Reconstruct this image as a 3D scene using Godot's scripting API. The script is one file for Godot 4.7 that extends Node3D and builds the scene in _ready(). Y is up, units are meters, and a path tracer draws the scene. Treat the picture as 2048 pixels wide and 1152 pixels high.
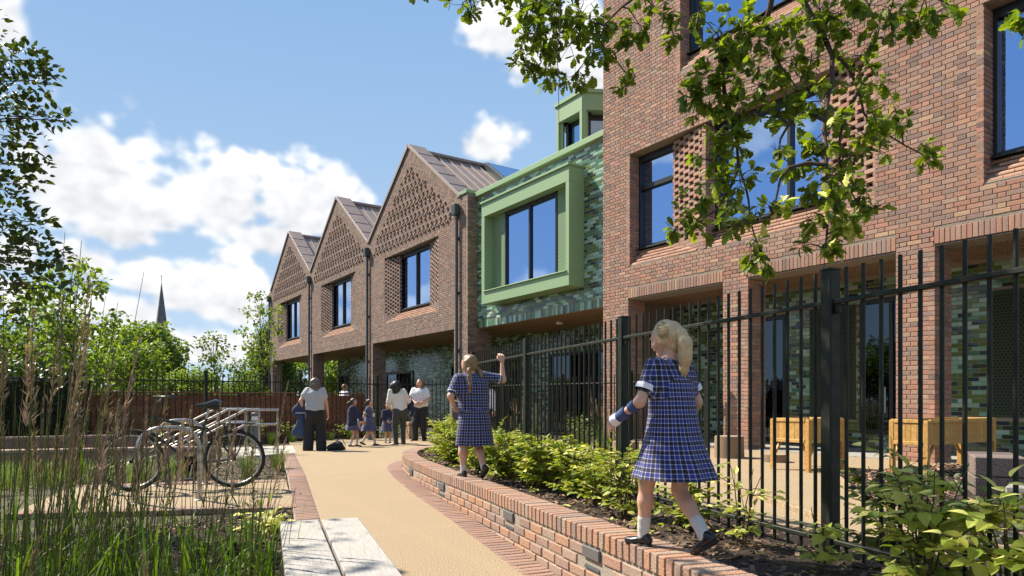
extends Node3D

var rng := RandomNumberGenerator.new()
var used := {}
var M := {}

# ---------------------------------------------------------------- mesh collector
class MB:
	var P := PackedVector3Array()
	var N := PackedVector3Array()
	var U := PackedVector2Array()
	var C := PackedColorArray()
	var I := PackedInt32Array()
	var col := Color.WHITE
	var use_n := false
	var use_c := false
	var use_u := false
	func v(p: Vector3, n := Vector3.UP, u := Vector2.ZERO) -> int:
		P.append(p)
		if use_n: N.append(n)
		if use_u: U.append(u)
		if use_c: C.append(col)
		return P.size() - 1
	func tri(a: Vector3, b: Vector3, c: Vector3) -> void:
		var k := v(a); v(b); v(c)
		I.append(k); I.append(k + 1); I.append(k + 2)
	func quad(a: Vector3, b: Vector3, c: Vector3, d: Vector3) -> void:
		var k := v(a); v(b); v(c); v(d)
		I.append_array(PackedInt32Array([k, k + 1, k + 2, k, k + 2, k + 3]))
	func quad_uv(a: Vector3, b: Vector3, c: Vector3, d: Vector3, r: Rect2) -> void:
		var k := v(a, Vector3.UP, r.position); v(b, Vector3.UP, r.position + Vector2(r.size.x, 0)); v(c, Vector3.UP, r.end); v(d, Vector3.UP, r.position + Vector2(0, r.size.y))
		I.append_array(PackedInt32Array([k, k + 1, k + 2, k, k + 2, k + 3]))
	# box with small chamfer on all edges when ch > 0
	func box(c: Vector3, s: Vector3, b := Basis.IDENTITY, ch := 0.0) -> void:
		var h := s * 0.5
		if ch <= 0.0:
			var q := []
			for i in 8:
				q.append(c + b * Vector3(h.x if i & 1 else -h.x, h.y if i & 2 else -h.y, h.z if i & 4 else -h.z))
			quad(q[0], q[1], q[3], q[2]); quad(q[5], q[4], q[6], q[7])
			quad(q[4], q[0], q[2], q[6]); quad(q[1], q[5], q[7], q[3])
			quad(q[2], q[3], q[7], q[6]); quad(q[4], q[5], q[1], q[0])
			return
		var f := []   # per axis, per corner
		for i in 8:
			var sx := 1.0 if i & 1 else -1.0
			var sy := 1.0 if i & 2 else -1.0
			var sz := 1.0 if i & 4 else -1.0
			f.append([c + b * Vector3(sx * h.x, sy * (h.y - ch), sz * (h.z - ch)), c + b * Vector3(sx * (h.x - ch), sy * h.y, sz * (h.z - ch)), c + b * Vector3(sx * (h.x - ch), sy * (h.y - ch), sz * h.z)])
		quad(f[0][2], f[1][2], f[3][2], f[2][2]); quad(f[5][2], f[4][2], f[6][2], f[7][2])
		quad(f[4][0], f[0][0], f[2][0], f[6][0]); quad(f[1][0], f[5][0], f[7][0], f[3][0])
		quad(f[2][1], f[3][1], f[7][1], f[6][1]); quad(f[4][1], f[5][1], f[1][1], f[0][1])
		for e in [[0, 1, 1, 2], [2, 3, 1, 2], [4, 5, 1, 2], [6, 7, 1, 2], [0, 2, 0, 2], [1, 3, 0, 2], [4, 6, 0, 2], [5, 7, 0, 2], [0, 4, 0, 1], [1, 5, 0, 1], [2, 6, 0, 1], [3, 7, 0, 1]]:
			quad(f[e[0]][e[2]], f[e[1]][e[2]], f[e[1]][e[3]], f[e[0]][e[3]])
		for i in 8: tri(f[i][0], f[i][1], f[i][2])
	# smooth tube along points
	func tube(pts: PackedVector3Array, rad: PackedFloat32Array, seg := 6, caps := true, vs := 1.0) -> void:
		var n := pts.size()
		var prev := Vector3.ZERO
		var base := P.size()
		var side := Vector3.ZERO
		var lenv := 0.0
		for i in n:
			var t: Vector3 = (pts[mini(i + 1, n - 1)] - pts[maxi(i - 1, 0)]).normalized()
			if i == 0:
				side = t.cross(Vector3.UP if absf(t.y) < 0.9 else Vector3.RIGHT).normalized()
			else:
				side = (side - t * side.dot(t)).normalized()
				lenv += pts[i].distance_to(pts[i - 1])
			var up := t.cross(side)
			for k in seg + 1:
				var a := TAU * k / seg
				var d := side * cos(a) + up * sin(a)
				v(pts[i] + d * rad[mini(i, rad.size() - 1)], d, Vector2(float(k) / seg, lenv * vs))
		for i in n - 1:
			for k in seg:
				var a := base + i * (seg + 1) + k
				I.append_array(PackedInt32Array([a, a + seg + 1, a + 1, a + 1, a + seg + 1, a + seg + 2]))
		if caps:
			for e in [0, n - 1]:
				var t2: Vector3 = (pts[1] - pts[0]).normalized() * -1.0 if e == 0 else (pts[n - 1] - pts[n - 2]).normalized()
				var c0 := v(pts[e], t2)
				var ring := []
				for k in seg + 1:
					var q: Vector3 = P[base + e * (seg + 1) + k]
					ring.append(v(q, t2))
				for k in seg: I.append_array(PackedInt32Array([c0, ring[k], ring[k + 1]]))
	# lathe round y: profile of (radius, height)
	func lathe(c: Vector3, prof: Array, seg := 16, b := Basis.IDENTITY) -> void:
		var base := P.size()
		for i in prof.size():
			var p: Vector2 = prof[i]
			var d: Vector2 = prof[mini(i + 1, prof.size() - 1)] - prof[maxi(i - 1, 0)]
			for k in seg + 1:
				var a := TAU * k / seg
				v(c + b * Vector3(cos(a) * p.x, p.y, sin(a) * p.x), (b * Vector3(cos(a) * d.y, -d.x, sin(a) * d.y)).normalized(), Vector2(float(k) / seg, p.y))
		for i in prof.size() - 1:
			for k in seg:
				var a := base + i * (seg + 1) + k
				I.append_array(PackedInt32Array([a, a + 1, a + seg + 1, a + 1, a + seg + 2, a + seg + 1]))
	func poly(pts: PackedVector2Array, y: float) -> void:      # flat polygon in x,z
		var t := Geometry2D.triangulate_polygon(pts)
		var k := P.size()
		for p in pts: v(Vector3(p.x, y, p.y), Vector3.UP, p)
		for i in t: I.append(k + i)
	func prism(pts: PackedVector2Array, y0: float, y1: float) -> void:
		poly(pts, y1)
		for i in pts.size():
			var a := pts[i]
			var b := pts[(i + 1) % pts.size()]
			quad(Vector3(a.x, y0, a.y), Vector3(b.x, y0, b.y), Vector3(b.x, y1, b.y), Vector3(a.x, y1, a.y))
	func mesh(mat: Material = null) -> ArrayMesh:
		var a := []
		a.resize(Mesh.ARRAY_MAX)
		a[Mesh.ARRAY_VERTEX] = P
		if use_n: a[Mesh.ARRAY_NORMAL] = N
		if use_u: a[Mesh.ARRAY_TEX_UV] = U
		if use_c: a[Mesh.ARRAY_COLOR] = C
		a[Mesh.ARRAY_INDEX] = I
		var m := ArrayMesh.new()
		m.add_surface_from_arrays(Mesh.PRIMITIVE_TRIANGLES, a)
		if mat: m.surface_set_material(0, mat)
		return m

func mb(n := false, c := false, u := false) -> MB:
	var m := MB.new()
	m.use_n = n; m.use_c = c; m.use_u = u
	return m

# ---------------------------------------------------------------- nodes
func numbered(s: String) -> String:
	if not used.has(s):
		used[s] = 0
		return s
	used[s] += 1
	return "%s_%03d" % [s, used[s]]

func thing(called: String, label: String, category: String, at := Vector3.ZERO, turn := 0.0, group := "") -> Node3D:
	var o := Node3D.new()
	o.name = numbered(called)
	add_child(o)
	o.position = at
	o.rotation.y = turn
	tag(o, label, category, group)
	return o

func tag(o: Node3D, label: String, category: String, group := "") -> void:
	o.set_meta("label", label)
	o.set_meta("category", category)
	if group: o.set_meta("group", group)

func part(parent: Node3D, called: String, mesh: Mesh, mat: Material, xf := Transform3D.IDENTITY, label := "") -> MeshInstance3D:
	var o := MeshInstance3D.new()
	o.name = called
	o.mesh = mesh
	if mat: o.material_override = mat
	o.transform = xf
	parent.add_child(o, true)
	if label: o.set_meta("label", label)
	return o

func stuff(parent: Node3D, called: String, mesh: Mesh, mat: Material, xfs: Array, cols := PackedColorArray()) -> MultiMeshInstance3D:
	var o := MultiMeshInstance3D.new()
	o.name = called
	var mm := MultiMesh.new()
	mm.transform_format = MultiMesh.TRANSFORM_3D
	mm.use_colors = cols.size() > 0
	mm.mesh = mesh
	mm.instance_count = xfs.size()
	for i in xfs.size():
		mm.set_instance_transform(i, xfs[i])
		if cols.size() > 0: mm.set_instance_color(i, cols[i])
	o.multimesh = mm
	if mat: o.material_override = mat
	parent.add_child(o, true)
	o.set_meta("kind", "stuff")
	return o

func struct(called: String, mesh: Mesh, mat: Material, label := "") -> MeshInstance3D:
	var o := MeshInstance3D.new()
	o.name = numbered(called)
	o.mesh = mesh
	if mat: o.material_override = mat
	add_child(o)
	o.set_meta("kind", "structure")
	if label: o.set_meta("label", label)
	return o

# ---------------------------------------------------------------- materials
func lin(r: float, g: float, b: float) -> Color:
	return Color(r, g, b).linear_to_srgb()

func noise(freq: float, oct := 4, sd := 1, type := FastNoiseLite.TYPE_SIMPLEX_SMOOTH) -> FastNoiseLite:
	var n := FastNoiseLite.new()
	n.noise_type = type
	n.frequency = freq
	n.fractal_octaves = oct
	n.seed = sd
	return n

func ntex(size: int, freq: float, oct: int, sd: int, ramp := [], type := FastNoiseLite.TYPE_SIMPLEX_SMOOTH) -> NoiseTexture2D:
	var t := NoiseTexture2D.new()
	t.width = size; t.height = size
	t.seamless = true
	t.seamless_blend_skirt = 0.2
	t.noise = noise(freq, oct, sd, type)
	if ramp.size():
		var g := Gradient.new()
		var off := PackedFloat32Array()
		var cs := PackedColorArray()
		for r in ramp:
			off.append(r[0]); cs.append(r[1])
		g.offsets = off
		g.colors = cs
		t.color_ramp = g
	return t

func mat(c: Color, rough := 0.8, metal := 0.0) -> StandardMaterial3D:
	var m := StandardMaterial3D.new()
	m.albedo_color = c
	m.roughness = rough
	m.metallic = metal
	return m

func grained(c: Color, rough: float, tex: Texture2D, scale: float, bump := 0.0, btex: Texture2D = null, world := true) -> StandardMaterial3D:
	var m := mat(c, rough)
	m.albedo_texture = tex
	m.uv1_triplanar = true
	m.uv1_world_triplanar = world
	m.uv1_scale = Vector3.ONE * scale
	if bump > 0.0:
		m.heightmap_enabled = true
		m.heightmap_texture = btex if btex else tex
		m.heightmap_scale = bump
	return m

func grey(a: float, b: float) -> Array:
	return [[0.0, Color(a, a, a)], [1.0, Color(b, b, b)]]

func make_materials() -> void:
	var g1 := ntex(512, 0.012, 5, 11, [[0.15, Color(0.70, 0.68, 0.67)], [0.5, Color(0.90, 0.89, 0.88)], [0.85, Color(1, 1, 1)]])
	var g2 := ntex(512, 0.05, 4, 12, [[0.2, Color(0.62, 0.60, 0.58)], [0.55, Color(0.92, 0.91, 0.9)], [0.9, Color(1, 1, 1)]])
	M.g1 = g1; M.g2 = g2
	M.brick = grained(Color.WHITE, 0.92, g2, 3.0, 0.25)
	M.brick.vertex_color_use_as_albedo = true
	M.mortar = grained(lin(0.33, 0.28, 0.235), 0.95, g2, 2.0)
	M.mortar_pale = grained(lin(0.40, 0.36, 0.30), 0.95, g2, 4.0, 0.1)
	M.tile = mat(Color.WHITE, 0.14)
	M.tile.vertex_color_use_as_albedo = true
	M.tile.clearcoat_enabled = true
	M.tile.clearcoat = 0.25
	M.tile.clearcoat_roughness = 0.05
	M.tile_grout = mat(lin(0.30, 0.24, 0.20), 0.9)
	M.frame = mat(lin(0.022, 0.025, 0.03), 0.35, 0.2)
	M.glass = mat(lin(0.29, 0.44, 0.72), 0.015, 1.0)
	M.glass_dark = mat(lin(0.07, 0.085, 0.10), 0.02, 1.0)
	M.green_metal = mat(lin(0.235, 0.345, 0.185), 0.45)
	M.green_perf = mat(lin(0.10, 0.20, 0.09), 0.5)
	M.green_dark = mat(lin(0.028, 0.05, 0.02), 0.6)
	M.hole = mat(lin(0.012, 0.014, 0.012), 0.9)
	M.zinc = grained(lin(0.27, 0.205, 0.18), 0.6, ntex(512, 0.01, 4, 33, [[0.2, Color(0.86, 0.86, 0.86)], [0.8, Color(1, 1, 1)]]), 0.4)
	M.zinc_edge = mat(lin(0.30, 0.24, 0.215), 0.5)
	M.pipe = mat(lin(0.045, 0.06, 0.07), 0.4, 0.3)
	M.soffit_wood = grained(lin(0.36, 0.22, 0.125), 0.65, ntex(512, 0.02, 3, 31, [[0.2, Color(0.72, 0.7, 0.66)], [0.8, Color(1, 1, 1)]]), 0.7)
	M.slat = grained(lin(0.38, 0.235, 0.14), 0.7, g1, 1.3)
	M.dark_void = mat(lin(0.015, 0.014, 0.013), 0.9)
	M.fence = grained(lin(0.020, 0.026, 0.019), 0.5, g1, 1.7)
	M.fence.metallic_specular = 0.35
	M.steel = grained(lin(0.55, 0.53, 0.49), 0.32, g1, 2.0)
	M.steel.metallic = 0.75
	M.steel_grey = mat(lin(0.42, 0.43, 0.42), 0.35, 0.7)
	M.stem = grained(lin(0.11, 0.075, 0.045), 0.9, g2, 6.0, 0.15)
	M.bark = grained(lin(0.085, 0.065, 0.05), 0.95, g2, 5.0, 0.5)
	M.white = mat(lin(0.72, 0.71, 0.68), 0.6)

const CLOUDS := [[2.7, 15.1, 4.2, 4.0, 1.0], [0.0, 15.6, 2.6, 2.6, 1.0], [5.9, 13.5, 3.6, 2.4, 1.0], [2.4, 17.4, 2.2, 2.2, 1.0], [11.4, 15.2, 4.0, 3.2, 1.0], [16.2, 14.9, 4.2, 3.4, 1.0], [15.0, 12.5, 3.6, 2.0, 1.0], [4.2, 11.9, 3.2, 1.6, 1.0],
	[9.9, 8.0, 5.2, 2.8, 1.0], [5.9, 8.8, 2.4, 1.7, 1.0], [1.5, 9.8, 2.2, 1.6, 1.0], [12.1, 7.0, 2.6, 1.8, 1.0], [3.9, 6.3, 3.4, 1.5, 1.0], [-2.8, 23.8, 1.8, 2.2, 1.0], [11.7, 10.9, 1.3, 0.7, 0.8], [31.3, 20.7, 2.6, 1.9, 0.9], [32.8, 28.5, 2.8, 2.2, 1.0], [37.8, 27.4, 3.8, 2.8, 1.0], [40.3, 25.3, 2.0, 1.4, 1.0],
	[-1.4, 6.5, 2.2, 1.4, 1.0], [-2.3, 10.1, 1.5, 1.6, 1.0], [18.1, 16.5, 1.8, 1.7, 1.0], [8.0, 4.0, 9.0, 1.6, 0.8],
	[-24.5, 6.6, 2.2, 1.6, 0.9], [-27.5, 9.0, 1.3, 1.1, 0.9], [-20.5, 9.5, 2.6, 2.8, 1.0], [-18.5, 6.5, 3.0, 1.6, 0.9], [-36.0, 9.6, 1.6, 1.2, 0.9], [-46.0, 10.6, 1.8, 1.0, 0.9], [-45.5, 19.4, 2.6, 1.2, 0.9], [-54.0, 21.0, 5.0, 3.0, 1.0], [-57.5, 24.0, 4.0, 3.0, 1.0], [-70.0, 13.4, 2.6, 1.4, 0.9], [-62.0, 9.0, 5.0, 2.0, 0.9],
	[-90, 14, 9, 5, 1.0], [-112, 22, 10, 6, 1.0], [-135, 12, 12, 5, 1.0], [-160, 26, 12, 6, 1.0], [175, 13, 10, 5, 1.0], [150, 20, 11, 6, 1.0], [125, 12, 12, 5, 1.0], [102, 24, 10, 6, 1.0], [84, 12, 9, 4, 1.0], [66, 22, 8, 5, 1.0], [-80, 40, 10, 6, 1.0], [-150, 48, 12, 7, 1.0], [120, 45, 12, 7, 1.0], [60, 50, 12, 6, 0.9], [-100, 4, 14, 2, 0.9], [-150, 4, 14, 2, 0.9], [150, 4, 14, 2, 0.9], [100, 4, 14, 2, 0.9], [55, 6, 9, 2.5, 0.9]]

# ---------------------------------------------------------------- sky: air and clouds only
func cloud_blobs() -> Array:
	# azimuth (deg, 0 = -z, + towards +x), elevation, half width, half height, strength
	return CLOUDS

func make_sky() -> Sky:
	var W := 2048
	var Hh := 1024
	var n1 := noise(2.6, 5, 5)
	var n2 := noise(9.0, 4, 8)
	var blobs := CLOUDS
	var data := PackedFloat32Array()
	data.resize(W * Hh * 3)
	var top := Vector3(0.165, 0.335, 0.62)
	var hor := Vector3(0.50, 0.65, 0.80)
	for j in Hh:
		var el := PI * (0.5 - (j + 0.5) / Hh)
		var row := j * W * 3
		if el < -0.02:
			for i in W:
				data[row + i * 3] = 0.30; data[row + i * 3 + 1] = 0.33; data[row + i * 3 + 2] = 0.30
			continue
		var e := maxf(el, 0.0)
		var t := pow(1.0 - sin(e), 2.2)
		var base := top.lerp(hor, t)
		var ce := cos(el)
		var se := sin(el)
		var eld := rad_to_deg(el)
		# blobs that can reach this row
		var near := []
		for b in blobs:
			if absf(eld - b[1]) < b[3] * 1.9: near.append(b)
		for i in W:
			var az := TAU * (i + 0.5) / W
			var azd := rad_to_deg(az)
			if azd > 180.0: azd -= 360.0
			var best := -1.0
			var hgt := 0.0
			var wsum := 0.0
			for b in near:
				var dx: float = azd - b[0]
				if dx > 180.0: dx -= 360.0
				elif dx < -180.0: dx += 360.0
				dx /= b[2]
				if absf(dx) > 1.9: continue
				var dy: float = (eld - b[1]) / b[3]
				if dy < 0.0: dy *= 1.35
				var q: float = (1.0 - sqrt(dx * dx + dy * dy)) * b[4]
				if q > -0.9:
					var w := exp(q * 3.0)
					hgt += w * dy
					wsum += w
					if q > best: best = q
			var c := base
			if best > -0.9:
				var d := Vector3(ce * sin(az), se, -ce * cos(az))
				var p := d * 3.4
				p.y *= 1.5
				var a := n1.get_noise_3dv(p)
				var f := n2.get_noise_3dv(p)
				var dens := best + 0.26 + a * 0.95 + f * 0.30
				var k := smoothstep(0.0, 0.5, dens)
				if k > 0.001:
					var hh := hgt / maxf(wsum, 0.001)
					var lit := clampf(0.84 + hh * 0.13 + a * 0.20 + f * 0.20 - smoothstep(0.4, 1.4, dens) * 0.10, 0.60, 0.96)
					var cc := Vector3(1.0, 1.0, 1.0) * lit + Vector3(-0.015, -0.005, 0.02) * (0.96 - lit) * 3.0
					c = base.lerp(cc, k * 0.97)
			data[row + i * 3] = c.x
			data[row + i * 3 + 1] = c.y
			data[row + i * 3 + 2] = c.z
	var im := Image.create_from_data(W, Hh, false, Image.FORMAT_RGBF, data.to_byte_array())
	var s := PanoramaSkyMaterial.new()
	s.panorama = ImageTexture.create_from_image(im)
	var sky := Sky.new()
	sky.sky_material = s
	return sky

# ---------------------------------------------------------------- ground
func gy(z: float) -> float:
	var q := -z
	if q < 9.0: return maxf(-0.17, -0.07 + (q - 3.5) * 0.04)
	if q < 15.0: return 0.15 - (q - 9.0) / 6.0 * 0.07
	return 0.08

func xl(z: float) -> float:
	return 2.04 + (-z - 6.24) * 0.256

const XR := [[4.0, 0.9], [0.0, 1.72], [-2.0, 2.24], [-3.82, 2.71], [-5.25, 3.02], [-6.65, 3.36], [-8.23, 3.72], [-9.23, 4.02], [-9.85, 4.30], [-10.5, 4.72], [-11.0, 5.3], [-11.2, 6.2], [-11.25, 10.7], [-18.0, 10.7]]
func xr(z: float) -> float:
	for i in XR.size() - 1:
		if z <= XR[i][0] and z >= XR[i + 1][0]:
			return lerpf(XR[i][1], XR[i + 1][1], (XR[i][0] - z) / (XR[i][0] - XR[i + 1][0]))
	return 10.7

# the planter wall: its front line in plan
const WALLP := [Vector2(1.75, 0.6), Vector2(2.05, -0.5), Vector2(2.46, -2.05), Vector2(2.68, -2.87), Vector2(2.91, -3.87), Vector2(3.14, -4.85), Vector2(3.36, -5.80), Vector2(3.59, -6.90), Vector2(3.80, -7.76), Vector2(3.97, -8.42), Vector2(4.18, -9.06), Vector2(4.42, -9.60), Vector2(4.76, -10.15), Vector2(5.18, -10.6), Vector2(5.8, -10.88), Vector2(6.6, -10.92)]
var wall_curve: Curve2D

func wall_at(s: float) -> Transform2D:     # x axis along the wall, y axis into the bed
	var p := wall_curve.sample_baked(s)
	var q := wall_curve.sample_baked(minf(s + 0.05, wall_curve.get_baked_length()))
	var o := wall_curve.sample_baked(maxf(s - 0.05, 0.0))
	var d := (q - o).normalized()
	return Transform2D(d, Vector2(-d.y, d.x), p)

func make_curve(pts: Array) -> Curve2D:
	var c := Curve2D.new()
	c.bake_interval = 0.03
	for i in pts.size():
		var t: Vector2 = (pts[mini(i + 1, pts.size() - 1)] - pts[maxi(i - 1, 0)]) / 6.0
		c.add_point(pts[i], -t, t)
	return c

func ground() -> void:
	wall_curve = make_curve(WALLP)
	var g3 := ntex(512, 0.02, 5, 41, [[0.2, Color(0.5, 0.46, 0.36)], [0.5, Color(0.8, 0.8, 0.6)], [0.8, Color(1, 1, 0.85)]])
	var m := mb()
	var zs := [60.0, 5.0, -1.0, -2.0, -3.5, -6.0, -9.0, -12.0, -15.0, -40.0, -500.0]
	for i in zs.size() - 1:
		m.quad(Vector3(-300, gy(zs[i]) - 0.045, zs[i]), Vector3(300, gy(zs[i]) - 0.045, zs[i]), Vector3(300, gy(zs[i + 1]) - 0.045, zs[i + 1]), Vector3(-300, gy(zs[i + 1]) - 0.045, zs[i + 1]))
	struct("ground", m.mesh(), grained(lin(0.085, 0.075, 0.04), 0.95, g3, 0.35))
	# resin-bound gravel
	var speck := ntex(1024, 0.13, 3, 51, [[0.15, Color(0.30, 0.25, 0.19)], [0.36, Color(0.72, 0.66, 0.57)], [0.62, Color(0.95, 0.92, 0.85)], [0.85, Color(1, 0.99, 0.95)]])
	var sb := ntex(1024, 0.13, 3, 51)
	M.resin = grained(lin(0.47, 0.395, 0.30), 0.9, speck, 0.62, 0.35, sb)
	var pm := mb()
	var z := 3.0
	while z > -17.8:
		var z2 := z - 0.25
		var a := xl(z)
		var b := xl(z2)
		var c := minf(xr(z), 10.7)
		var d := minf(xr(z2), 10.7)
		pm.quad(Vector3(a, gy(z), z), Vector3(c, gy(z), z), Vector3(d, gy(z2), z2), Vector3(b, gy(z2), z2))
		z = z2
	var path := struct("path", pm.mesh(), M.resin, "golden resin-bound gravel path curving towards the school")
	var pad := mb()
	var A := Vector2(-0.35, -7.75)
	var B := Vector2(2.0, -6.93)
	var C := Vector2(2.43, -8.80)
	var D := Vector2(0.25, -9.5)
	for i in 8:
		var l0 := A.lerp(D, i / 8.0)
		var l1 := A.lerp(D, (i + 1) / 8.0)
		var r0 := B.lerp(C, i / 8.0)
		var r1 := B.lerp(C, (i + 1) / 8.0)
		pad.quad(Vector3(l0.x, gy(l0.y) + 0.0, l0.y), Vector3(r0.x, gy(r0.y), r0.y), Vector3(r1.x, gy(r1.y), r1.y), Vector3(l1.x, gy(l1.y), l1.y))
	struct("cycle_parking_pad", pad.mesh(), M.resin)
	# brick edging of the path
	var pv := BrickSet.new()
	var edge := [Color(0.38, 0.235, 0.18), Color(0.345, 0.22, 0.175), Color(0.41, 0.26, 0.20), Color(0.33, 0.225, 0.19)]
	var zz := 1.0
	while zz > -16.5:
		var x := xl(zz)
		var d := Vector2(0.256, -1.0).normalized()
		var along := Vector3(d.x, 0, d.y)
		var n := Vector3(d.y, 0, -d.x)          # away from the path
		if n.x > 0: n = -n
		lay(pv, Vector3(x, gy(zz) + 0.004 + rng.randf_range(-0.001, 0.001), zz) + n * 0.109, Basis(n, n.cross(Vector3.UP) * -1.0, Vector3.UP) if false else Basis(n, Vector3.UP.cross(n), Vector3.UP), 0.215, pick([3, 3, 2, 2]), Vector2(x, zz).length(), 0.0705)
		zz -= 0.0725
	var s := 0.6
	while s < wall_curve.get_baked_length() - 1.2:
		var w := wall_at(s)
		var n := -Vector3(w.y.x, 0, w.y.y)
		var p := w.origin + (-w.y) * 0.118
		lay(pv, Vector3(p.x, gy(p.y) + 0.005 + rng.randf_range(-0.001, 0.001), p.y), Basis(n, Vector3.UP.cross(n), Vector3.UP), 0.222, pick([3, 3, 2, 2]), p.length(), 0.0715)
		s += 0.0755
	for e in [[A, B, -0.5], [B, C, 0.0], [D, C, 0.5]]:
		var L: float = e[0].distance_to(e[1])
		if e[2] == 0.0: continue
		var k := 0.0
		var d: Vector2 = (e[1] - e[0]).normalized()
		var n2 := Vector2(-d.y, d.x)
		var n := Vector3(n2.x, 0, n2.y)
		while k < L:
			var p: Vector2 = e[0] + d * k + n2 * (0.1 if e[2] < 0 else 0.1) * (-1.0 if e[2] < 0 else 1.0) * 1.0
			lay(pv, Vector3(p.x, gy(p.y) + 0.005, p.y), Basis(n, Vector3.UP.cross(n), Vector3.UP), 0.215, pick([3, 3, 2, 2]), p.length())
			k += 0.075
	emit_bricks(path, pv, edge, M.brick, 300, func(p): return p.z < -1.5, 0.05, "paver", "pavers_further_off")
	var bed := mb()
	zz = 1.0
	while zz > -16.5:
		bed.quad(Vector3(xl(zz) - 0.235, gy(zz) - 0.004, zz), Vector3(xl(zz), gy(zz) - 0.004, zz), Vector3(xl(zz - 0.5), gy(zz - 0.5) - 0.004, zz - 0.5), Vector3(xl(zz - 0.5) - 0.235, gy(zz - 0.5) - 0.004, zz - 0.5))
		zz -= 0.5
	s = 0.0
	while s < wall_curve.get_baked_length() - 0.6:
		var w := wall_at(s)
		var w2 := wall_at(s + 0.2)
		var q := [w.origin + w.y * 0.03, w.origin - w.y * 0.24, w2.origin - w2.y * 0.24, w2.origin + w2.y * 0.03]
		bed.quad(Vector3(q[0].x, gy(q[0].y) - 0.004, q[0].y), Vector3(q[1].x, gy(q[1].y) - 0.004, q[1].y), Vector3(q[2].x, gy(q[2].y) - 0.004, q[2].y), Vector3(q[3].x, gy(q[3].y) - 0.004, q[3].y))
		s += 0.2
	part(path, "joint_sand", bed.mesh(), M.mortar_pale)
	var land := mb()
	land.prism(PackedVector2Array([Vector2(2.95, -13.3), Vector2(4.0, -13.7), Vector2(4.55, -15.9), Vector2(3.0, -15.9)]), 0.0, 0.103)
	struct("pavement", land.mesh(), grained(lin(0.55, 0.53, 0.48), 0.85, M.g2, 1.0), "pale stone landing between the path and the handrails")
	# planted beds: bark mulch
	M.soil = grained(lin(0.060, 0.038, 0.024), 0.97, ntex(512, 0.05, 4, 61, [[0.2, Color(0.35, 0.32, 0.3)], [0.6, Color(0.8, 0.75, 0.7)], [0.9, Color(1, 1, 1)]]), 1.6, 1.2)
	var chip := mb()
	chip.box(Vector3.ZERO, Vector3(1, 0.16, 0.36))
	var chip_mesh := chip.mesh()
	var cm := mat(Color.WHITE, 0.9)
	cm.vertex_color_use_as_albedo = true
	M.chip = cm
	var soil := mb(false)
	var rows := 60
	var L := wall_curve.get_baked_length() - 0.1
	var nz := noise(0.9, 3, 77)
	var prof := [[0.2, 0.285], [0.5, 0.30], [0.9, 0.30], [1.3, 0.27], [1.75, 0.215], [1.8, 0.12]]
	var hgt := func(p: Vector2, h: float) -> float: return h + nz.get_noise_2dv(p * 2.0) * 0.03
	for i in rows:
		for j in prof.size() - 1:
			var q := []
			for e in [[i, j], [i, j + 1], [i + 1, j + 1], [i + 1, j]]:
				var w := wall_at(L * e[0] / rows)
				var p: Vector2 = w.origin + w.y * prof[e[1]][0]
				q.append(Vector3(p.x, hgt.call(p, prof[e[1]][1]), p.y))
			soil.quad(q[0], q[1], q[2], q[3])
	var so := struct("planting_bed", soil.mesh(), M.soil, "bark-mulched planting bed behind the low brick wall")
	var cx := []
	var cc := PackedColorArray()
	for i in 6500:
		var w := wall_at(rng.randf_range(0.6, L))
		var f := rng.randf_range(0.23, 1.7)
		var p := w.origin + w.y * f
		var h := 0.3 if f < 0.9 else lerpf(0.3, 0.215, (f - 0.9) / 0.85)
		add_chip(cx, cc, Vector3(p.x, hgt.call(p, h) + 0.006, p.y))
	stuff(so, "bark_chips", chip_mesh, M.chip, cx, cc)
	# left garden bed
	var gb := mb()
	gb.use_u = false
	for zi in 40:
		for xi in 24:
			var q := []
			for e in [[0, 0], [1, 0], [1, 1], [0, 1]]:
				var z3: float = 1.0 - (zi + e[1]) * 0.2
				var x3: float = lerpf(-4.0, xl(z3) - 0.235, (xi + e[0]) / 24.0)
				q.append(Vector3(x3, gy(z3) - 0.03 + nz.get_noise_2d(x3 * 2, z3 * 2) * 0.035 - (0.025 if xi + e[0] == 24 else 0.0), z3))
			gb.quad(q[0], q[1], q[2], q[3])
	var gl := struct("garden_bed", gb.mesh(), M.soil, "bark-mulched garden bed under the tall grasses")
	cx = []
	cc = PackedColorArray()
	for i in 6500:
		var z3 := rng.randf_range(-6.9, -2.6)
		var x3 := xl(z3) - 0.25 - pow(rng.randf(), 1.3) * 3.0
		if z3 < -6.93 - (2.0 - x3) * 0.35: continue
		add_chip(cx, cc, Vector3(x3, gy(z3) - 0.022 + nz.get_noise_2d(x3 * 2, z3 * 2) * 0.035, z3))
	for i in 2500:
		var z3 := rng.randf_range(-13.5, -9.0)
		var x3 := xl(z3) - 0.25 - pow(rng.randf(), 1.3) * 3.5
		if z3 > -8.8 - (2.43 - x3) * 0.32: continue
		add_chip(cx, cc, Vector3(x3, gy(z3) - 0.035, z3))
	for i in 2500:
		var x3 := rng.randf_range(3.5, 10.5)
		add_chip(cx, cc, Vector3(x3, 0.045, rng.randf_range(-19.3, -17.75)))
	stuff(gl, "bark_chips", chip_mesh, M.chip, cx, cc)
	# playground behind the railings
	var pg := mb()
	var pz := 6.0
	while pz > -11.2:
		var fa := 3.2 + (-pz) * 0.245 + 0.45
		var fb := 3.2 + (-pz + 0.4) * 0.245 + 0.45
		pg.quad(Vector3(fa, 0.19, pz), Vector3(13.25, 0.19, pz), Vector3(13.25, 0.19, pz - 0.4), Vector3(fb, 0.19, pz - 0.4))
		pz -= 0.4
	struct("playground", pg.mesh(), M.resin, "golden gravel playground surface behind the railings")
	var slab := mb()
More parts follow.
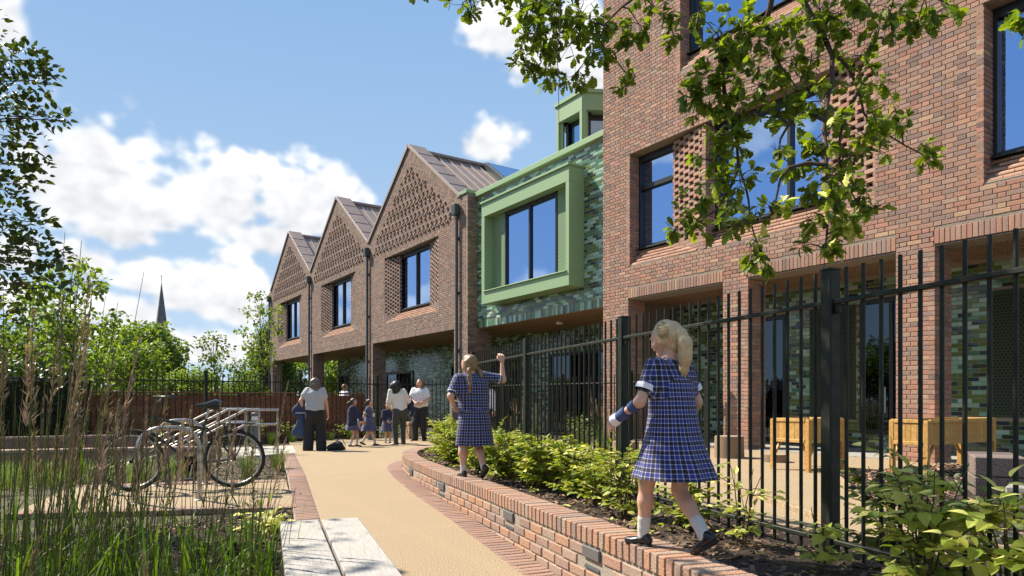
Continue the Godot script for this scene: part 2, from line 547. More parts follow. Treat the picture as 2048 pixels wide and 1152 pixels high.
	slab.box(Vector3(12.5, 0.10, -6.5), Vector3(2.6, 0.21, 13.0))
	struct("pavement", slab.mesh(), grained(lin(0.42, 0.41, 0.38), 0.85, M.g2, 1.0), "pale paving slab strip along the covered walk")
	var pm2 := mb()
	pm2.prism(PackedVector2Array([Vector2(6.5, -3.6), Vector2(8.2, -4.9), Vector2(11.05, -4.75), Vector2(11.05, 0.5), Vector2(6.0, 0.5), Vector2(5.8, -2.4)]), 0.18, 0.205)
	var mp := struct("mulch_area", pm2.mesh(), M.soil)
	cx = []
	cc = PackedColorArray()
	for i in 3500:
		var p := Vector2(rng.randf_range(5.9, 11.0), rng.randf_range(-4.9, 0.0))
		if p.x < 8.2 and p.y < lerpf(-2.9, -4.9, (p.x - 5.8) / 2.4): continue
		add_chip(cx, cc, Vector3(p.x, 0.215, p.y), 1.3, 1.7)
	stuff(mp, "bark_chips", chip_mesh, M.chip, cx, cc)
	var em := grained(lin(0.42, 0.32, 0.2), 0.8, M.g1, 3.0)
	for e in [[Vector2(5.0, -3.05), Vector2(6.4, -5.4)], [Vector2(5.75, -2.45), Vector2(6.5, -3.62)], [Vector2(6.5, -3.62), Vector2(8.2, -4.92)]]:
		var d: Vector2 = e[1] - e[0]
		part(mp, "timber_edging", mbox(Vector3((e[0].x + e[1].x) * 0.5, 0.205, (e[0].y + e[1].y) * 0.5), Vector3(0.045, 0.07, d.length()), 0.004, Basis(Vector3.UP, atan2(d.x, d.y))), em)

func add_chip(cx: Array, cc: PackedColorArray, p: Vector3, k := 1.0, bright := 1.0) -> void:
	var b := Basis.from_euler(Vector3(rng.randf_range(-0.5, 0.5), rng.randf() * TAU, rng.randf_range(-0.5, 0.5)))
	var l := rng.randf_range(0.018, 0.062) * k
	cx.append(Transform3D(b * Basis.from_scale(Vector3(l, l * rng.randf_range(0.5, 1.2), l * rng.randf_range(0.6, 1.4))), p))
	var v := rng.randf_range(0.45, 1.5) * bright
	if rng.randf() < 0.12: v *= 2.0
	cc.append(Color(0.135 * v, 0.086 * v, 0.058 * v))

# ---------------------------------------------------------------- low planter wall
func planter_wall() -> void:
	var t := thing("planter_wall", "low curved red-brown brick planter wall with brick-on-edge coping", "garden wall")
	var L := wall_curve.get_baked_length()
	var top := 0.35
	var pal := [Color(0.45, 0.27, 0.20), Color(0.40, 0.275, 0.22), Color(0.50, 0.29, 0.19), Color(0.44, 0.325, 0.26), Color(0.335, 0.24, 0.205), Color(0.48, 0.315, 0.23)]
	var copes := []
	for v in 3:
		var cm := mb()
		var r := RandomNumberGenerator.new()
		r.seed = v
		cm.box(Vector3.ZERO, Vector3(0.063 + r.randf_range(-0.002, 0.002), 0.1025, 0.226), Basis(Vector3.UP, r.randf_range(-0.01, 0.01)), 0.005)
		copes.append(cm.mesh())
	var st := [brick_mesh(0.215, 0.066, 0.1, 21, 0.006), brick_mesh(0.215, 0.066, 0.1, 22, 0.006), brick_mesh(0.215, 0.066, 0.1, 23, 0.006)]
	var lights := [0.0]
	lights = []
	for px in [Vector2(3.55, -6.7), Vector2(3.10, -4.68), Vector2(2.77, -3.25)]:
		lights.append(wall_curve.get_closest_offset(px))
	lights.append(wall_curve.get_closest_offset(Vector2(3.93, -8.3)))
	var n := int(L / 0.0745)
	for i in n:
		var s := (i + 0.5) * L / n
		var w := wall_at(s)
		var p := w.origin + w.y * 0.108
		var b := Basis(Vector3(w.x.x, 0, w.x.y), Vector3.UP, Vector3(w.x.x, 0, w.x.y).cross(Vector3.UP)) * Basis.from_euler(Vector3(rng.randf_range(-0.012, 0.012), 0, rng.randf_range(-0.012, 0.012)))
		part(t, "coping_brick", copes[rng.randi() % 3], tone_mat(M.brick, pal, pick([4, 3, 3, 3, 1.5, 2])), Transform3D(b, Vector3(p.x, top - 0.0513 + rng.randf_range(-0.002, 0.002), p.y)))
	for c in 6:
		var y := top - 0.1125 - 0.0425 - c * 0.076
		var m := int(L / 0.226)
		for i in m:
			var s := (i + 0.25 + (0.5 if c % 2 else 0.0)) * L / m
			if s > L - 0.1: continue
			var w := wall_at(s)
			if y + 0.03 < gy(w.origin.y): continue
			var skip := false
			for l in lights:
				if absf(s - l) < 0.16 and (c == 0 or c == 1): skip = true
			if skip: continue
			var out := Vector3(-w.y.x, 0, -w.y.y)
			part(t, "brick", st[rng.randi() % 3], tone_mat(M.brick, pal, pick([4, 3, 3, 3, 1.5, 2])), Transform3D(Basis(Vector3.UP.cross(out), Vector3.UP, out), Vector3(w.origin.x, y, w.origin.y) + out * rng.randf_range(-0.002, 0.002)))
	var core := mb()
	var k := 0
	while k < 120:
		var a := wall_at(L * k / 120.0)
		var b := wall_at(L * (k + 1) / 120.0)
		var q := []
		for w in [a, b]:
			for o in [0.009, 0.206]:
				q.append(w.origin + w.y * o)
		core.quad(Vector3(q[0].x, -0.3, q[0].y), Vector3(q[2].x, -0.3, q[2].y), Vector3(q[2].x, top - 0.008, q[2].y), Vector3(q[0].x, top - 0.008, q[0].y))
		core.quad(Vector3(q[1].x, -0.3, q[1].y), Vector3(q[3].x, -0.3, q[3].y), Vector3(q[3].x, top - 0.008, q[3].y), Vector3(q[1].x, top - 0.008, q[1].y))
		core.quad(Vector3(q[0].x, top - 0.008, q[0].y), Vector3(q[2].x, top - 0.008, q[2].y), Vector3(q[3].x, top - 0.008, q[3].y), Vector3(q[1].x, top - 0.008, q[1].y))
		k += 1
	part(t, "mortar", core.mesh(), M.mortar_pale)
	# recessed wall lights
	var grey_m := mat(lin(0.10, 0.10, 0.10), 0.55)
	var dark := mat(lin(0.035, 0.04, 0.045), 0.4)
	var i2 := 0
	var names := ["recessed grey wall light third from the near end of the planter wall", "recessed grey wall light second from the near end of the planter wall", "recessed grey wall light nearest the walking girl's feet", "recessed grey wall light by the rounded end of the planter wall"]
	for l in lights:
		var w := wall_at(l)
		var out := Vector3(-w.y.x, 0, -w.y.y)
		var f := Transform3D(Basis(Vector3.UP.cross(out), Vector3.UP, out), Vector3(w.origin.x, top - 0.1125 - 0.078, w.origin.y))
		var o := thing("wall_light", names[i2], "wall light", Vector3.ZERO, 0.0, "lights in the planter wall")
		part(o, "housing", mbox(Vector3(0, 0.038, -0.03), Vector3(0.222, 0.072, 0.08), 0.004), grey_m, f)
		part(o, "louvre", mbox(Vector3(0, -0.035, -0.022), Vector3(0.2, 0.075, 0.012), 0.003, Basis(Vector3(1, 0, 0), -0.55)), dark, f)
		part(o, "recess", mbox(Vector3(0, -0.04, -0.075), Vector3(0.222, 0.085, 0.02)), M.hole, f)
		i2 += 1

# ---------------------------------------------------------------- bricks
const FX := 11.1            # the plane of the street front (its normal is -x); u = -z runs away along it
var FB := Basis(Vector3(0, 0, 1), Vector3(0, 1, 0), Vector3(-1, 0, 0))   # brick axes on that front: length, height, out

func brick_mesh(ln: float, ht: float, dp: float, sd: int, bev := 0.0045) -> ArrayMesh:
	# front at z = 0, body behind it; slightly uneven arris
	var r := RandomNumberGenerator.new()
	r.seed = sd
	var m := mb()
	var x := ln * 0.5
	var y := ht * 0.5
	var f := []
	var o := []
	for c in [[-1, -1], [1, -1], [1, 1], [-1, 1]]:
		var j := Vector3(r.randf_range(-0.002, 0.002), r.randf_range(-0.002, 0.002), r.randf_range(-0.003, 0.001))
		f.append(Vector3(c[0] * (x - bev), c[1] * (y - bev), 0) + j)
		o.append(Vector3(c[0] * x, c[1] * y, -bev) + j * 0.8)
	m.quad(f[3], f[2], f[1], f[0])
	for i in 4:
		var k := (i + 1) % 4
		m.quad(f[i], f[k], o[k], o[i])
		var bi := Vector3(o[i].x, o[i].y, -dp)
		var bk := Vector3(o[k].x, o[k].y, -dp)
		m.quad(o[i], o[k], bk, bi)
	return m.mesh()

var brick_meshes := {}
func brick_of(ln: float, ht: float, dp: float, sd: int) -> ArrayMesh:
	var key := "%.3f %.3f %.3f %d" % [ln, ht, dp, sd]
	if not brick_meshes.has(key):
		brick_meshes[key] = brick_mesh(ln, ht, dp, sd)
	return brick_meshes[key]

var tone_mats := {}
func tone_mat(base: StandardMaterial3D, pal: Array, k: int) -> StandardMaterial3D:
	var key := [base.get_instance_id(), k, pal[k]]
	if not tone_mats.has(key):
		var m: StandardMaterial3D = base.duplicate()
		m.vertex_color_use_as_albedo = false
		var c: Color = pal[k]
		m.albedo_color = c.linear_to_srgb()
		tone_mats[key] = m
	return tone_mats[key]

class BrickSet:
	var xf := []       # transforms, unit length scale applied on stretcher mesh
	var kind := PackedInt32Array()   # mesh variant
	var tone := PackedInt32Array()
	var near := PackedFloat32Array()

# collects bricks; kinds 0,1 = stretcher variants, 2,3 = headers
func lay(bs: BrickSet, pos: Vector3, b: Basis, ln: float, tones: int, near: float, h := 0.065) -> void:
	var head := ln < 0.16
	var full := 0.1025 if head else 0.215
	bs.xf.append(Transform3D(b * Basis.from_scale(Vector3(ln / full, h / 0.065, 1)), pos))
	bs.kind.append((2 if head else 0) + rng.randi() % 2)
	bs.tone.append(tones)
	bs.near.append(near)

func pick(weights: Array) -> int:
	var s := 0.0
	for w in weights: s += w
	var r := rng.randf() * s
	for i in weights.size():
		r -= weights[i]
		if r <= 0: return i
	return 0

# Flemish courses on the front plane; gaps: function(y0,y1) -> array of [u0,u1] intervals that are wall
func flemish(bs: BrickSet, x: float, y0: float, y1: float, spans: Callable, wts: Array, proud: Callable) -> void:
	var k := 0
	var y := y0
	while y + 0.065 <= y1 + 0.001:
		var off := 0.0 if k % 2 == 0 else 0.16875
		for s in spans.call(y, y + 0.065):
			var u0: float = s[0]
			var u1: float = s[1]
			var c := floorf((u0 - off) / 0.3375) * 0.3375 + off
			while c < u1:
				for q in [[c, 0.215], [c + 0.225, 0.1025]]:
					var a := maxf(q[0], u0)
					var b := minf(q[0] + q[1], u1)
					if b - a > 0.03:
						var mid := (a + b) * 0.5
						var out: float = proud.call(mid, y, k, q[1] < 0.16)
						var jit := rng.randf_range(-0.002, 0.002)
						lay(bs, Vector3(x - out + jit, y + 0.0325, -mid), FB, b - a, pick(wts), Vector3(x, y - 1.15, -mid).length())
				c += 0.3375
		y += 0.075
		k += 1

func soldiers(bs: BrickSet, x: float, y0: float, u0: float, u1: float, wts: Array, ht := 0.215) -> void:
	var n := int(round((u1 - u0) / 0.075))
	var w := (u1 - u0) / n
	var b := Basis(Vector3(0, 1, 0), Vector3(0, 0, -1), Vector3(-1, 0, 0))
	for i in n:
		lay(bs, Vector3(x + rng.randf_range(-0.003, 0.002), y0 + ht * 0.5, -(u0 + (i + 0.5) * w)), b, ht, pick(wts), Vector3(x, y0, u0 + i * w).length(), w - 0.01)

# the bricks that show largest become parts, the rest one body
func emit_bricks(parent: Node3D, bs: BrickSet, pal: Array, base: StandardMaterial3D, most: int, view: Callable, dp := 0.1, called := "brick", rest := "bricks_further_off") -> void:
	var order := []
	for i in bs.xf.size():
		if view.call(bs.xf[i].origin): order.append([bs.near[i], i])
	order.sort_custom(func(a, b): return a[0] < b[0])
	var own := {}
	for j in mini(most, order.size()):
		own[order[j][1]] = true
	var ms := [brick_of(0.215, 0.065, dp, 1), brick_of(0.215, 0.065, dp, 2), brick_of(0.1025, 0.065, dp, 3), brick_of(0.1025, 0.065, dp, 4)]
	var xs := [[], [], [], []]
	var cs := [PackedColorArray(), PackedColorArray(), PackedColorArray(), PackedColorArray()]
	for i in bs.xf.size():
		var k: int = bs.kind[i]
		if own.has(i):
			part(parent, called, ms[k], tone_mat(base, pal, bs.tone[i]), bs.xf[i])
		else:
			var c: Color = pal[bs.tone[i]]
			var f := rng.randf_range(0.82, 1.15)
			xs[k].append(bs.xf[i])
			cs[k].append(Color(c.r * f, c.g * f * rng.randf_range(0.96, 1.04), c.b * f, 1))
	for k in 4:
		if xs[k].size(): stuff(parent, rest, ms[k], base, xs[k], cs[k])

# perforated (hit-and-miss) brick screen, upright, from a to b (plan points), between heights
func hit_and_miss(bs: BrickSet, a: Vector2, b: Vector2, y0: float, y1: float, wts: Array, solid: float) -> void:
	var d := (b - a)
	var L := d.length()
	d /= L
	var along := Vector3(d.x, 0, d.y)
	var out := along.cross(Vector3.UP)
	if out.x > 0: out = -out
	var bx := along if along.cross(Vector3.UP).dot(out) > 0 else -along
	var bb := Basis(bx, Vector3.UP, out)
	var per := 0.3375
	var k := 0
	var y := y0
	while y + 0.066 <= y1 + 0.002:
		var c := -per * 0.5 if k % 2 else 0.0
		while c < L:
			var p := maxf(c, 0.0)
			var q := minf(c + (0.213 if y > solid else 0.33), L)
			if q - p > 0.04:
				var m := (p + q) * 0.5
				var at := Vector3(a.x + d.x * m, y + 0.035, a.y + d.y * m)
				lay(bs, at, bb, q - p, pick(wts), Vector3(at.x, at.y - 1.15, at.z).length(), 0.070)
			c += per
		y += 0.075
		k += 1

# window on the front: u0 < u1 (u0 nearer the camera), screens: bit 1 = splayed screen at the far side, bit 2 = at the near side
func make_window(parent: Node3D, bs: BrickSet, u0: float, u1: float, y0: float, y1: float, screens: int, mull: Array, transom: float, wts: Array, pal_sill: Array) -> void:
	var gx := FX + 0.36
	var w := Node3D.new()
	w.name = "window"
	parent.add_child(w, true)
	var g0 := u0 + (0.75 if screens & 2 else 0.0)
	var g1 := u1 - (0.75 if screens & 1 else 0.0)
	var fr := mb()
	var fw := 0.07
	var yb := y0 + 0.41
	# outer frame and mullions
	fr.box(Vector3(gx - 0.02, (yb + y1) * 0.5, -(g0 + fw * 0.5)), Vector3(0.1, y1 - yb, fw), Basis.IDENTITY, 0.006)
	fr.box(Vector3(gx - 0.02, (yb + y1) * 0.5, -(g1 - fw * 0.5)), Vector3(0.1, y1 - yb, fw), Basis.IDENTITY, 0.006)
	fr.box(Vector3(gx - 0.02, y1 - 0.07, -(g0 + g1) * 0.5), Vector3(0.098, 0.14, g1 - g0 - 2 * fw), Basis.IDENTITY, 0.006)
	fr.box(Vector3(gx - 0.02, yb + 0.035, -(g0 + g1) * 0.5), Vector3(0.098, 0.07, g1 - g0 - 2 * fw), Basis.IDENTITY, 0.006)
	fr.box(Vector3(gx - 0.09, yb - 0.005, -(g0 + g1) * 0.5), Vector3(0.16, 0.025, g1 - g0 - 0.02), Basis(Vector3(0, 0, 1), 0.12), 0.005)
	part(w, "frame", fr.mesh(), M.frame)
	var cuts := [g0 + fw]
	for q in mull:
		part(w, "mullion", mbox(Vector3(gx - 0.03, (yb + y1) * 0.5 - 0.03, -q), Vector3(0.09, y1 - yb - 0.22, 0.07), 0.005), M.frame)
		cuts.append(q)
	cuts.append(g1 - fw)
	if transom > 0:
		part(w, "transom", mbox(Vector3(gx - 0.035, transom, -(g0 + g1) * 0.5), Vector3(0.08, 0.11, g1 - g0 - 2 * fw - 0.01), 0.005), M.frame)
	for i in cuts.size() - 1:
		var c0: float = cuts[i]
		var c1: float = cuts[i + 1]
		part(w, "pane", mbox(Vector3(gx + 0.012, (yb + y1) * 0.5 - 0.03, -(c0 + c1) * 0.5), Vector3(0.012, y1 - yb - 0.2, c1 - c0 - 0.002), 0.0), M.glass, Transform3D(Basis.IDENTITY, Vector3.ZERO))
	# screens
	if screens & 1: hit_and_miss(bs, Vector2(FX + 0.004, -u1), Vector2(FX + 0.2, -(u1 - 1.07)), y0 + 0.01, y1 - 0.02, wts, y0 + 0.3)
	if screens & 2: hit_and_miss(bs, Vector2(FX + 0.004, -u0), Vector2(FX + 0.2, -(u0 + 1.07)), y0 + 0.01, y1 - 0.02, wts, y0 + 0.3)
	# sloping sill of bullnosed bricks: six courses stepping back
	var rows := 5
	for r in rows:
		var t := (r + 0.5) / rows
		var n := int((u1 - u0) / 0.225)
		var lw := (u1 - u0) / n
		var cut0 := u0 + (t * 1.1 if screens & 2 else 0.0)
		var cut1 := u1 - (t * 1.1 if screens & 1 else 0.0)
		for i in n:
			var uc := u0 + (i + 0.5 + (0.5 if r % 2 else 0.0)) * lw
			if uc - lw * 0.3 < cut0 or uc + lw * 0.3 > cut1: continue
			part(w, "sill_brick", sill_mesh(lw - 0.008), tone_mat(M.brick, pal_sill, rng.randi() % pal_sill.size()), Transform3D(FB * Basis(Vector3(1, 0, 0), -0.25) * Basis.from_scale(Vector3(1, 1.25, 1)), Vector3(FX + 0.0 + t * 0.30, y0 - 0.005 + t * 0.40, -uc)))

var sill_meshes := {}
func sill_mesh(ln: float) -> ArrayMesh:
	var key := snappedf(ln, 0.001)
	if not sill_meshes.has(key):
		var m := mb()
		var prev := Vector3.ZERO
		var prof := []
		for i in 6:
			var a := PI * (-0.15 + 0.75 * i / 5.0)
			prof.append(Vector3(0, 0.004 + sin(a) * 0.034 - 0.012, cos(a) * 0.034 - 0.03))
		prof.append(Vector3(0, 0.022, -0.09))
		prof.push_front(Vector3(0, -0.03, -0.05))
		for i in prof.size() - 1:
			var x := Vector3(ln * 0.5, 0, 0)
			m.quad(prof[i] - x, prof[i] + x, prof[i + 1] + x, prof[i + 1] - x)
		for s in [-1, 1]:
			for i in range(1, prof.size() - 1):
				m.tri(prof[0] + Vector3(s * ln * 0.5, 0, 0), prof[i] + Vector3(s * ln * 0.5, 0, 0), prof[i + 1] + Vector3(s * ln * 0.5, 0, 0))
		sill_meshes[key] = m.mesh()
	return sill_meshes[key]

func mbox(c: Vector3, s: Vector3, ch := 0.0, b := Basis.IDENTITY) -> ArrayMesh:
	var m := mb()
	m.box(c, s, b, ch)
	return m.mesh()

# boxes of wall behind the brick faces between two plan depths, for a list of [u0,u1,y0,y1]
func wall_boxes(rects: Array, x0: float, x1: float) -> ArrayMesh:
	var m := mb()
	for r in rects:
		m.box(Vector3((x0 + x1) * 0.5, (r[2] + r[3]) * 0.5, -(r[0] + r[1]) * 0.5), Vector3(x1 - x0, r[3] - r[2], r[1] - r[0]))
	return m.mesh()

func subtract(spans: Array, a: float, b: float) -> Array:
	var out := []
	for s in spans:
		if b <= s[0] or a >= s[1]: out.append(s)
		else:
			if a - s[0] > 0.02: out.append([s[0], a])
			if s[1] - b > 0.02: out.append([b, s[1]])
	return out

# jamb of brick facing +z (towards the camera) at u, from x0 to x1
func jamb(bs: BrickSet, u: float, x0: float, x1: float, y0: float, y1: float, wts: Array) -> void:
	var y := y0
	var k := 0
	while y + 0.065 <= y1 + 0.001:
		var x := x0 - (0.0 if k % 2 else 0.11)
		while x < x1:
			var a := maxf(x, x0)
			var b := minf(x + 0.215, x1)
			if b - a > 0.03:
				lay(bs, Vector3((a + b) * 0.5, y + 0.0325, -u + 0.011), Basis(Vector3(1, 0, 0), Vector3(0, 1, 0), Vector3(0, 0, 1)), b - a, pick(wts), 30.0 + u)
			x += 0.225
		y += 0.075
		k += 1

const PAL_R := [Color(0.453, 0.271, 0.204), Color(0.400, 0.261, 0.208), Color(0.505, 0.285, 0.200), Color(0.464, 0.315, 0.244), Color(0.346, 0.239, 0.205), Color(0.557, 0.372, 0.251), Color(0.473, 0.245, 0.182), Color(0.306, 0.211, 0.183)]
const WT_R := [6, 5, 4, 5, 3, 0.7, 3, 1]
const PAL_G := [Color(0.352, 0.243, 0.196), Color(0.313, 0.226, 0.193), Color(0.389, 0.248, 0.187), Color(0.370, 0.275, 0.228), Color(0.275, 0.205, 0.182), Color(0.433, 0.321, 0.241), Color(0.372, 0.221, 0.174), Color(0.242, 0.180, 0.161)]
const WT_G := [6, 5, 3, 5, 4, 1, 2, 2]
const PAL_SILL := [Color(0.52, 0.30, 0.21), Color(0.47, 0.27, 0.19), Color(0.56, 0.34, 0.24), Color(0.44, 0.27, 0.20)]
const PAL_T := [Color(0.22, 0.40, 0.29), Color(0.095, 0.14, 0.04), Color(0.022, 0.045, 0.055), Color(0.34, 0.50, 0.40), Color(0.07, 0.17, 0.105), Color(0.03, 0.055, 0.035), Color(0.11, 0.17, 0.05)]
const WT_T := [4, 4, 2.6, 2.2, 3, 2, 2]

func front_block() -> void:
	var t := thing("brick_school_block", "tall pink-brown brick school block with deep windows nearest the railings", "building")
	var bs := BrickSet.new()
	var win := [[9.45, 11.67, 4.27, 6.85], [5.95, 9.44, 4.27, 6.85], [0.6, 4.39, 4.27, 6.85], [7.2, 10.13, 8.2, 10.8], [0.6, 3.6, 8.2, 10.8]]
	var gnd := [[9.0, 11.72], [5.62, 8.41], [1.6, 5.05]]
	var U0 := 0.9
	var U1 := 12.59
	var base := 0.19
	var spans := func(a: float, b: float) -> Array:
		var s := [[U0, U1]]
		for w in win:
			if b > w[2] and a < w[3]: s = subtract(s, w[0], w[1])
		for g in gnd:
			if a < 3.74: s = subtract(s, g[0], g[1])
		return s
	flemish(bs, FX, base, 11.9, spans, WT_R, func(_u, _y, _k, _h): return 0.0)
	for g in gnd: soldiers(bs, FX, 3.52, maxf(g[0], U0), g[1], WT_R)
	# faces that look along the street: left edge is hidden, the jambs of openings face the camera
	jamb(bs, 11.72, FX, FX + 0.54, base, 3.52, WT_R)
	jamb(bs, 8.41, FX, FX + 0.54, base, 3.52, WT_R)
	jamb(bs, 5.05, FX, FX + 0.54, base, 3.52, WT_R)
	for w in win: jamb(bs, w[1], FX, FX + 0.3, w[2], w[3], WT_R)
	make_window(t, bs, 9.45, 11.67, 4.27, 6.85, 2, [], 6.1, WT_R, PAL_SILL)
	make_window(t, bs, 5.95, 9.44, 4.27, 6.85, 2, [7.72], 0, WT_R, PAL_SILL)
	make_window(t, bs, 0.6, 4.39, 4.27, 6.85, 2, [2.8], 0, WT_R, PAL_SILL)
	make_window(t, bs, 7.2, 10.13, 8.2, 10.8, 0, [8.7], 0, WT_R, PAL_SILL)
	make_window(t, bs, 0.6, 3.6, 8.2, 10.8, 0, [2.1], 0, WT_R, PAL_SILL)
	emit_bricks(t, bs, PAL_R, M.brick, 300, func(p): return -p.z > 3.9 and p.y > 0.3 and p.y < 1.15 + 0.58 * p.z * -1.0 + 3.2)
	# wall body behind the brick faces
	var b := FX + 0.009
	var rects := [[11.72, U1, base, 3.74], [8.41, 9.0, base, 3.74], [5.05, 5.62, base, 3.74], [U0, 1.6, base, 3.74],
		[U0, U1, 3.53, 4.25], [11.67, U1, 4.25, 6.86], [4.39, 5.95, 4.25, 6.86], [U0 - 0.3, U0 - 0.02, 4.25, 6.86],
		[U0, U1, 6.86, 8.18], [10.13, U1, 8.18, 10.82], [3.6, 7.2, 8.18, 10.82], [U0, U1, 10.82, 12.0]]
	part(t, "wall", wall_boxes(rects, b, b + 0.52), M.mortar)
	# wedge behind the sills, the heads of the openings and the rooms' back
	var sl := mb()
	for w in win:
		sl.quad(Vector3(FX + 0.03, w[2] - 0.01, -w[0]), Vector3(FX + 0.006, w[2] - 0.01, -w[1]), Vector3(FX + 0.38, w[2] + 0.38, -w[1]), Vector3(FX + 0.38, w[2] + 0.38, -w[0]))
	part(t, "sill_bed", sl.mesh(), M.mortar)
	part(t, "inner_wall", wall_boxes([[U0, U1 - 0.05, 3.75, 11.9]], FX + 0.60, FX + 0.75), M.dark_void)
	part(t, "side_wall", mbox(Vector3(16.0, 6.1, -(U1 - 0.1)), Vector3(9.7, 11.8, 0.18)), M.mortar)
	part(t, "roof_slab", mbox(Vector3(16.2, 12.06, -6.7), Vector3(10.2, 0.12, 11.9)), M.zinc)
	# covered walk behind the piers: green glazed wall
	var back := 13.2
	var ts := BrickSet.new()
	var doors := [[6.15, 7.35, 0.5, 3.1], [9.0, 10.6, 0.25, 3.0], [2.2, 5.1, 0.85, 3.0], [7.45, 8.45, 0.75, 3.05]]
	var sp := func(a: float, bb: float) -> Array:
		var s := [[U0, U1]]
		for d in doors:
			if bb > d[2] and a < d[3]: s = subtract(s, d[0], d[1])
		return s
	tiles(ts, back, 0.2, 3.55, sp)
	emit_bricks(t, ts, PAL_T, M.tile, 220, func(p): return -p.z > 4.5 and -p.z < 8.5, 0.02, "glazed_brick", "glazed_bricks_further_off")
	part(t, "glazed_wall", wall_boxes([[U0, U1, 0.1, 3.6]], back + 0.006, back + 0.2), M.tile_grout)
	door_set(t, back, doors[0], [0.5])
	door_set(t, back, doors[1], [0.42])
	perforated(t, back, doors[2])
	perforated(t, back, doors[3])
	# slatted soffit
	part(t, "soffit", mbox(Vector3(12.2, 3.64, -6.7), Vector3(2.0, 0.03, 11.6)), M.dark_void)
	var sx := []
	var n := int(11.5 / 0.068)
	for i in n:
		sx.append(Transform3D(Basis.IDENTITY, Vector3(12.42, 3.58, -(1.0 + i * 0.068))))
	stuff(t, "soffit_slats", mbox(Vector3.ZERO, Vector3(1.5, 0.05, 0.042), 0.004), M.slat, sx)
	for k in 3:
		part(t, "lintel_soffit", mbox(Vector3(FX + 0.27, 3.50, -(gnd[k][0] + gnd[k][1]) * 0.5), Vector3(0.5, 0.02, gnd[k][1] - gnd[k][0] - 0.01)), M.mortar)
	# small green switch plate beside the panel
	part(t, "switch_plate", mbox(Vector3(back - 0.02, 1.72, -8.62), Vector3(0.03, 0.13, 0.1), 0.005), mat(lin(0.03, 0.16, 0.08), 0.5))

func tiles(bs: BrickSet, x: float, y0: float, y1: float, spans: Callable) -> void:
	var y := y0
	var k := 0
	while y + 0.066 <= y1 + 0.002:
		for s in spans.call(y, y + 0.066):
			var c: float = floorf(s[0] / 0.225) * 0.225 - (0.1125 if k % 2 else 0.0)
			while c < s[1]:
				var a := maxf(c, s[0])
				var b := minf(c + 0.217, s[1])
				if b - a > 0.03:
					lay(bs, Vector3(x, y + 0.033, -(a + b) * 0.5), FB * Basis(Vector3(0, 1, 0), rng.randf_range(-0.012, 0.012)) * Basis(Vector3(1, 0, 0), rng.randf_range(-0.015, 0.015)), b - a, pick(WT_T), Vector3(x, y - 1.15, a).length())
				c += 0.225
		y += 0.075
		k += 1

func door_set(t: Node3D, x: float, d: Array, rails: Array) -> void:
	var w := Node3D.new()
	w.name = "glazed_door"
	t.add_child(w, true)
	var cz: float = -(d[0] + d[1]) * 0.5
	var cy: float = (d[2] + d[3]) * 0.5
	var m := mb()
	for z in [d[0] + 0.03, d[1] - 0.03]: m.box(Vector3(x - 0.02, cy, -z), Vector3(0.08, d[3] - d[2], 0.06), Basis.IDENTITY, 0.005)
	for y in [d[2] + 0.04, d[3] - 0.05]: m.box(Vector3(x - 0.021, y, cz), Vector3(0.078, 0.08, d[1] - d[0] - 0.12), Basis.IDENTITY, 0.005)
	part(w, "frame", m.mesh(), M.frame)
	for r in rails:
		part(w, "mullion", mbox(Vector3(x - 0.018, cy, -lerpf(d[0], d[1], r)), Vector3(0.07, d[3] - d[2] - 0.18, 0.07), 0.005), M.frame)
	part(w, "pane", mbox(Vector3(x - 0.006, cy, cz), Vector3(0.008, d[3] - d[2] - 0.1, d[1] - d[0] - 0.1)), M.glass_dark)
	part(w, "handle", mbox(Vector3(x - 0.085, 1.15, cz - 0.09), Vector3(0.025, 0.5, 0.025), 0.006), M.steel_grey)

func perforated(t: Node3D, x: float, d: Array, m0: Material = null, mh: Material = null) -> void:
	# a real perforated sheet: small dark holes sunk into a panel
	var w := Node3D.new()
	w.name = "perforated_panel"
	t.add_child(w, true)
	var cz: float = -(d[0] + d[1]) * 0.5
	part(w, "sheet", mbox(Vector3(x - 0.015, (d[2] + d[3]) * 0.5, cz), Vector3(0.03, d[3] - d[2] - 0.02, d[1] - d[0] - 0.02), 0.004), m0 if m0 else M.green_dark)
	var hole := mb()
	for i in 8:
		var a := TAU * i / 8.0
		var b := TAU * (i + 1) / 8.0
		hole.tri(Vector3.ZERO, Vector3(0, sin(a), cos(a)) * 0.019, Vector3(0, sin(b), cos(b)) * 0.019)
	var xs := []
	var y: float = d[2] + 0.07
	var k := 0
	while y < d[3] - 0.06:
		var u: float = d[0] + 0.06 + (0.03 if k % 2 else 0.0)
		while u < d[1] - 0.05:
			xs.append(Transform3D(Basis.IDENTITY, Vector3(x - 0.0325, y, -u)))
			u += 0.06
		y += 0.052
		k += 1
	stuff(w, "perforations", hole.mesh(), mh if mh else M.hole, xs)

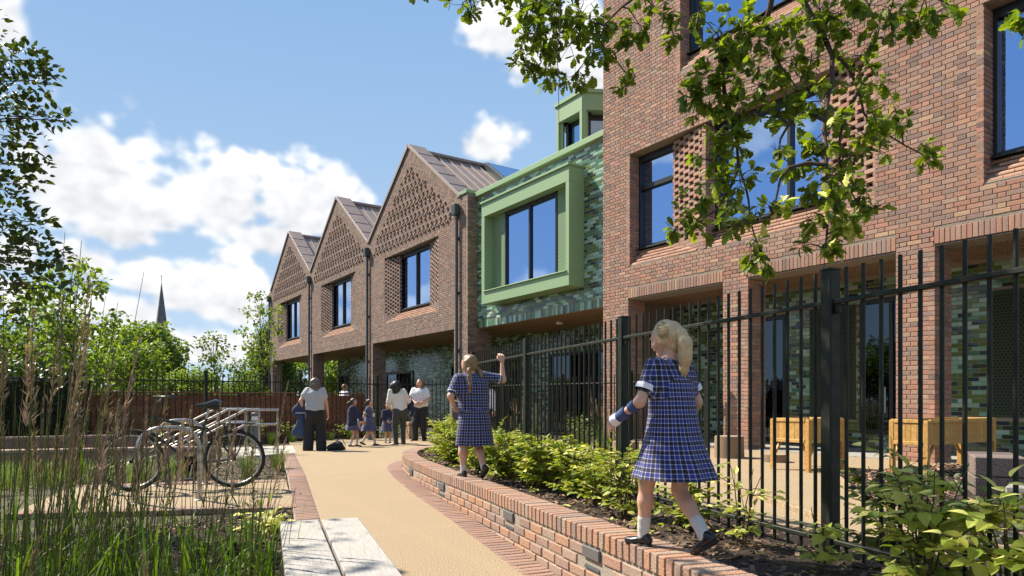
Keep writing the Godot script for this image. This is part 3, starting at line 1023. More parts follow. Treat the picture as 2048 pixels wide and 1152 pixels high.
func gable_wing() -> void:
	var t := thing("gabled_school_wing", "brown brick school wing with three sawtooth gables and perforated brick windows", "building")
	var bs := BrickSet.new()
	var ub := [19.6, 27.55, 35.5, 43.45]
	var U0 := 19.17
	var U1 := 43.95
	var win := [[21.18, 25.88], [29.13, 33.83], [37.1, 41.8]]
	var gnd := [[20.07, 27.13], [27.9, 35.13], [35.9, 43.1]]
	var ev := 7.87
	var rise := 2.9
	var roof_at := func(u: float) -> float:
		if u < ub[0] or u > ub[3]: return ev
		var b := 0
		while b < 2 and u > ub[b + 1]: b += 1
		var c: float = (ub[b] + ub[b + 1]) * 0.5
		return ev + rise * (1.0 - absf(u - c) / (7.95 * 0.5))
	var spans := func(a: float, b: float) -> Array:
		var s := [[U0, U1]]
		if a < 3.74:
			for g in gnd: s = subtract(s, g[0], g[1])
		if b > 4.27 and a < 6.87:
			for w in win: s = subtract(s, w[0], w[1])
		if b > ev - 0.45:
			s = []
			var hw := 7.95 * 0.5 * (1.0 - (b - ev) / rise) - 0.42
			if b < ev - 0.05:
				s = [[U0, U1]]
				for k in range(0, 4): s = subtract(s, ub[k] - (0.43 + (ev - b) * 0.0) if k else U0, ub[k] + 0.43 if k < 3 else U1)
				s = [[U0, U1]]
			elif hw > 0.1:
				for k in 3:
					var c: float = (ub[k] + ub[k + 1]) * 0.5
					s.append([c - hw, c + hw])
		return s
	var proud := func(u: float, y: float, k: int, head: bool) -> float:
		if not head or y < 7.1: return 0.0
		if roof_at.call(u) - y < 0.75: return 0.0
		var d := fposmod(u - 19.6, 7.95)
		if d < 0.6 or d > 7.35: return 0.0
		var r := k % 8
		if r == 0 or r == 1 or r == 3 or r == 6: return 0.05
		return 0.0
	flemish(bs, FX, 0.0, 10.9, spans, WT_G, proud)
	for g in gnd: soldiers(bs, FX, 3.52, g[0], g[1], WT_G)
	# soldier bricks set square to the verge
	var sl := sqrt(1.0 + pow(rise / 3.975, 2))
	for k in 3:
		var c: float = (ub[k] + ub[k + 1]) * 0.5
		for sgn in [-1, 1]:
			var n := int(3.975 * sl / 0.078)
			var al := Vector3(0, -rise / 3.975, -sgn).normalized()
			var up := Vector3(-1, 0, 0).cross(al) * (1.0 if sgn < 0 else -1.0)
			if up.y < 0: up = -up
			for i in n:
				var f := (i + 0.5) / n
				var u: float = c + sgn * 3.975 * f
				var y: float = ev + rise * (1.0 - f)
				var pos := Vector3(FX + rng.randf_range(-0.004, 0.002), y, -u) - up * 0.17
				if pos.y < 7.6: continue
				lay(bs, pos, Basis(up, Vector3(-1, 0, 0).cross(up), Vector3(-1, 0, 0)), 0.3, pick(WT_G), Vector3(FX, y, u).length(), 0.066)
	for g in gnd: jamb(bs, g[1], FX, FX + 0.6, 0.0, 3.52, WT_G)
	jamb(bs, U0, FX, FX + 0.42, 3.5, 7.8, WT_G)
	jamb(bs, U0, FX, FX + 0.9, 0.0, 3.5, WT_G)
	for w in win: make_window(t, bs, w[0], w[1], 4.27, 6.87, 3, [(w[0] + w[1]) * 0.5], 0, WT_G, PAL_SILL)
	# jambs look towards the camera: shift them a hair towards it
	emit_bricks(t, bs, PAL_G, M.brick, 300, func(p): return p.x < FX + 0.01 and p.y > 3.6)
	var b := FX + 0.009
	var rects := [[U0 + 0.01, 20.07, 0, 3.74], [27.13, 27.9, 0, 3.74], [35.13, 35.9, 0, 3.74], [43.1, U1, 0, 3.74], [U0 + 0.01, U1, 3.53, 4.25], [U0 + 0.01, 21.18, 4.25, 6.88], [25.88, 29.13, 4.25, 6.88], [33.83, 37.1, 4.25, 6.88], [41.8, U1, 4.25, 6.88], [U0 + 0.01, U1, 6.88, 7.86]]
	part(t, "wall", wall_boxes(rects, b, b + 0.55), M.mortar)
	var sb := mb()
	for w in win:
		sb.quad(Vector3(FX + 0.03, 4.26, -w[0]), Vector3(FX + 0.006, 4.26, -w[1]), Vector3(FX + 0.38, 4.65, -w[1]), Vector3(FX + 0.38, 4.65, -w[0]))
	part(t, "sill_bed", sb.mesh(), M.mortar)
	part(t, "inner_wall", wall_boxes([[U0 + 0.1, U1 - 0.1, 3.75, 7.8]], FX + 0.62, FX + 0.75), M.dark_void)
	part(t, "side_wall", mbox(Vector3(FX + 0.5 + 5.0, 3.9 + 1.8, -(U0 + 0.12)), Vector3(9.9, 4.3, 0.2)), M.mortar)
	var tw := mb()
	for k in 3:
		var c: float = (ub[k] + ub[k + 1]) * 0.5
		for xx in [b, b + 0.6]:
			tw.tri(Vector3(xx, ev - 0.02, -(c - 3.975)), Vector3(xx, ev - 0.02, -(c + 3.975)), Vector3(xx, ev + rise - 0.01, -c))
	part(t, "gable_wall", tw.mesh(), M.mortar)
	# roofs: standing seam zinc, raised verge capping on each gable
	for k in 3:
		var c: float = (ub[k] + ub[k + 1]) * 0.5
		var rf := Node3D.new()
		rf.name = "roof"
		t.add_child(rf, true)
		for sgn in [-1, 1]:
			var dn := Vector3(0, -rise, -sgn * 3.975)
			var ln := dn.length()
			dn /= ln
			var out := Vector3(0, 3.975, -sgn * rise).normalized()
			var bb := Basis(Vector3(1, 0, 0), out, Vector3(1, 0, 0).cross(out))
			var top := Vector3(0, ev + rise, -c)
			var mid := top + dn * ln * 0.5
			var sh := mb()
			sh.box(mid + Vector3(17.0, 0, 0) - out * 0.20, Vector3(10.5, 0.08, ln), bb)
			part(rf, "roof_sheet", sh.mesh(), M.zinc)
			var i := 0
			while i < 22:
				part(rf, "seam", mbox(mid + Vector3(12.25 + i * 0.45, 0, 0) - out * 0.14, Vector3(0.025, 0.06, ln - 0.1), 0.0, bb), M.zinc_edge)
				i += 1
			# verge capping panels
			var np := 5
			for j in np:
				var f0 := float(j) / np
				var pl := ln / np
				var cpos := top + dn * (ln * f0 + pl * 0.5) + Vector3(FX + 0.31, 0, 0) + out * 0.03
				part(rf, "verge_panel", mbox(cpos, Vector3(0.70, 0.03, pl - 0.012), 0.006, bb), M.zinc)
				part(rf, "verge_clip", mbox(cpos + dn * (pl * 0.5) + out * 0.02, Vector3(0.70, 0.03, 0.03), 0.005, bb), M.zinc_edge)
			part(rf, "verge_edge", mbox(mid + Vector3(FX - 0.045, 0, 0) - out * 0.01, Vector3(0.03, 0.11, ln), 0.004, bb), M.zinc_edge)
			part(rf, "verge_upstand", mbox(mid + Vector3(FX + 0.67, 0, 0) - out * 0.09, Vector3(0.03, 0.24, ln), 0.004, bb), M.zinc)
		part(rf, "ridge_cap", mbox(Vector3(17.0, ev + rise - 0.11, -c), Vector3(10.4, 0.06, 0.2), 0.01), M.zinc_edge)
	# roof light on the nearest roof
	var o3 := Vector3(0, 3.975, rise).normalized()
	var b3 := Basis(Vector3(1, 0, 0), o3, Vector3(1, 0, 0).cross(o3))
	var rl := Node3D.new()
	rl.name = "roof_light"
	t.add_child(rl, true)
	var rc := Vector3(16.0, ev + rise - 0.75, -(23.575 - 0.95)) - o3 * 0.02
	part(rl, "frame", mbox(rc, Vector3(3.4, 0.3, 1.9), 0.02, b3), M.pipe)
	part(rl, "pane", mbox(rc + o3 * 0.155, Vector3(3.1, 0.02, 1.6), 0.0, b3), M.glass)
	# rainwater pipes with hopper heads
	for u in [19.75, 27.52, 35.5, 43.5]:
		var rp := Node3D.new()
		rp.name = "downpipe"
		t.add_child(rp, true)
		var pm := mb(true)
		pm.tube(PackedVector3Array([Vector3(FX - 0.08, 0.05, -u), Vector3(FX - 0.08, 7.3, -u)]), PackedFloat32Array([0.05, 0.05]), 10)
		part(rp, "pipe", pm.mesh(), M.pipe)
		part(rp, "hopper", mbox(Vector3(FX - 0.12, 7.42, -u), Vector3(0.2, 0.36, 0.26), 0.015), M.pipe)
		for y in [0.9, 2.8, 4.7, 6.5]:
			part(rp, "bracket", mbox(Vector3(FX - 0.05, y, -u), Vector3(0.09, 0.05, 0.15), 0.006), M.pipe)
	# undercroft: soffit and green glazed wall
	part(t, "soffit", mbox(Vector3(12.7, 3.56, -31.5), Vector3(2.4, 0.06, 24.4)), M.soffit_wood)
	var back := 13.9
	var doors := [[20.2, 22.6, 0.05, 2.8], [24.6, 25.3, 0.05, 2.6], [29.0, 33.6, 0.6, 2.5], [37.5, 39.0, 0.05, 2.6]]
	var ts := BrickSet.new()
	var sp := func(a: float, bb: float) -> Array:
		var s := [[12.7, 39.3]]
		for d in doors:
			if bb > d[2] and a < d[3]: s = subtract(s, d[0], d[1])
		s = subtract(s, 14.0, 18.4) if a < 2.7 else s
		return s
	tiles(ts, back, 0.0, 3.55, sp)
	emit_bricks(t, ts, PAL_T, M.tile, 120, func(p): return -p.z > 20 and -p.z < 27 and p.y > 1.5, 0.02, "glazed_brick", "glazed_bricks_further_off")
	part(t, "glazed_wall", wall_boxes([[12.7, 39.3, 0, 3.6]], back + 0.006, back + 0.2), M.tile_grout)
	for d in doors: door_set(t, back, d, [0.33, 0.66] if d[1] - d[0] > 2 else [])
	door_set(t, back, [14.0, 18.4, 0.1, 2.7], [0.25, 0.5, 0.75])

func green_link() -> void:
	var t := thing("green_tiled_bay", "recessed bay of glossy green glazed tiles with a boxed green window", "building")
	var X := 11.45
	var ts := BrickSet.new()
	tiles(ts, X, 3.72, 7.74, func(_a, _b): return [[12.62, 19.16]])
	var n := int(6.54 / 0.075)
	for i in n:
		lay(ts, Vector3(X, 3.60, -(12.62 + (i + 0.5) * 6.54 / n)), Basis(Vector3(0, 1, 0), Vector3(0, 0, -1), Vector3(-1, 0, 0)) * Basis(Vector3(0, 1, 0), rng.randf_range(-0.012, 0.012)), 0.217, pick(WT_T), 14.0, 0.067)
	emit_bricks(t, ts, PAL_T, M.tile, 300, func(p): return p.y < 4.2 or p.y > 7.2 or -p.z < 13.7, 0.02, "glazed_tile", "glazed_tiles_further_off")
	part(t, "wall", wall_boxes([[12.6, 19.2, 3.49, 7.74]], X + 0.006, X + 0.4), M.tile_grout)
	part(t, "soffit", mbox(Vector3(12.68, 3.50, -15.9), Vector3(2.4, 0.05, 6.55)), M.soffit_wood)
	part(t, "parapet_cap", mbox(Vector3(X + 0.2, 7.82, -15.7), Vector3(0.62, 0.16, 6.9), 0.012), M.green_metal)
	part(t, "parapet_cap", mbox(Vector3(X - 0.08, 7.93, -19.5), Vector3(0.62, 0.12, 0.66), 0.012), M.green_metal)
	part(t, "roof_slab", mbox(Vector3(16.5, 7.7, -15.9), Vector3(9.5, 0.1, 6.5)), M.zinc)
	part(t, "ceiling_light", mbox(Vector3(12.4, 3.43, -16.0), Vector3(0.16, 0.08, 0.16), 0.02), M.white)
	# boxed oriel
	var w := Node3D.new()
	w.name = "boxed_window"
	t.add_child(w, true)
	var x0 := 10.95
	var u0 := 13.73
	var u1 := 18.05
	var y0 := 4.1
	var y1 := 7.18
	var o0 := 13.87
	var o1 := 17.88
	var p0 := 4.49
	var p1 := 6.78
	var m := mb()
	# four sides as mitred slabs: cap, bottom (sloping back), cheeks
	m.box(Vector3((x0 + X) * 0.5, (p1 + y1) * 0.5, -(u0 + u1) * 0.5), Vector3(X - x0, y1 - p1, u1 - u0), Basis.IDENTITY, 0.006)
	m.box(Vector3((x0 + X) * 0.5, (p0 + y0) * 0.5, -(u0 + u1) * 0.5), Vector3(X - x0, p0 - y0, u1 - u0), Basis.IDENTITY, 0.006)
	m.box(Vector3((x0 + X) * 0.5, (p0 + p1) * 0.5, -(u0 + o0) * 0.5), Vector3(X - x0, p1 - p0, o0 - u0), Basis.IDENTITY, 0.004)
	m.box(Vector3((x0 + X) * 0.5, (p0 + p1) * 0.5, -(u1 + o1) * 0.5), Vector3(X - x0, p1 - p0, u1 - o1), Basis.IDENTITY, 0.004)
	part(w, "casing", m.mesh(), M.green_metal)
	part(w, "hood", mbox(Vector3((x0 + X) * 0.5 - 0.02, y1 + 0.03, -(u0 + u1) * 0.5), Vector3(X - x0 + 0.06, 0.06, u1 - u0 + 0.06), 0.006), M.green_metal)
	part(w, "sill", mbox(Vector3(x0 + 0.12, p0 - 0.012, -(o0 + o1) * 0.5), Vector3(0.34, 0.03, o1 - o0 + 0.1), 0.006), M.green_metal)
	var gx := 11.27
	perforated(w, gx, [o0, o0 + 0.72, p0, p1], M.green_metal, M.green_dark)
	perforated(w, gx, [o1 - 0.72, o1, p0, p1], M.green_metal, M.green_dark)
	var a := o0 + 0.72
	var b := o1 - 0.72
	var fm := mb()
	for z in [a + 0.04, b - 0.04, (a + b) * 0.5]: fm.box(Vector3(gx - 0.01, (p0 + p1) * 0.5, -z), Vector3(0.09, p1 - p0, 0.07), Basis.IDENTITY, 0.005)
	for y in [p0 + 0.04, p1 - 0.06]: fm.box(Vector3(gx - 0.008, y, -(a + b) * 0.5), Vector3(0.085, 0.09, b - a - 0.1), Basis.IDENTITY, 0.005)
	part(w, "frame", fm.mesh(), M.frame)
	for k in 2:
		var c := lerpf(a, b, 0.25 + 0.5 * k)
		part(w, "pane", mbox(Vector3(gx + 0.012, (p0 + p1) * 0.5, -c), Vector3(0.012, p1 - p0 - 0.1, (b - a) * 0.5 - 0.08)), M.glass)
	# casing joints
	# lantern on the roof: six sided, deep reveals
	var l := thing("roof_lantern", "six-sided green metal roof lantern with deep-set windows above the tiled bay", "roof lantern", Vector3(14.1, 7.74, -16.3))
	var R := 1.28
	var Hh := 2.55
	for i in 6:
		var a0 := PI / 3.0 * i + PI + PI / 6.0
		var a1 := a0 + PI / 3.0
		var v0 := Vector3(cos(a0), 0, sin(a0)) * R
		var v1 := Vector3(cos(a1), 0, sin(a1)) * R
		var al := (v1 - v0).normalized()
		var nn := ((v0 + v1) * 0.5).normalized()
		var bb := Basis(al, Vector3.UP, nn)
		var c := (v0 + v1) * 0.5
		var fc := mb()
		fc.box(c + Vector3.UP * (Hh - 0.28) - nn * 0.2, Vector3(R - 0.02, 0.5, 0.4), bb, 0.004)
		for s in [-1, 1]: fc.box(c + al * s * (R * 0.5 - 0.07) + Vector3.UP * (Hh - 0.53) * 0.5 - nn * 0.12, Vector3(0.12, Hh - 0.53, 0.24), bb, 0.004)
		part(l, "face", fc.mesh(), M.green_metal)
		part(l, "window_frame", mbox(c + Vector3.UP * 1.0 - nn * 0.36, Vector3(R - 0.12, 2.0, 0.05), 0.0, bb), M.frame)
		part(l, "pane", mbox(c + Vector3.UP * 0.95 - nn * 0.33, Vector3(R - 0.5, 1.76, 0.02), 0.0, bb), M.glass)
		part(l, "capping", mbox(c * 1.0 + Vector3.UP * (Hh + 0.03) - nn * 0.17, Vector3(R + 0.04, 0.11, 0.44), 0.006, bb), M.green_metal)
	part(l, "lid", mbox(Vector3(0, Hh, 0), Vector3(1.6, 0.05, 1.6)), M.zinc)

# ---------------------------------------------------------------- railings
func railing(called: String, label: String, posts: Array, base: Array, top: float, per: int, post_h := 0.0, group := "") -> void:
	var t := thing(called, label, "fence", Vector3.ZERO, 0.0, group)
	var bar := mb(true)
	bar.tube(PackedVector3Array([Vector3.ZERO, Vector3(0, 1, 0)]), PackedFloat32Array([0.0105, 0.0105]), 10)
	var barm := bar.mesh()
	for i in posts.size():
		var p: Vector2 = posts[i]
		var b: float = base[i]
		var d: Vector2 = (posts[mini(i + 1, posts.size() - 1)] - posts[maxi(i - 1, 0)])
		var bb := Basis(Vector3.UP, atan2(d.x, d.y))
		part(t, "post", mbox(Vector3(0, (top + post_h + b - 0.1) * 0.5, 0), Vector3(0.075, top + post_h - b + 0.1, 0.075), 0.006), M.fence, Transform3D(bb, Vector3(p.x, 0, p.y)))
		part(t, "post_cap", mbox(Vector3(0, top + post_h + 0.004, 0), Vector3(0.079, 0.012, 0.079), 0.003), M.fence, Transform3D(bb, Vector3(p.x, 0, p.y)))
	for i in posts.size() - 1:
		var a: Vector2 = posts[i]
		var c: Vector2 = posts[i + 1]
		var d := c - a
		var L := d.length()
		d /= L
		var bb := Basis(Vector3.UP, atan2(d.x, d.y))
		var mid := (a + c) * 0.5
		var b0: float = base[i]
		var b1: float = base[i + 1]
		var sl := atan2(b1 - b0, L)
		part(t, "top_rail", mbox(Vector3.ZERO, Vector3(0.05, 0.026, L - 0.076), 0.004), M.fence, Transform3D(bb, Vector3(mid.x, top - 0.18, mid.y)))
		part(t, "bottom_rail", mbox(Vector3.ZERO, Vector3(0.05, 0.026, L - 0.076), 0.004), M.fence, Transform3D(bb * Basis(Vector3(1, 0, 0), -sl), Vector3(mid.x, (b0 + b1) * 0.5 + 0.1, mid.y)))
		for e in [-1, 1]:
			part(t, "bracket", mbox(Vector3.ZERO, Vector3(0.03, 0.06, 0.03), 0.005), M.fence, Transform3D(bb, Vector3(mid.x + d.x * e * (L * 0.5 - 0.055), top - 0.215, mid.y + d.y * e * (L * 0.5 - 0.055))))
		for k in per:
			var f := (k + 1.0) / (per + 1.0)
			var q := a.lerp(c, f)
			var lo := lerpf(b0, b1, f) + 0.02
			part(t, "bar", barm, M.fence, Transform3D(Basis.from_scale(Vector3(1, top - lo, 1)), Vector3(q.x, lo, q.y)))

func fences() -> void:
	railing("front_railing", "dark green vertical bar railing running beside the two girls", [Vector2(3.05, 0.08), Vector2(3.585, -2.17), Vector2(4.12, -4.41), Vector2(4.67, -6.65), Vector2(5.25, -8.88), Vector2(6.2, -10.4)], [0.27, 0.27, 0.27, 0.27, 0.25, 0.22], 1.87, 20)
	railing("back_railing", "dark green vertical bar railing behind the group of women and children", [Vector2(-1.8, -17.2), Vector2(0.62, -17.55), Vector2(2.98, -17.55), Vector2(5.28, -17.75), Vector2(7.65, -18.35), Vector2(9.9, -18.0)], [0.08, 0.08, 0.08, 0.08, 0.08, 0.08], 1.78, 17, 0.06)
	railing("inner_railing", "dark green railing dividing the play area beyond the front railing", [Vector2(9.9, -17.9), Vector2(10.15, -15.6), Vector2(10.4, -13.3), Vector2(10.6, -11.1), Vector2(10.85, -9.2)], [0.12, 0.12, 0.15, 0.17, 0.19], 1.72, 17, 0.06)
	# timber board fence behind the back railing
	var t := thing("timber_board_fence", "reddish timber board fence with capping behind the back railing", "fence")
	var wm := []
	for k in 4:
		var c: Color = [lin(0.27, 0.105, 0.055), lin(0.24, 0.095, 0.05), lin(0.30, 0.125, 0.065), lin(0.22, 0.085, 0.05)][k]
		wm.append(grained(c, 0.75, M.g1, 1.5))
	var A := Vector2(0.55, -18.4)
	var B := Vector2(7.6, -19.3)
	var d := (B - A).normalized()
	var bb := Basis(Vector3.UP, atan2(d.x, d.y))
	var L := A.distance_to(B)
	var np := 4
	for i in np:
		var c := A + d * (i + 0.5) * L / np
		for j in 9:
			part(t, "board", mbox(Vector3.ZERO, Vector3(0.025, 0.1365, L / np - 0.09), 0.004), wm[rng.randi() % 4], Transform3D(bb * Basis(Vector3(0, 0, 1), 0.02), Vector3(c.x, 0.11 + j * 0.137, c.y)))
		part(t, "cap", mbox(Vector3.ZERO, Vector3(0.14, 0.045, L / np - 0.004), 0.006), wm[2], Transform3D(bb, Vector3(c.x, 1.335, c.y)))
	for i in np + 1:
		var c := A + d * i * L / np
		part(t, "post", mbox(Vector3(0, 0.65, 0), Vector3(0.11, 1.32, 0.1), 0.006), wm[3], Transform3D(bb, Vector3(c.x, 0, c.y)))

# ---------------------------------------------------------------- things on the ground
func tube_mesh(pts: Array, r: float, seg := 10) -> ArrayMesh:
	var m := mb(true)
	m.tube(PackedVector3Array(pts), PackedFloat32Array([r]), seg)
	return m.mesh()

func arc_pts(c: Vector3, a: Vector3, b: Vector3, t0: float, t1: float, n: int) -> Array:
	var o := []
	for i in n + 1:
		var t := lerpf(t0, t1, float(i) / n)
		o.append(c + a * cos(t) + b * sin(t))
	return o

func hoop(label: String, a: Vector2, b: Vector2) -> void:
	var y := gy((a.y + b.y) * 0.5)
	var t := thing("cycle_stand", label, "cycle stand", Vector3(a.x, y, a.y), 0.0, "steel cycle stands on the gravel pad")
	var d := Vector3(b.x - a.x, 0, b.y - a.y)
	var L := d.length()
	d /= L
	var r := 0.22
	var H := 0.76
	var pts := [Vector3(0, -0.05, 0), Vector3(0, 0.3, 0)]
	pts += arc_pts(Vector3(0, H - r, 0) + d * r, -d * r, Vector3.UP * r, 0.0, PI / 2, 8)
	pts += arc_pts(Vector3(0, H - r, 0) + d * (L - r), d * r, Vector3.UP * r, PI / 2, 0.0, 8)
	pts += [d * L + Vector3(0, 0.3, 0), d * L + Vector3(0, -0.05, 0)]
	part(t, "hoop", tube_mesh(pts, 0.025, 12), M.steel)
	for q in [Vector3.ZERO, d * L]:
		var fm := mb(true)
		fm.lathe(q, [Vector2(0.0, 0.012), Vector2(0.05, 0.012), Vector2(0.055, 0.002)], 14)
		part(t, "base_collar", fm.mesh(), M.steel)

func bicycle() -> void:
	var fr := Vector3(0.84, 0, -8.61)
	var rr := Vector3(1.73, 0, -8.36)
	var y := gy(-8.5) + 0.004
	var t := thing("bicycle", "black roadster bicycle leaning on the steel cycle stands", "bicycle", Vector3(rr.x, y, rr.z))
	var blk := mat(lin(0.014, 0.015, 0.017), 0.3)
	var rub := mat(lin(0.018, 0.018, 0.018), 0.85)
	var d := (fr - rr)
	d.y = 0
	d = d.normalized()
	var side := Vector3.UP.cross(d)
	var R := 0.335
	var WB := 1.06
	var hubs := [Vector3(0, R, 0), d * WB + Vector3(0, R, 0)]
	var steel: Material = M.steel_grey
	for k in 2:
		var w := Node3D.new()
		w.name = "wheel"
		t.add_child(w, true)
		var h: Vector3 = hubs[k]
		part(w, "tyre", tube_mesh(arc_pts(h, d * (R - 0.018), Vector3.UP * (R - 0.018), 0, TAU, 40), 0.018, 8), rub)
		part(w, "rim", tube_mesh(arc_pts(h, d * (R - 0.045), Vector3.UP * (R - 0.045), 0, TAU, 40), 0.011, 6), steel)
		var sp := mb(true)
		for i in 24:
			var a := TAU * i / 24.0
			var o := side * (0.03 if i % 2 else -0.03)
			sp.tube(PackedVector3Array([h + o, h + (d * cos(a) + Vector3.UP * sin(a)) * (R - 0.05)]), PackedFloat32Array([0.0014]), 4, false)
		part(w, "spokes", sp.mesh(), steel)
		part(w, "hub", tube_mesh([h - side * 0.045, h + side * 0.045], 0.02), steel)
		# mudguard
		var mg := mb(true)
		var t0 := 0.35 if k == 0 else 0.25
		var g := arc_pts(h, d * (R + 0.022), Vector3.UP * (R + 0.022), (0.1 if k == 0 else 0.4) * PI * 0.9, (1.13 if k == 0 else 1.1) * PI, 18) if k == 0 else arc_pts(h, d * (R + 0.022), Vector3.UP * (R + 0.022), -0.05 * PI, 0.8 * PI, 18)
		if k == 0: g = arc_pts(h, d * (R + 0.022), Vector3.UP * (R + 0.022), 0.15 * PI, 1.08 * PI, 18)
		for i in g.size() - 1:
			mg.use_n = false
			mg.quad(g[i] - side * 0.026, g[i] + side * 0.026, g[i + 1] + side * 0.026, g[i + 1] - side * 0.026)
		var mg2 := mb()
		for i in g.size() - 1: mg2.quad(g[i] - side * 0.026, g[i] + side * 0.026, g[i + 1] + side * 0.026, g[i + 1] - side * 0.026)
		part(w, "mudguard", mg2.mesh(), blk)
	var bbk := d * 0.44 + Vector3(0, 0.29, 0)
	var seat_top := d * 0.30 + Vector3(0, 0.80, 0)
	var head_t := d * 0.83 + Vector3(0, 0.86, 0)
	var head_b := d * 0.88 + Vector3(0, 0.66, 0)
	var f := mb(true)
	var tb := func(a: Vector3, b: Vector3, r: float): f.tube(PackedVector3Array([a, b]), PackedFloat32Array([r]), 8)
	tb.call(bbk, seat_top, 0.016)
	tb.call(bbk, head_b, 0.018)
	tb.call(seat_top - Vector3(0, 0.12, 0), head_t - Vector3(0, 0.05, 0), 0.016)
	tb.call(head_t, head_b, 0.018)
	for s in [-1, 1]:
		tb.call(bbk + side * 0.02 * s, hubs[0] + side * 0.055 * s, 0.009)
		tb.call(seat_top - Vector3(0, 0.1, 0) + side * 0.02 * s, hubs[0] + side * 0.055 * s, 0.008)
		f.tube(PackedVector3Array([head_b + side * 0.03 * s, d * 0.97 + Vector3(0, 0.48, 0) + side * 0.05 * s, hubs[1] + side * 0.05 * s]), PackedFloat32Array([0.012, 0.011, 0.008]), 8)
	part(t, "frame", f.mesh(), blk)
	part(t, "seat_post", tube_mesh([seat_top, d * 0.275 + Vector3(0, 0.93, 0)], 0.013), steel)
	var sd := mb(true)
	sd.tube(PackedVector3Array([d * 0.14 + Vector3(0, 0.955, 0), d * 0.2 + Vector3(0, 0.96, 0), d * 0.3 + Vector3(0, 0.955, 0), d * 0.41 + Vector3(0, 0.95, 0)]), PackedFloat32Array([0.05, 0.07, 0.035, 0.016]), 8)
	part(t, "saddle", sd.mesh(), blk)
	var hb := mb(true)
	var stem := d * 0.80 + Vector3(0, 1.0, 0)
	hb.tube(PackedVector3Array([head_t, stem]), PackedFloat32Array([0.012]), 8)
	hb.tube(PackedVector3Array([stem + side * 0.27 - d * 0.16 + Vector3(0, 0.05, 0), stem + side * 0.25 + Vector3(0, 0.05, 0), stem + side * 0.1, stem - side * 0.1, stem - side * 0.25 + Vector3(0, 0.05, 0), stem - side * 0.27 - d * 0.16 + Vector3(0, 0.05, 0)]), PackedFloat32Array([0.013]), 8)
	part(t, "handlebar", hb.mesh(), blk)
	var rk := mb(true)
	var ry := Vector3(0, R * 2 + 0.07, 0)
	for s in [-1, 1]:
		rk.tube(PackedVector3Array([d * 0.2 + ry + side * 0.06 * s, -d * 0.22 + ry + side * 0.06 * s]), PackedFloat32Array([0.006]), 6)
		for e in [0.12, -0.02, -0.18]: rk.tube(PackedVector3Array([d * e + ry + side * 0.06 * s, hubs[0] + side * 0.06 * s]), PackedFloat32Array([0.006]), 6)
	for e in [0.2, 0.0, -0.22]: rk.tube(PackedVector3Array([d * e + ry - side * 0.06, d * e + ry + side * 0.06]), PackedFloat32Array([0.006]), 6)
	part(t, "rear_rack", rk.mesh(), blk)
	part(t, "chainring", tube_mesh([bbk + side * 0.05, bbk + side * 0.058], 0.09, 20), blk)
	for s in [-1, 1]:
		var e: Vector3 = bbk + (Vector3(0, -0.165, 0) + d * 0.03) * s + side * 0.075 * s
		part(t, "crank", tube_mesh([bbk + side * 0.07 * s, e], 0.009), steel)
		part(t, "pedal", mbox(e + side * 0.05 * s, Vector3(0.09, 0.022, 0.09), 0.004, Basis(Vector3.UP, atan2(d.x, d.z))), blk)

func bench_near() -> void:
	# two weathered boards on dark steel legs, running away from the camera along the path edge
	var A := Vector2(1.42, -4.35)      # middle of far end
	var B := Vector2(0.84, -2.05)
	var d := (A - B).normalized()
	var L := A.distance_to(B)
	var c := (A + B) * 0.5
	var top := 0.38
	var t := thing("timber_bench", "weathered pale timber plank bench at the bottom edge of the path", "bench", Vector3(c.x, 0, c.y), atan2(d.x, d.y))
	var gr := ntex(512, 0.02, 4, 71, [[0.15, Color(0.84, 0.83, 0.82)], [0.5, Color(0.94, 0.935, 0.93)], [0.85, Color(1, 1, 1)]])
	for s in [-1, 1]:
		var wd := grained(lin(0.40, 0.385, 0.36), 0.8, gr, 1.0, 0.2, null, false)
		wd.uv1_scale = Vector3(14, 9, 0.5)
		wd.uv1_offset = Vector3(s * 0.3, 0, s * 0.2)
		part(t, "plank", mbox(Vector3(s * 0.126, top - 0.025, 0), Vector3(0.235, 0.05, L), 0.006), wd)
	for e in [-0.5, 0.5]:
		part(t, "end_panel", mbox(Vector3(0, (top - 0.05 + gy(c.y)) * 0.5 - 0.02, e * (L - 0.05)), Vector3(0.475, top - 0.05 - gy(c.y) + 0.04, 0.04), 0.004), grained(lin(0.50, 0.47, 0.42), 0.8, gr, 2.0))
	var dark := mat(lin(0.10, 0.065, 0.04), 0.6)
	for e in [-0.3, 0.3]:
		part(t, "leg", mbox(Vector3(-0.12, (top - 0.05 + gy(c.y)) * 0.5 - 0.02, e * L), Vector3(0.07, top - 0.05 - gy(c.y) + 0.04, 0.07), 0.004), dark)
		part(t, "leg", mbox(Vector3(0.12, (top - 0.05 + gy(c.y)) * 0.5 - 0.02, e * L), Vector3(0.07, top - 0.05 - gy(c.y) + 0.04, 0.07), 0.004), dark)
	part(t, "side_rail", mbox(Vector3(-0.17, top - 0.11, 0), Vector3(0.04, 0.1, L - 0.1), 0.004), dark)

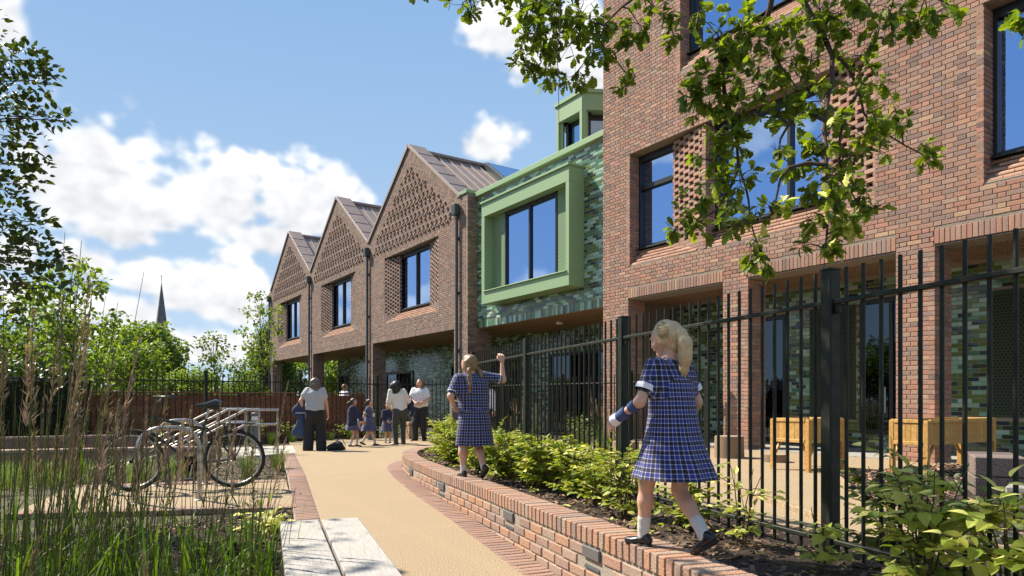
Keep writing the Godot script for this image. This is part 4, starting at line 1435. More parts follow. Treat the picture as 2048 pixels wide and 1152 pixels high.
func handrails() -> void:
	# brushed steel rails of the garden steps: level at the landing, then falling to the left
	var k := 0
	var labels := ["brushed steel stair handrail farthest from the bicycle", "brushed steel stair handrail between the other two by the bicycle", "brushed steel stair handrail nearest the bicycle"]
	for q in [Vector3(2.86, 0.0, -15.66), Vector3(2.91, 0.0, -14.66), Vector3(3.01, 0.0, -13.63)]:
		var t := thing("handrail", labels[k], "handrail", q + Vector3(0, 0.08, 0), 0.0, "steel handrails of the garden steps")
		for h in [0.88, 0.6]:
			part(t, "rail", tube_mesh([Vector3(0.62, h, 0), Vector3(0, h, 0), Vector3(-2.0, h - 1.05, -0.02)], 0.024, 10), M.steel)
		for e in [0.6, 0.02]:
			part(t, "post", tube_mesh([Vector3(e, -0.1, 0), Vector3(e, 0.88, 0)], 0.022, 10), M.steel)
		part(t, "post", tube_mesh([Vector3(-1.0, -0.2, 0), Vector3(-1.0, 0.36, 0)], 0.022, 10), M.steel)
		k += 1
	# low brick kerb walls flanking the steps
	var pal := [Color(0.40, 0.22, 0.16), Color(0.35, 0.21, 0.16), Color(0.44, 0.25, 0.17)]
	for e in [[Vector2(2.35, -13.0), Vector2(-3.2, -14.6), 0.33, "long low brick kerb wall across the garden in front of the handrails"], [Vector2(2.0, -16.4), Vector2(-3.4, -17.0), 0.42, "long low brick kerb wall across the garden behind the handrails"]]:
		var t := thing("kerb_wall", e[3], "garden wall")
		var a: Vector2 = e[0]
		var b: Vector2 = e[1]
		var d := (b - a).normalized()
		var L := a.distance_to(b)
		var along := Vector3(d.x, 0, d.y)
		var out := along.cross(Vector3.UP)
		if out.z < 0: out = -out
		var bs := BrickSet.new()
		for c in 4:
			var y: float = e[2] - 0.10 - c * 0.075 - 0.03
			var s := 0.0 if c % 2 else -0.11
			while s < L:
				var p := maxf(s, 0)
				var q := minf(s + 0.215, L)
				if q - p > 0.03:
					var m := a + d * (p + q) * 0.5
					lay(bs, Vector3(m.x, y, m.y) + out * 0.009, Basis(Vector3.UP.cross(out), Vector3.UP, out), q - p, pick([1, 1, 1]), m.length())
				s += 0.225
		emit_bricks(t, bs, pal, M.brick, 140, func(_p): return true)
		var c2 := (a + b) * 0.5
		var bb := Basis(Vector3.UP, atan2(d.x, d.y))
		part(t, "core", mbox(Vector3(0, (e[2] - 0.06) * 0.5, 0), Vector3(0.2, e[2] - 0.06, L)), M.mortar, Transform3D(bb, Vector3(c2.x, 0, c2.y) - out * 0.1))
		var nn := int(L / 0.45)
		for i in nn:
			var p := a + d * (i + 0.5) * L / nn
			part(t, "coping_slab", mbox(Vector3.ZERO, Vector3(0.25, 0.055, L / nn - 0.006), 0.006), tone_mat(M.brick, [Color(0.5, 0.36, 0.28), Color(0.46, 0.33, 0.26)], i % 2), Transform3D(bb, Vector3(p.x, e[2] - 0.028, p.y) - out * 0.1))

func small_things() -> void:
	var gm := mat(lin(0.10, 0.105, 0.11), 0.45, 0.3)
	for q in [[7.05, -17.3, "grey cylindrical bollard light between the two groups of children"], [3.62, -15.4, "grey cylindrical bollard light beside the steel handrails"]]:
		var t := thing("bollard_light", q[2], "bollard", Vector3(q[0], 0.08, q[1]), 0.0, "bollard lights along the planting")
		var b := mb(true)
		b.lathe(Vector3.ZERO, [Vector2(0.105, -0.02), Vector2(0.1, 0.0), Vector2(0.1, 0.62)], 18)
		part(t, "column", b.mesh(), gm)
		var l := mb(true)
		l.lathe(Vector3.ZERO, [Vector2(0.07, 0.62), Vector2(0.092, 0.625), Vector2(0.092, 0.72), Vector2(0.07, 0.725)], 18)
		part(t, "lens", l.mesh(), mat(lin(0.6, 0.62, 0.6), 0.25))
		var h := mb(true)
		h.lathe(Vector3.ZERO, [Vector2(0.1, 0.725), Vector2(0.1, 0.78), Vector2(0.09, 0.795), Vector2(0.0, 0.8)], 18)
		part(t, "cap", h.mesh(), gm)
	# far bench and framed board
	var wd := grained(lin(0.40, 0.27, 0.17), 0.75, M.g1, 2.0)
	var bt := thing("timber_bench", "long brown timber slab bench beside the red-haired woman", "bench", Vector3(9.15, 0.08, -17.1), -0.15)
	part(bt, "seat", mbox(Vector3(0, 0.42, 0), Vector3(2.2, 0.09, 0.4), 0.01), wd)
	for s in [-1, 1]: part(bt, "leg", mbox(Vector3(s * 0.95, 0.18, 0), Vector3(0.26, 0.385, 0.36), 0.01), wd)
	var sg := thing("framed_board", "pale-framed board with a blue-grey panel behind the braided girl", "board", Vector3(9.05, 0.08, -16.2), 0.62)
	var fm := mb()
	for s in [-1, 1]: fm.box(Vector3(s * 0.36, 0.66, 0), Vector3(0.055, 0.78, 0.05), Basis(Vector3(0, 0, 1), 0.0), 0.006)
	fm.box(Vector3(0, 1.05, 0), Vector3(0.66, 0.055, 0.05), Basis.IDENTITY, 0.006)
	fm.box(Vector3(0, 0.36, 0), Vector3(0.66, 0.05, 0.05), Basis.IDENTITY, 0.006)
	part(sg, "frame", fm.mesh(), mat(lin(0.62, 0.56, 0.47), 0.6))
	part(sg, "panel", mbox(Vector3(0, 0.70, -0.01), Vector3(0.66, 0.64, 0.015)), grained(lin(0.16, 0.19, 0.23), 0.35, M.g1, 1.5))
	for s in [-1, 1]: part(sg, "leg", mbox(Vector3(s * 0.36, 0.14, -0.05), Vector3(0.05, 0.36, 0.05), 0.005, Basis(Vector3(1, 0, 0), 0.25)), mat(lin(0.62, 0.56, 0.47), 0.6))
	# wooden planter tables
	planter_table("honey-coloured wooden planter table beside the railing post, the smaller one", Vector3(8.26, 0.19, -5.3), 0.85, 0.59)
	planter_table("long honey-coloured wooden planter table in front of the brick pier", Vector3(9.03, 0.19, -4.18), 1.95, 0.48)
	# logs and blocks
	var lw := grained(lin(0.30, 0.22, 0.15), 0.9, M.g2, 3.0, 0.3)
	for q in [[Vector3(9.35, 0.19, -7.45), 0.24, 0.36, 0.3, "cut log seat standing by the second brick pier"], [Vector3(9.3, 0.19, -6.55), 0.2, 0.12, 1.2, "low sawn log disc in front of the smaller planter table"], [Vector3(7.15, 0.19, -7.6), 0.2, 0.34, 2.0, "pale cut log seat behind the blonde girl"]]:
		var t := thing("log_seat", q[4], "log", q[0], q[3], "log seats in the playground")
		var m := mb(true)
		m.lathe(Vector3.ZERO, [Vector2(q[1] * 1.03, -0.02), Vector2(q[1], q[2] * 0.4), Vector2(q[1] * 0.99, q[2] - 0.02), Vector2(q[1] * 0.95, q[2])], 18)
		part(t, "bark", m.mesh(), lw)
		var c := mb(true)
		c.lathe(Vector3.ZERO, [Vector2(q[1] * 0.96, q[2] - 0.001), Vector2(0.0, q[2] + 0.003)], 18)
		part(t, "sawn_end", c.mesh(), grained(lin(0.46, 0.36, 0.25), 0.85, M.g2, 6.0))
	var sm := []
	for k in 3: sm.append(grained([lin(0.19, 0.155, 0.14), lin(0.24, 0.19, 0.17), lin(0.15, 0.12, 0.115)][k], 0.85, M.g2, 2.0))
	var st := thing("stone_block_seat", "stacked brown stone block seat among the mulch near the right edge", "stone block", Vector3(7.95, 0.2, -3.05), 0.5)
	for j in 2:
		for i in 2: part(st, "block", mbox(Vector3(-0.2 + i * 0.4, 0.1 + j * 0.2, 0), Vector3(0.394, 0.194, 0.42), 0.012), sm[(i + j) % 3])
	var sl := thing("sleeper_seat", "long pale grey timber sleeper lying at the right edge behind the railing", "sleeper", Vector3(7.3, 0.19, -1.9), 0.25)
	part(sl, "sleeper", mbox(Vector3(0, 0.1, 0), Vector3(0.25, 0.2, 1.5), 0.015), grained(lin(0.36, 0.35, 0.33), 0.85, M.g2, 1.5))
	# distant church spire
	var sp := thing("church_spire", "slender grey stone church spire above the distant trees", "spire", Vector3(19.43, 0, -167.5))
	var s1 := mb()
	for i in 8:
		var a := TAU * i / 8.0 + 0.2
		var b := TAU * (i + 1) / 8.0 + 0.2
		s1.tri(Vector3(0, 27.2, 0), Vector3(cos(a), 0, sin(a)) * 2.3 + Vector3(0, 8, 0), Vector3(cos(b), 0, sin(b)) * 2.3 + Vector3(0, 8, 0))
	part(sp, "steeple", s1.mesh(), grained(lin(0.17, 0.175, 0.175), 0.9, M.g1, 0.12))
	part(sp, "tower", mbox(Vector3(0, 4, 0), Vector3(4.6, 8, 4.6)), grained(lin(0.16, 0.16, 0.155), 0.9, M.g1, 0.2))
	var cr := mb()
	cr.box(Vector3(0, 27.9, 0), Vector3(0.09, 1.5, 0.09))
	cr.box(Vector3(0, 28.2, 0), Vector3(0.6, 0.09, 0.08), Basis(Vector3.UP, 0.6))
	part(sp, "cross", cr.mesh(), mat(lin(0.1, 0.1, 0.1), 0.6))

func planter_table(label: String, at: Vector3, ln: float, wd: float) -> void:
	# at = nearest corner; runs ln along +x and wd along -z
	var t := thing("planter_table", label, "planter", at, 0.0, "wooden planter tables in the playground")
	var wm := []
	for k in 3: wm.append(grained([lin(0.56, 0.32, 0.09), lin(0.60, 0.36, 0.11), lin(0.52, 0.29, 0.08)][k], 0.6, M.fine, 2.0))
	var H := 0.71
	var bx := 0.30
	for x in [0.03, ln - 0.03]:
		for z in [-0.03, -wd + 0.03]:
			part(t, "leg", mbox(Vector3(x, H * 0.5 - 0.01, z), Vector3(0.06, H, 0.06), 0.004), wm[0])
			var sx := 1.0 if x < ln * 0.5 else -1.0
			part(t, "brace", mbox(Vector3(x + sx * 0.11, H - bx - 0.10, z), Vector3(0.035, 0.28, 0.035), 0.003, Basis(Vector3(0, 0, 1), -sx * 0.75)), wm[2])
	for z in [-0.012, -wd + 0.012]:
		var n := int(ln / 0.09)
		for i in n: part(t, "board", mbox(Vector3(0.06 + (i + 0.5) * (ln - 0.12) / n, H - bx * 0.5 - 0.02, z), Vector3((ln - 0.12) / n - 0.003, bx - 0.05, 0.016), 0.002), wm[rng.randi() % 3])
		for y in [H - 0.02, H - bx]: part(t, "rail", mbox(Vector3(ln * 0.5, y, z * 1.0 + (0.004 if z > -0.1 else -0.004)), Vector3(ln - 0.122, 0.045, 0.03), 0.004), wm[1])
	for x in [0.012, ln - 0.012]:
		var n := int(wd / 0.09)
		for i in n: part(t, "board", mbox(Vector3(x, H - bx * 0.5 - 0.02, -0.06 - (i + 0.5) * (wd - 0.12) / n), Vector3(0.016, bx - 0.05, (wd - 0.12) / n - 0.003), 0.002), wm[rng.randi() % 3])
		for y in [H - 0.02, H - bx]: part(t, "rail", mbox(Vector3(x + (-0.004 if x < 0.1 else 0.004), y, -wd * 0.5), Vector3(0.03, 0.045, wd - 0.122), 0.004), wm[1])
	part(t, "soil", mbox(Vector3(ln * 0.5, H - 0.10, -wd * 0.5), Vector3(ln - 0.06, 0.05, wd - 0.06)), M.soil)

func objects() -> void:
	M.fine = ntex(256, 0.03, 3, 73, [[0.2, Color(0.86, 0.85, 0.83)], [0.8, Color(1, 1, 1)]])
	hoop("nearer grey steel hoop cycle stand in front of the bicycle", Vector2(0.69, -7.84), Vector2(1.26, -7.77))
	hoop("farther grey steel hoop cycle stand behind the bicycle", Vector2(0.98, -8.95), Vector2(1.50, -8.86))
	bicycle()
	bench_near()
	handrails()
	small_things()

# ---------------------------------------------------------------- people
# A bone: [a, b, ra, rb, blend, flatten axis, flatten factor]
func bone(a: Vector3, b: Vector3, ra: float, rb: float, k := 0.03, fl := Vector3.ZERO, ff := 1.0) -> Array:
	return [a, b, ra, rb, k, fl, ff]

func nets(dst: MB, bones: Array, cell: float) -> void:
	var lo := Vector3(1e9, 1e9, 1e9)
	var hi := -lo
	for b in bones:
		var r: float = maxf(b[2], b[3]) + cell * 3.0
		for p in [b[0], b[1]]:
			lo = lo.min(p - Vector3.ONE * r)
			hi = hi.max(p + Vector3.ONE * r)
	var n := Vector3i(((hi - lo) / cell).ceil()) + Vector3i.ONE
	var nx := n.x
	var ny := n.y
	var nxy := nx * ny
	var F := PackedFloat32Array()
	F.resize(nxy * n.z)
	F.fill(1.0)
	for b in bones:
		var A: Vector3 = b[0]
		var B: Vector3 = b[1]
		var ra: float = b[2]
		var rb: float = b[3]
		var k: float = b[4]
		var fx: Vector3 = b[5]
		var ff: float = b[6]
		var AB := B - A
		var l2 := maxf(AB.length_squared(), 1e-9)
		var m := cell * 2.5 + k
		var r := maxf(ra, rb) + m
		var i0 := Vector3i(((A.min(B) - Vector3.ONE * r - lo) / cell).floor()).clamp(Vector3i.ZERO, n - Vector3i.ONE)
		var i1 := Vector3i(((A.max(B) + Vector3.ONE * r - lo) / cell).ceil()).clamp(Vector3i.ZERO, n - Vector3i.ONE)
		var flat := ff != 1.0
		var g := 1.0 / ff - 1.0
		for z in range(i0.z, i1.z + 1):
			for y in range(i0.y, i1.y + 1):
				var o := z * nxy + y * nx
				for x in range(i0.x, i1.x + 1):
					var p := lo + Vector3(x, y, z) * cell
					var t := clampf((p - A).dot(AB) / l2, 0.0, 1.0)
					var q := p - (A + AB * t)
					if flat: q += fx * (fx.dot(q) * g)
					var d := q.length() - (ra + (rb - ra) * t)
					if flat and d > 0.0: d *= ff
					var e := F[o + x]
					if d > e + k: continue
					if e > d + k or k <= 0.0:
						F[o + x] = minf(d, e)
					else:
						var h := (k - absf(d - e)) / k
						F[o + x] = minf(d, e) - h * h * k * 0.25
	# surface nets
	var idx := {}
	var offs := PackedInt32Array([0, 1, nx, nx + 1, nxy, nxy + 1, nxy + nx, nxy + nx + 1])
	var edges := [[0, 1], [2, 3], [4, 5], [6, 7], [0, 2], [1, 3], [4, 6], [5, 7], [0, 4], [1, 5], [2, 6], [3, 7]]
	for z in n.z - 1:
		for y in ny - 1:
			var o := z * nxy + y * nx
			for x in nx - 1:
				var c := o + x
				var s0 := F[c] < 0.0
				if (F[c + 1] < 0.0) == s0 and (F[c + nx] < 0.0) == s0 and (F[c + nx + 1] < 0.0) == s0 and (F[c + nxy] < 0.0) == s0 and (F[c + nxy + 1] < 0.0) == s0 and (F[c + nxy + nx] < 0.0) == s0 and (F[c + nxy + nx + 1] < 0.0) == s0:
					continue
				var sum := Vector3.ZERO
				var cnt := 0
				for e in edges:
					var va := F[c + offs[e[0]]]
					var vb := F[c + offs[e[1]]]
					if (va < 0.0) != (vb < 0.0):
						var t := va / (va - vb)
						var pa := Vector3(e[0] & 1, (e[0] >> 1) & 1, e[0] >> 2)
						var pb := Vector3(e[1] & 1, (e[1] >> 1) & 1, e[1] >> 2)
						sum += pa.lerp(pb, t)
						cnt += 1
				var f0 := F[c]
				var gr := Vector3((F[c + 1] + F[c + nx + 1] + F[c + nxy + 1] + F[c + nxy + nx + 1]) - (f0 + F[c + nx] + F[c + nxy] + F[c + nxy + nx]), (F[c + nx] + F[c + nx + 1] + F[c + nxy + nx] + F[c + nxy + nx + 1]) - (f0 + F[c + 1] + F[c + nxy] + F[c + nxy + 1]), (F[c + nxy] + F[c + nxy + 1] + F[c + nxy + nx] + F[c + nxy + nx + 1]) - (f0 + F[c + 1] + F[c + nx] + F[c + nx + 1]))
				idx[c] = dst.v(lo + (Vector3(x, y, z) + sum / cnt) * cell, gr.normalized())
	for c in idx:
		var i: int = c
		var s := F[i] < 0.0
		for ax in 3:
			var st: int = [1, nx, nxy][ax]
			var u: int = [nx, nxy, 1][ax]
			var w: int = [nxy, 1, nx][ax]
			if (F[i + st] < 0.0) == s: continue
			if not (idx.has(i - u) and idx.has(i - w) and idx.has(i - u - w)): continue
			var a: int = idx[i]
			var b2: int = idx[i - u]
			var c2: int = idx[i - u - w]
			var d2: int = idx[i - w]
			if s: dst.I.append_array(PackedInt32Array([a, c2, b2, a, d2, c2]))
			else: dst.I.append_array(PackedInt32Array([a, b2, c2, a, c2, d2]))

func body_part(parent: Node3D, called: String, bones: Array, cell: float, m: Material, label := "") -> MeshInstance3D:
	var d := mb(true)
	nets(d, bones, cell)
	return part(parent, called, d.mesh(), m, Transform3D.IDENTITY, label)

func joint2(a: Vector3, b: Vector3, l1: float, l2: float, pole: Vector3) -> Vector3:
	var d := b - a
	var L := minf(d.length(), (l1 + l2) * 0.999)
	d = d.normalized()
	var x := (l1 * l1 - l2 * l2 + L * L) / (2.0 * L)
	var h := sqrt(maxf(l1 * l1 - x * x, 0.0))
	var p := (pole - d * pole.dot(d)).normalized()
	return a + d * x + p * h

# loft with uv in metres: rings [centre, rx, rz, yaw]; folds ripple the rings from ring f0 on
func loft(dst: MB, rings: Array, seg: int, folds: float, fn: int, f0: int, ref_r: float, sd := 0.0) -> void:
	var base := dst.P.size()
	var vlen := 0.0
	var nr := rings.size()
	var pos := []
	for i in nr:
		var r: Array = rings[i]
		if i: vlen += (r[0] as Vector3).distance_to(rings[i - 1][0])
		var row := PackedVector3Array()
		for k in seg + 1:
			var a := TAU * k / seg
			var f := clampf(float(i - f0) / maxf(nr - 1 - f0, 1), 0.0, 1.0) * folds
			var rip := 1.0 + f * (sin(a * fn + sd) * 0.6 + sin(a * (fn * 0.5 + 2.0) + sd * 2.0) * 0.3 + sin(a * 3.0 + sd) * 0.35)
			var v := Vector3(sin(a) * r[1], 0, cos(a) * r[2]) * rip
			var b := Basis(Vector3.UP, r[3] if r.size() > 3 else 0.0)
			if r.size() > 4: b = r[4]
			row.append(r[0] + b * v)
		pos.append([row, vlen])
	for i in nr:
		for k in seg + 1:
			var row: PackedVector3Array = pos[i][0]
			var du: Vector3 = row[(k + 1) % seg] - row[(k + seg - 1) % seg]
			var dv: Vector3 = pos[mini(i + 1, nr - 1)][0][k] - pos[maxi(i - 1, 0)][0][k]
			var nn := dv.cross(du).normalized()
			if nn.dot(row[k] - rings[i][0]) < 0: nn = -nn
			dst.v(row[k], nn, Vector2(TAU * ref_r * k / seg, pos[i][1]))
	for i in nr - 1:
		for k in seg:
			var a := base + i * (seg + 1) + k
			dst.I.append_array(PackedInt32Array([a, a + 1, a + seg + 1, a + 1, a + seg + 2, a + seg + 1]))

func plaid(blue: Color, dark: Color, white: Color, per: float) -> StandardMaterial3D:
	# school gingham: woven bands of blue, near-black and thin white lines
	var S := 128
	var im := Image.create(S, S, false, Image.FORMAT_RGB8)
	var band := func(t: float) -> int:
		if t < 0.10: return 2
		if t < 0.50: return 1
		if t < 0.59: return 2
		return 0
	for y in S:
		for x in S:
			var p: int = band.call(fposmod(x / float(S), 1.0))
			var q: int = band.call(fposmod(y / float(S), 1.0))
			var cs := [blue, dark, white]
			var c: Color = (cs[p] as Color).lerp(cs[q], 0.5)
			if p == 1 and q == 1: c = dark.lerp(Color.BLACK, 0.35)
			var w := 0.92 + 0.08 * float((x + y) % 2)
			im.set_pixel(x, y, Color(c.r * w, c.g * w, c.b * w))
	var m := mat(Color.WHITE, 0.85)
	m.albedo_texture = ImageTexture.create_from_image(im)
	m.uv1_scale = Vector3.ONE / per
	m.rim_enabled = true
	m.rim = 0.25
	return m

func head_bones(c: Vector3, b: Basis, s: float) -> Array:
	# s = head height; c = centre of the skull; b.z = face direction
	var o := []
	var at := func(x: float, y: float, z: float) -> Vector3: return c + b * (Vector3(x, y, z) * s)
	o.append(bone(at.call(0, 0.12, -0.06), at.call(0, 0.12, 0.07), 0.345 * s, 0.34 * s, 0.02 * s, b.x, 0.93))
	o.append(bone(at.call(0, -0.04, 0.08), at.call(0, -0.27, 0.15), 0.29 * s, 0.17 * s, 0.1 * s, b.x, 0.95))
	o.append(bone(at.call(0, -0.345, 0.23), at.call(0, -0.35, 0.24), 0.09 * s, 0.09 * s, 0.08 * s))       # chin
	o.append(bone(at.call(0, 0.02, 0.40), at.call(0, -0.10, 0.455), 0.025 * s, 0.05 * s, 0.05 * s))          # nose
	for e in [-1, 1]:
		o.append(bone(at.call(e * 0.14, -0.08, 0.27), at.call(e * 0.2, -0.1, 0.2), 0.11 * s, 0.1 * s, 0.08 * s))  # cheek
		o.append(bone(at.call(e * 0.345, 0.06, -0.02), at.call(e * 0.335, -0.08, 0.01), 0.05 * s, 0.035 * s, 0.03 * s, b.x, 0.5))
		o.append(bone(at.call(e * 0.09, 0.095, 0.385), at.call(e * 0.2, 0.10, 0.35), 0.035 * s, 0.03 * s, 0.05 * s))  # brow
	o.append(bone(at.call(-0.07, -0.20, 0.365), at.call(0.07, -0.20, 0.365), 0.035 * s, 0.035 * s, 0.04 * s))  # lips
	return o

func face(o: Node3D, c: Vector3, b: Basis, s: float, iris: Color) -> void:
	for e in [-1, 1]:
		var em := mb(true)
		em.lathe(c + b * (Vector3(e * 0.135, 0.025, 0.335) * s), [Vector2(0.0, -0.05) * s, Vector2(0.035, -0.035) * s, Vector2(0.05, 0) * s, Vector2(0.035, 0.035) * s, Vector2(0, 0.05) * s], 10)
		var eye := part(o, "eye", em.mesh(), mat(lin(0.7, 0.7, 0.68), 0.2))
		part(eye, "iris", mbox(c + b * (Vector3(e * 0.13, 0.022, 0.382) * s), Vector3(0.05, 0.05, 0.012) * s, 0.01 * s, b), mat(iris, 0.2))
		part(o, "eyebrow", mbox(c + b * (Vector3(e * 0.14, 0.115, 0.405) * s), Vector3(0.13, 0.022, 0.03) * s, 0.004, b * Basis(Vector3.UP, e * 0.3)), mat(lin(0.12, 0.06, 0.03), 0.8))
	part(o, "mouth", mbox(c + b * (Vector3(0, -0.20, 0.398) * s), Vector3(0.15, 0.022, 0.02) * s, 0.004, b), mat(lin(0.35, 0.10, 0.09), 0.5))

# five fingers from a palm: w wrist, d pointing direction, nrm back of the hand, s hand length, curl 0..1
func hand_bones(w: Vector3, d: Vector3, nrm: Vector3, s: float, curl: float, thumb_side: float) -> Array:
	d = d.normalized()
	nrm = (nrm - d * nrm.dot(d)).normalized()
	var x := d.cross(nrm).normalized()
	var o := []
	o.append(bone(w, w + d * s * 0.12, s * 0.15, s * 0.17, s * 0.08, nrm, 0.75))
	for f in 4:
		var u := (f - 1.5) * 0.125
		o.append(bone(w + d * s * 0.1 + x * s * u * 0.7, w + d * s * 0.5 + x * s * u, s * 0.09, s * 0.085, s * 0.06, nrm, 0.8))
		var p := w + d * s * 0.5 + x * s * u
		var ln: float = [0.42, 0.5, 0.47, 0.36][f] * s
		var dir := d
		for q in 3:
			dir = (dir * cos(curl * (0.75 + 0.15 * q)) - nrm * sin(curl * (0.75 + 0.15 * q))).normalized()
			var e: Vector3 = p + dir * ln * [0.42, 0.33, 0.25][q]
			o.append(bone(p, e, s * (0.062 - 0.006 * q), s * (0.056 - 0.006 * q), s * 0.01))
			p = e
	var tp := w + d * s * 0.12 + x * s * 0.17 * thumb_side
	var t1 := tp + (d * 0.7 + x * thumb_side * 0.75 - nrm * 0.2).normalized() * s * 0.26
	var t2 := t1 + (d * 0.95 + x * thumb_side * (0.25 - curl * 0.5) - nrm * curl * 0.5).normalized() * s * 0.26
	o.append(bone(tp, t1, s * 0.085, s * 0.07, s * 0.05))
	o.append(bone(t1, t2, s * 0.068, s * 0.055, s * 0.01))
	return o

func shoe(o: Node3D, ankle: Vector3, dir: Vector3, up: Vector3, L: float, m: Material, cell: float) -> void:
	dir = dir.normalized()
	up = (up - dir * up.dot(dir)).normalized()
	var x := dir.cross(up)
	var sole := -up
	var heel := ankle + sole * L * 0.30 - dir * L * 0.2
	var b := []
	b.append(bone(heel + dir * L * 0.02 - sole * L * 0.10, heel + dir * L * 0.12 - sole * L * 0.22, L * 0.15, L * 0.155, L * 0.05))
	b.append(bone(heel + dir * L * 0.2 - sole * L * 0.10, heel + dir * L * 0.72 - sole * L * 0.03, L * 0.16, L * 0.13, L * 0.08, up, 0.8))
	b.append(bone(heel + dir * L * 0.55 - sole * L * 0.03, heel + dir * L * 0.78 - sole * L * 0.02, L * 0.165, L * 0.135, L * 0.06, up, 0.65))
	var s := Node3D.new()
	s.name = "shoe"
	o.add_child(s, true)
	body_part(s, "upper", b, cell, m)
	var sb := []
	sb.append(bone(heel + sole * L * 0.05 - dir * L * 0.0, heel + dir * L * 0.35 + sole * L * 0.05, L * 0.155, L * 0.14, L * 0.03, up, 0.35))
	sb.append(bone(heel + dir * L * 0.35 + sole * L * 0.05, heel + dir * L * 0.78 + sole * L * 0.05, L * 0.14, L * 0.15, L * 0.03, up, 0.33))
	body_part(s, "sole", sb, cell, M.sole)

func person_mats() -> void:
	M.skin = mat(lin(0.56, 0.33, 0.235), 0.5)
	M.skin.subsurf_scatter_enabled = true
	M.skin.subsurf_scatter_strength = 0.12
	M.skin2 = mat(lin(0.42, 0.24, 0.16), 0.5)
	M.sole = mat(lin(0.02, 0.02, 0.02), 0.8)
	M.shoe = mat(lin(0.012, 0.012, 0.014), 0.32)
	M.sock = grained(lin(0.74, 0.74, 0.76), 0.9, M.g2, 30.0, 0.0, null, false)
	M.plaid = plaid(Color(0.13, 0.18, 0.50), Color(0.05, 0.055, 0.13), Color(0.82, 0.80, 0.88), 0.046)
	M.plaid2 = plaid(Color(0.11, 0.15, 0.42), Color(0.045, 0.05, 0.12), Color(0.78, 0.79, 0.88), 0.058)
	M.plaid_tri = M.plaid2.duplicate()
	M.plaid_tri.uv1_triplanar = true
	M.plaid_tri.uv1_triplanar_sharpness = 6.0
	M.navy = mat(lin(0.016, 0.022, 0.062), 0.85)
	M.black_cloth = mat(lin(0.016, 0.016, 0.019), 0.85)
	M.grey_cloth = mat(lin(0.44, 0.43, 0.44), 0.85)
	M.cream_cloth = mat(lin(0.70, 0.66, 0.60), 0.85)
	M.white_cloth = grained(lin(0.78, 0.77, 0.78), 0.85, ntex(256, 0.06, 1, 91, [[0.0, Color(0.55, 0.58, 0.72)], [0.22, Color(0.7, 0.72, 0.8)], [0.3, Color(1, 1, 1)], [1.0, Color(1, 1, 1)]], FastNoiseLite.TYPE_CELLULAR), 3.0, 0.0, null, false)
	M.jeans = mat(lin(0.045, 0.05, 0.052), 0.85)
	M.cuff = mat(lin(0.72, 0.73, 0.78), 0.8)
	var fold := ntex(512, 0.012, 3, 97)
	for k in ["navy", "black_cloth", "grey_cloth", "cream_cloth", "white_cloth", "jeans", "cuff"]:
		var cm: StandardMaterial3D = M[k]
		cm.uv1_triplanar = true
		cm.heightmap_enabled = true
		cm.heightmap_texture = fold
		cm.heightmap_scale = 2.2 if k != "cuff" else 0.5
		cm.uv1_scale = Vector3(2.6, 1.5, 2.6) if k != "white_cloth" else Vector3.ONE * 3.0
		cm.rim_enabled = true
		cm.rim = 0.2
	M.plaid_tri.heightmap_enabled = true
	M.plaid_tri.heightmap_texture = ntex(512, 0.004, 2, 98)
	M.plaid_tri.heightmap_scale = 0.5
	var hs := [["blonde", lin(0.66, 0.50, 0.29)], ["dark_blonde", lin(0.30, 0.20, 0.10)], ["brown", lin(0.055, 0.03, 0.018)], ["black", lin(0.012, 0.010, 0.011)], ["red", lin(0.30, 0.105, 0.035)], ["greying", lin(0.17, 0.125, 0.095)]]
	var ht := ntex(512, 0.03, 3, 95, [[0.15, Color(0.66, 0.63, 0.6)], [0.5, Color(0.9, 0.89, 0.87)], [0.85, Color(1, 1, 1)]])
	for h in hs:
		var m := grained(h[1], 0.42, ht, 1.0, 0.0, null, false)
		m.uv1_scale = Vector3(16, 1.6, 16)
		m.heightmap_enabled = true
		m.heightmap_texture = ht
		m.heightmap_scale = 0.25
		M["hair_" + h[0]] = m

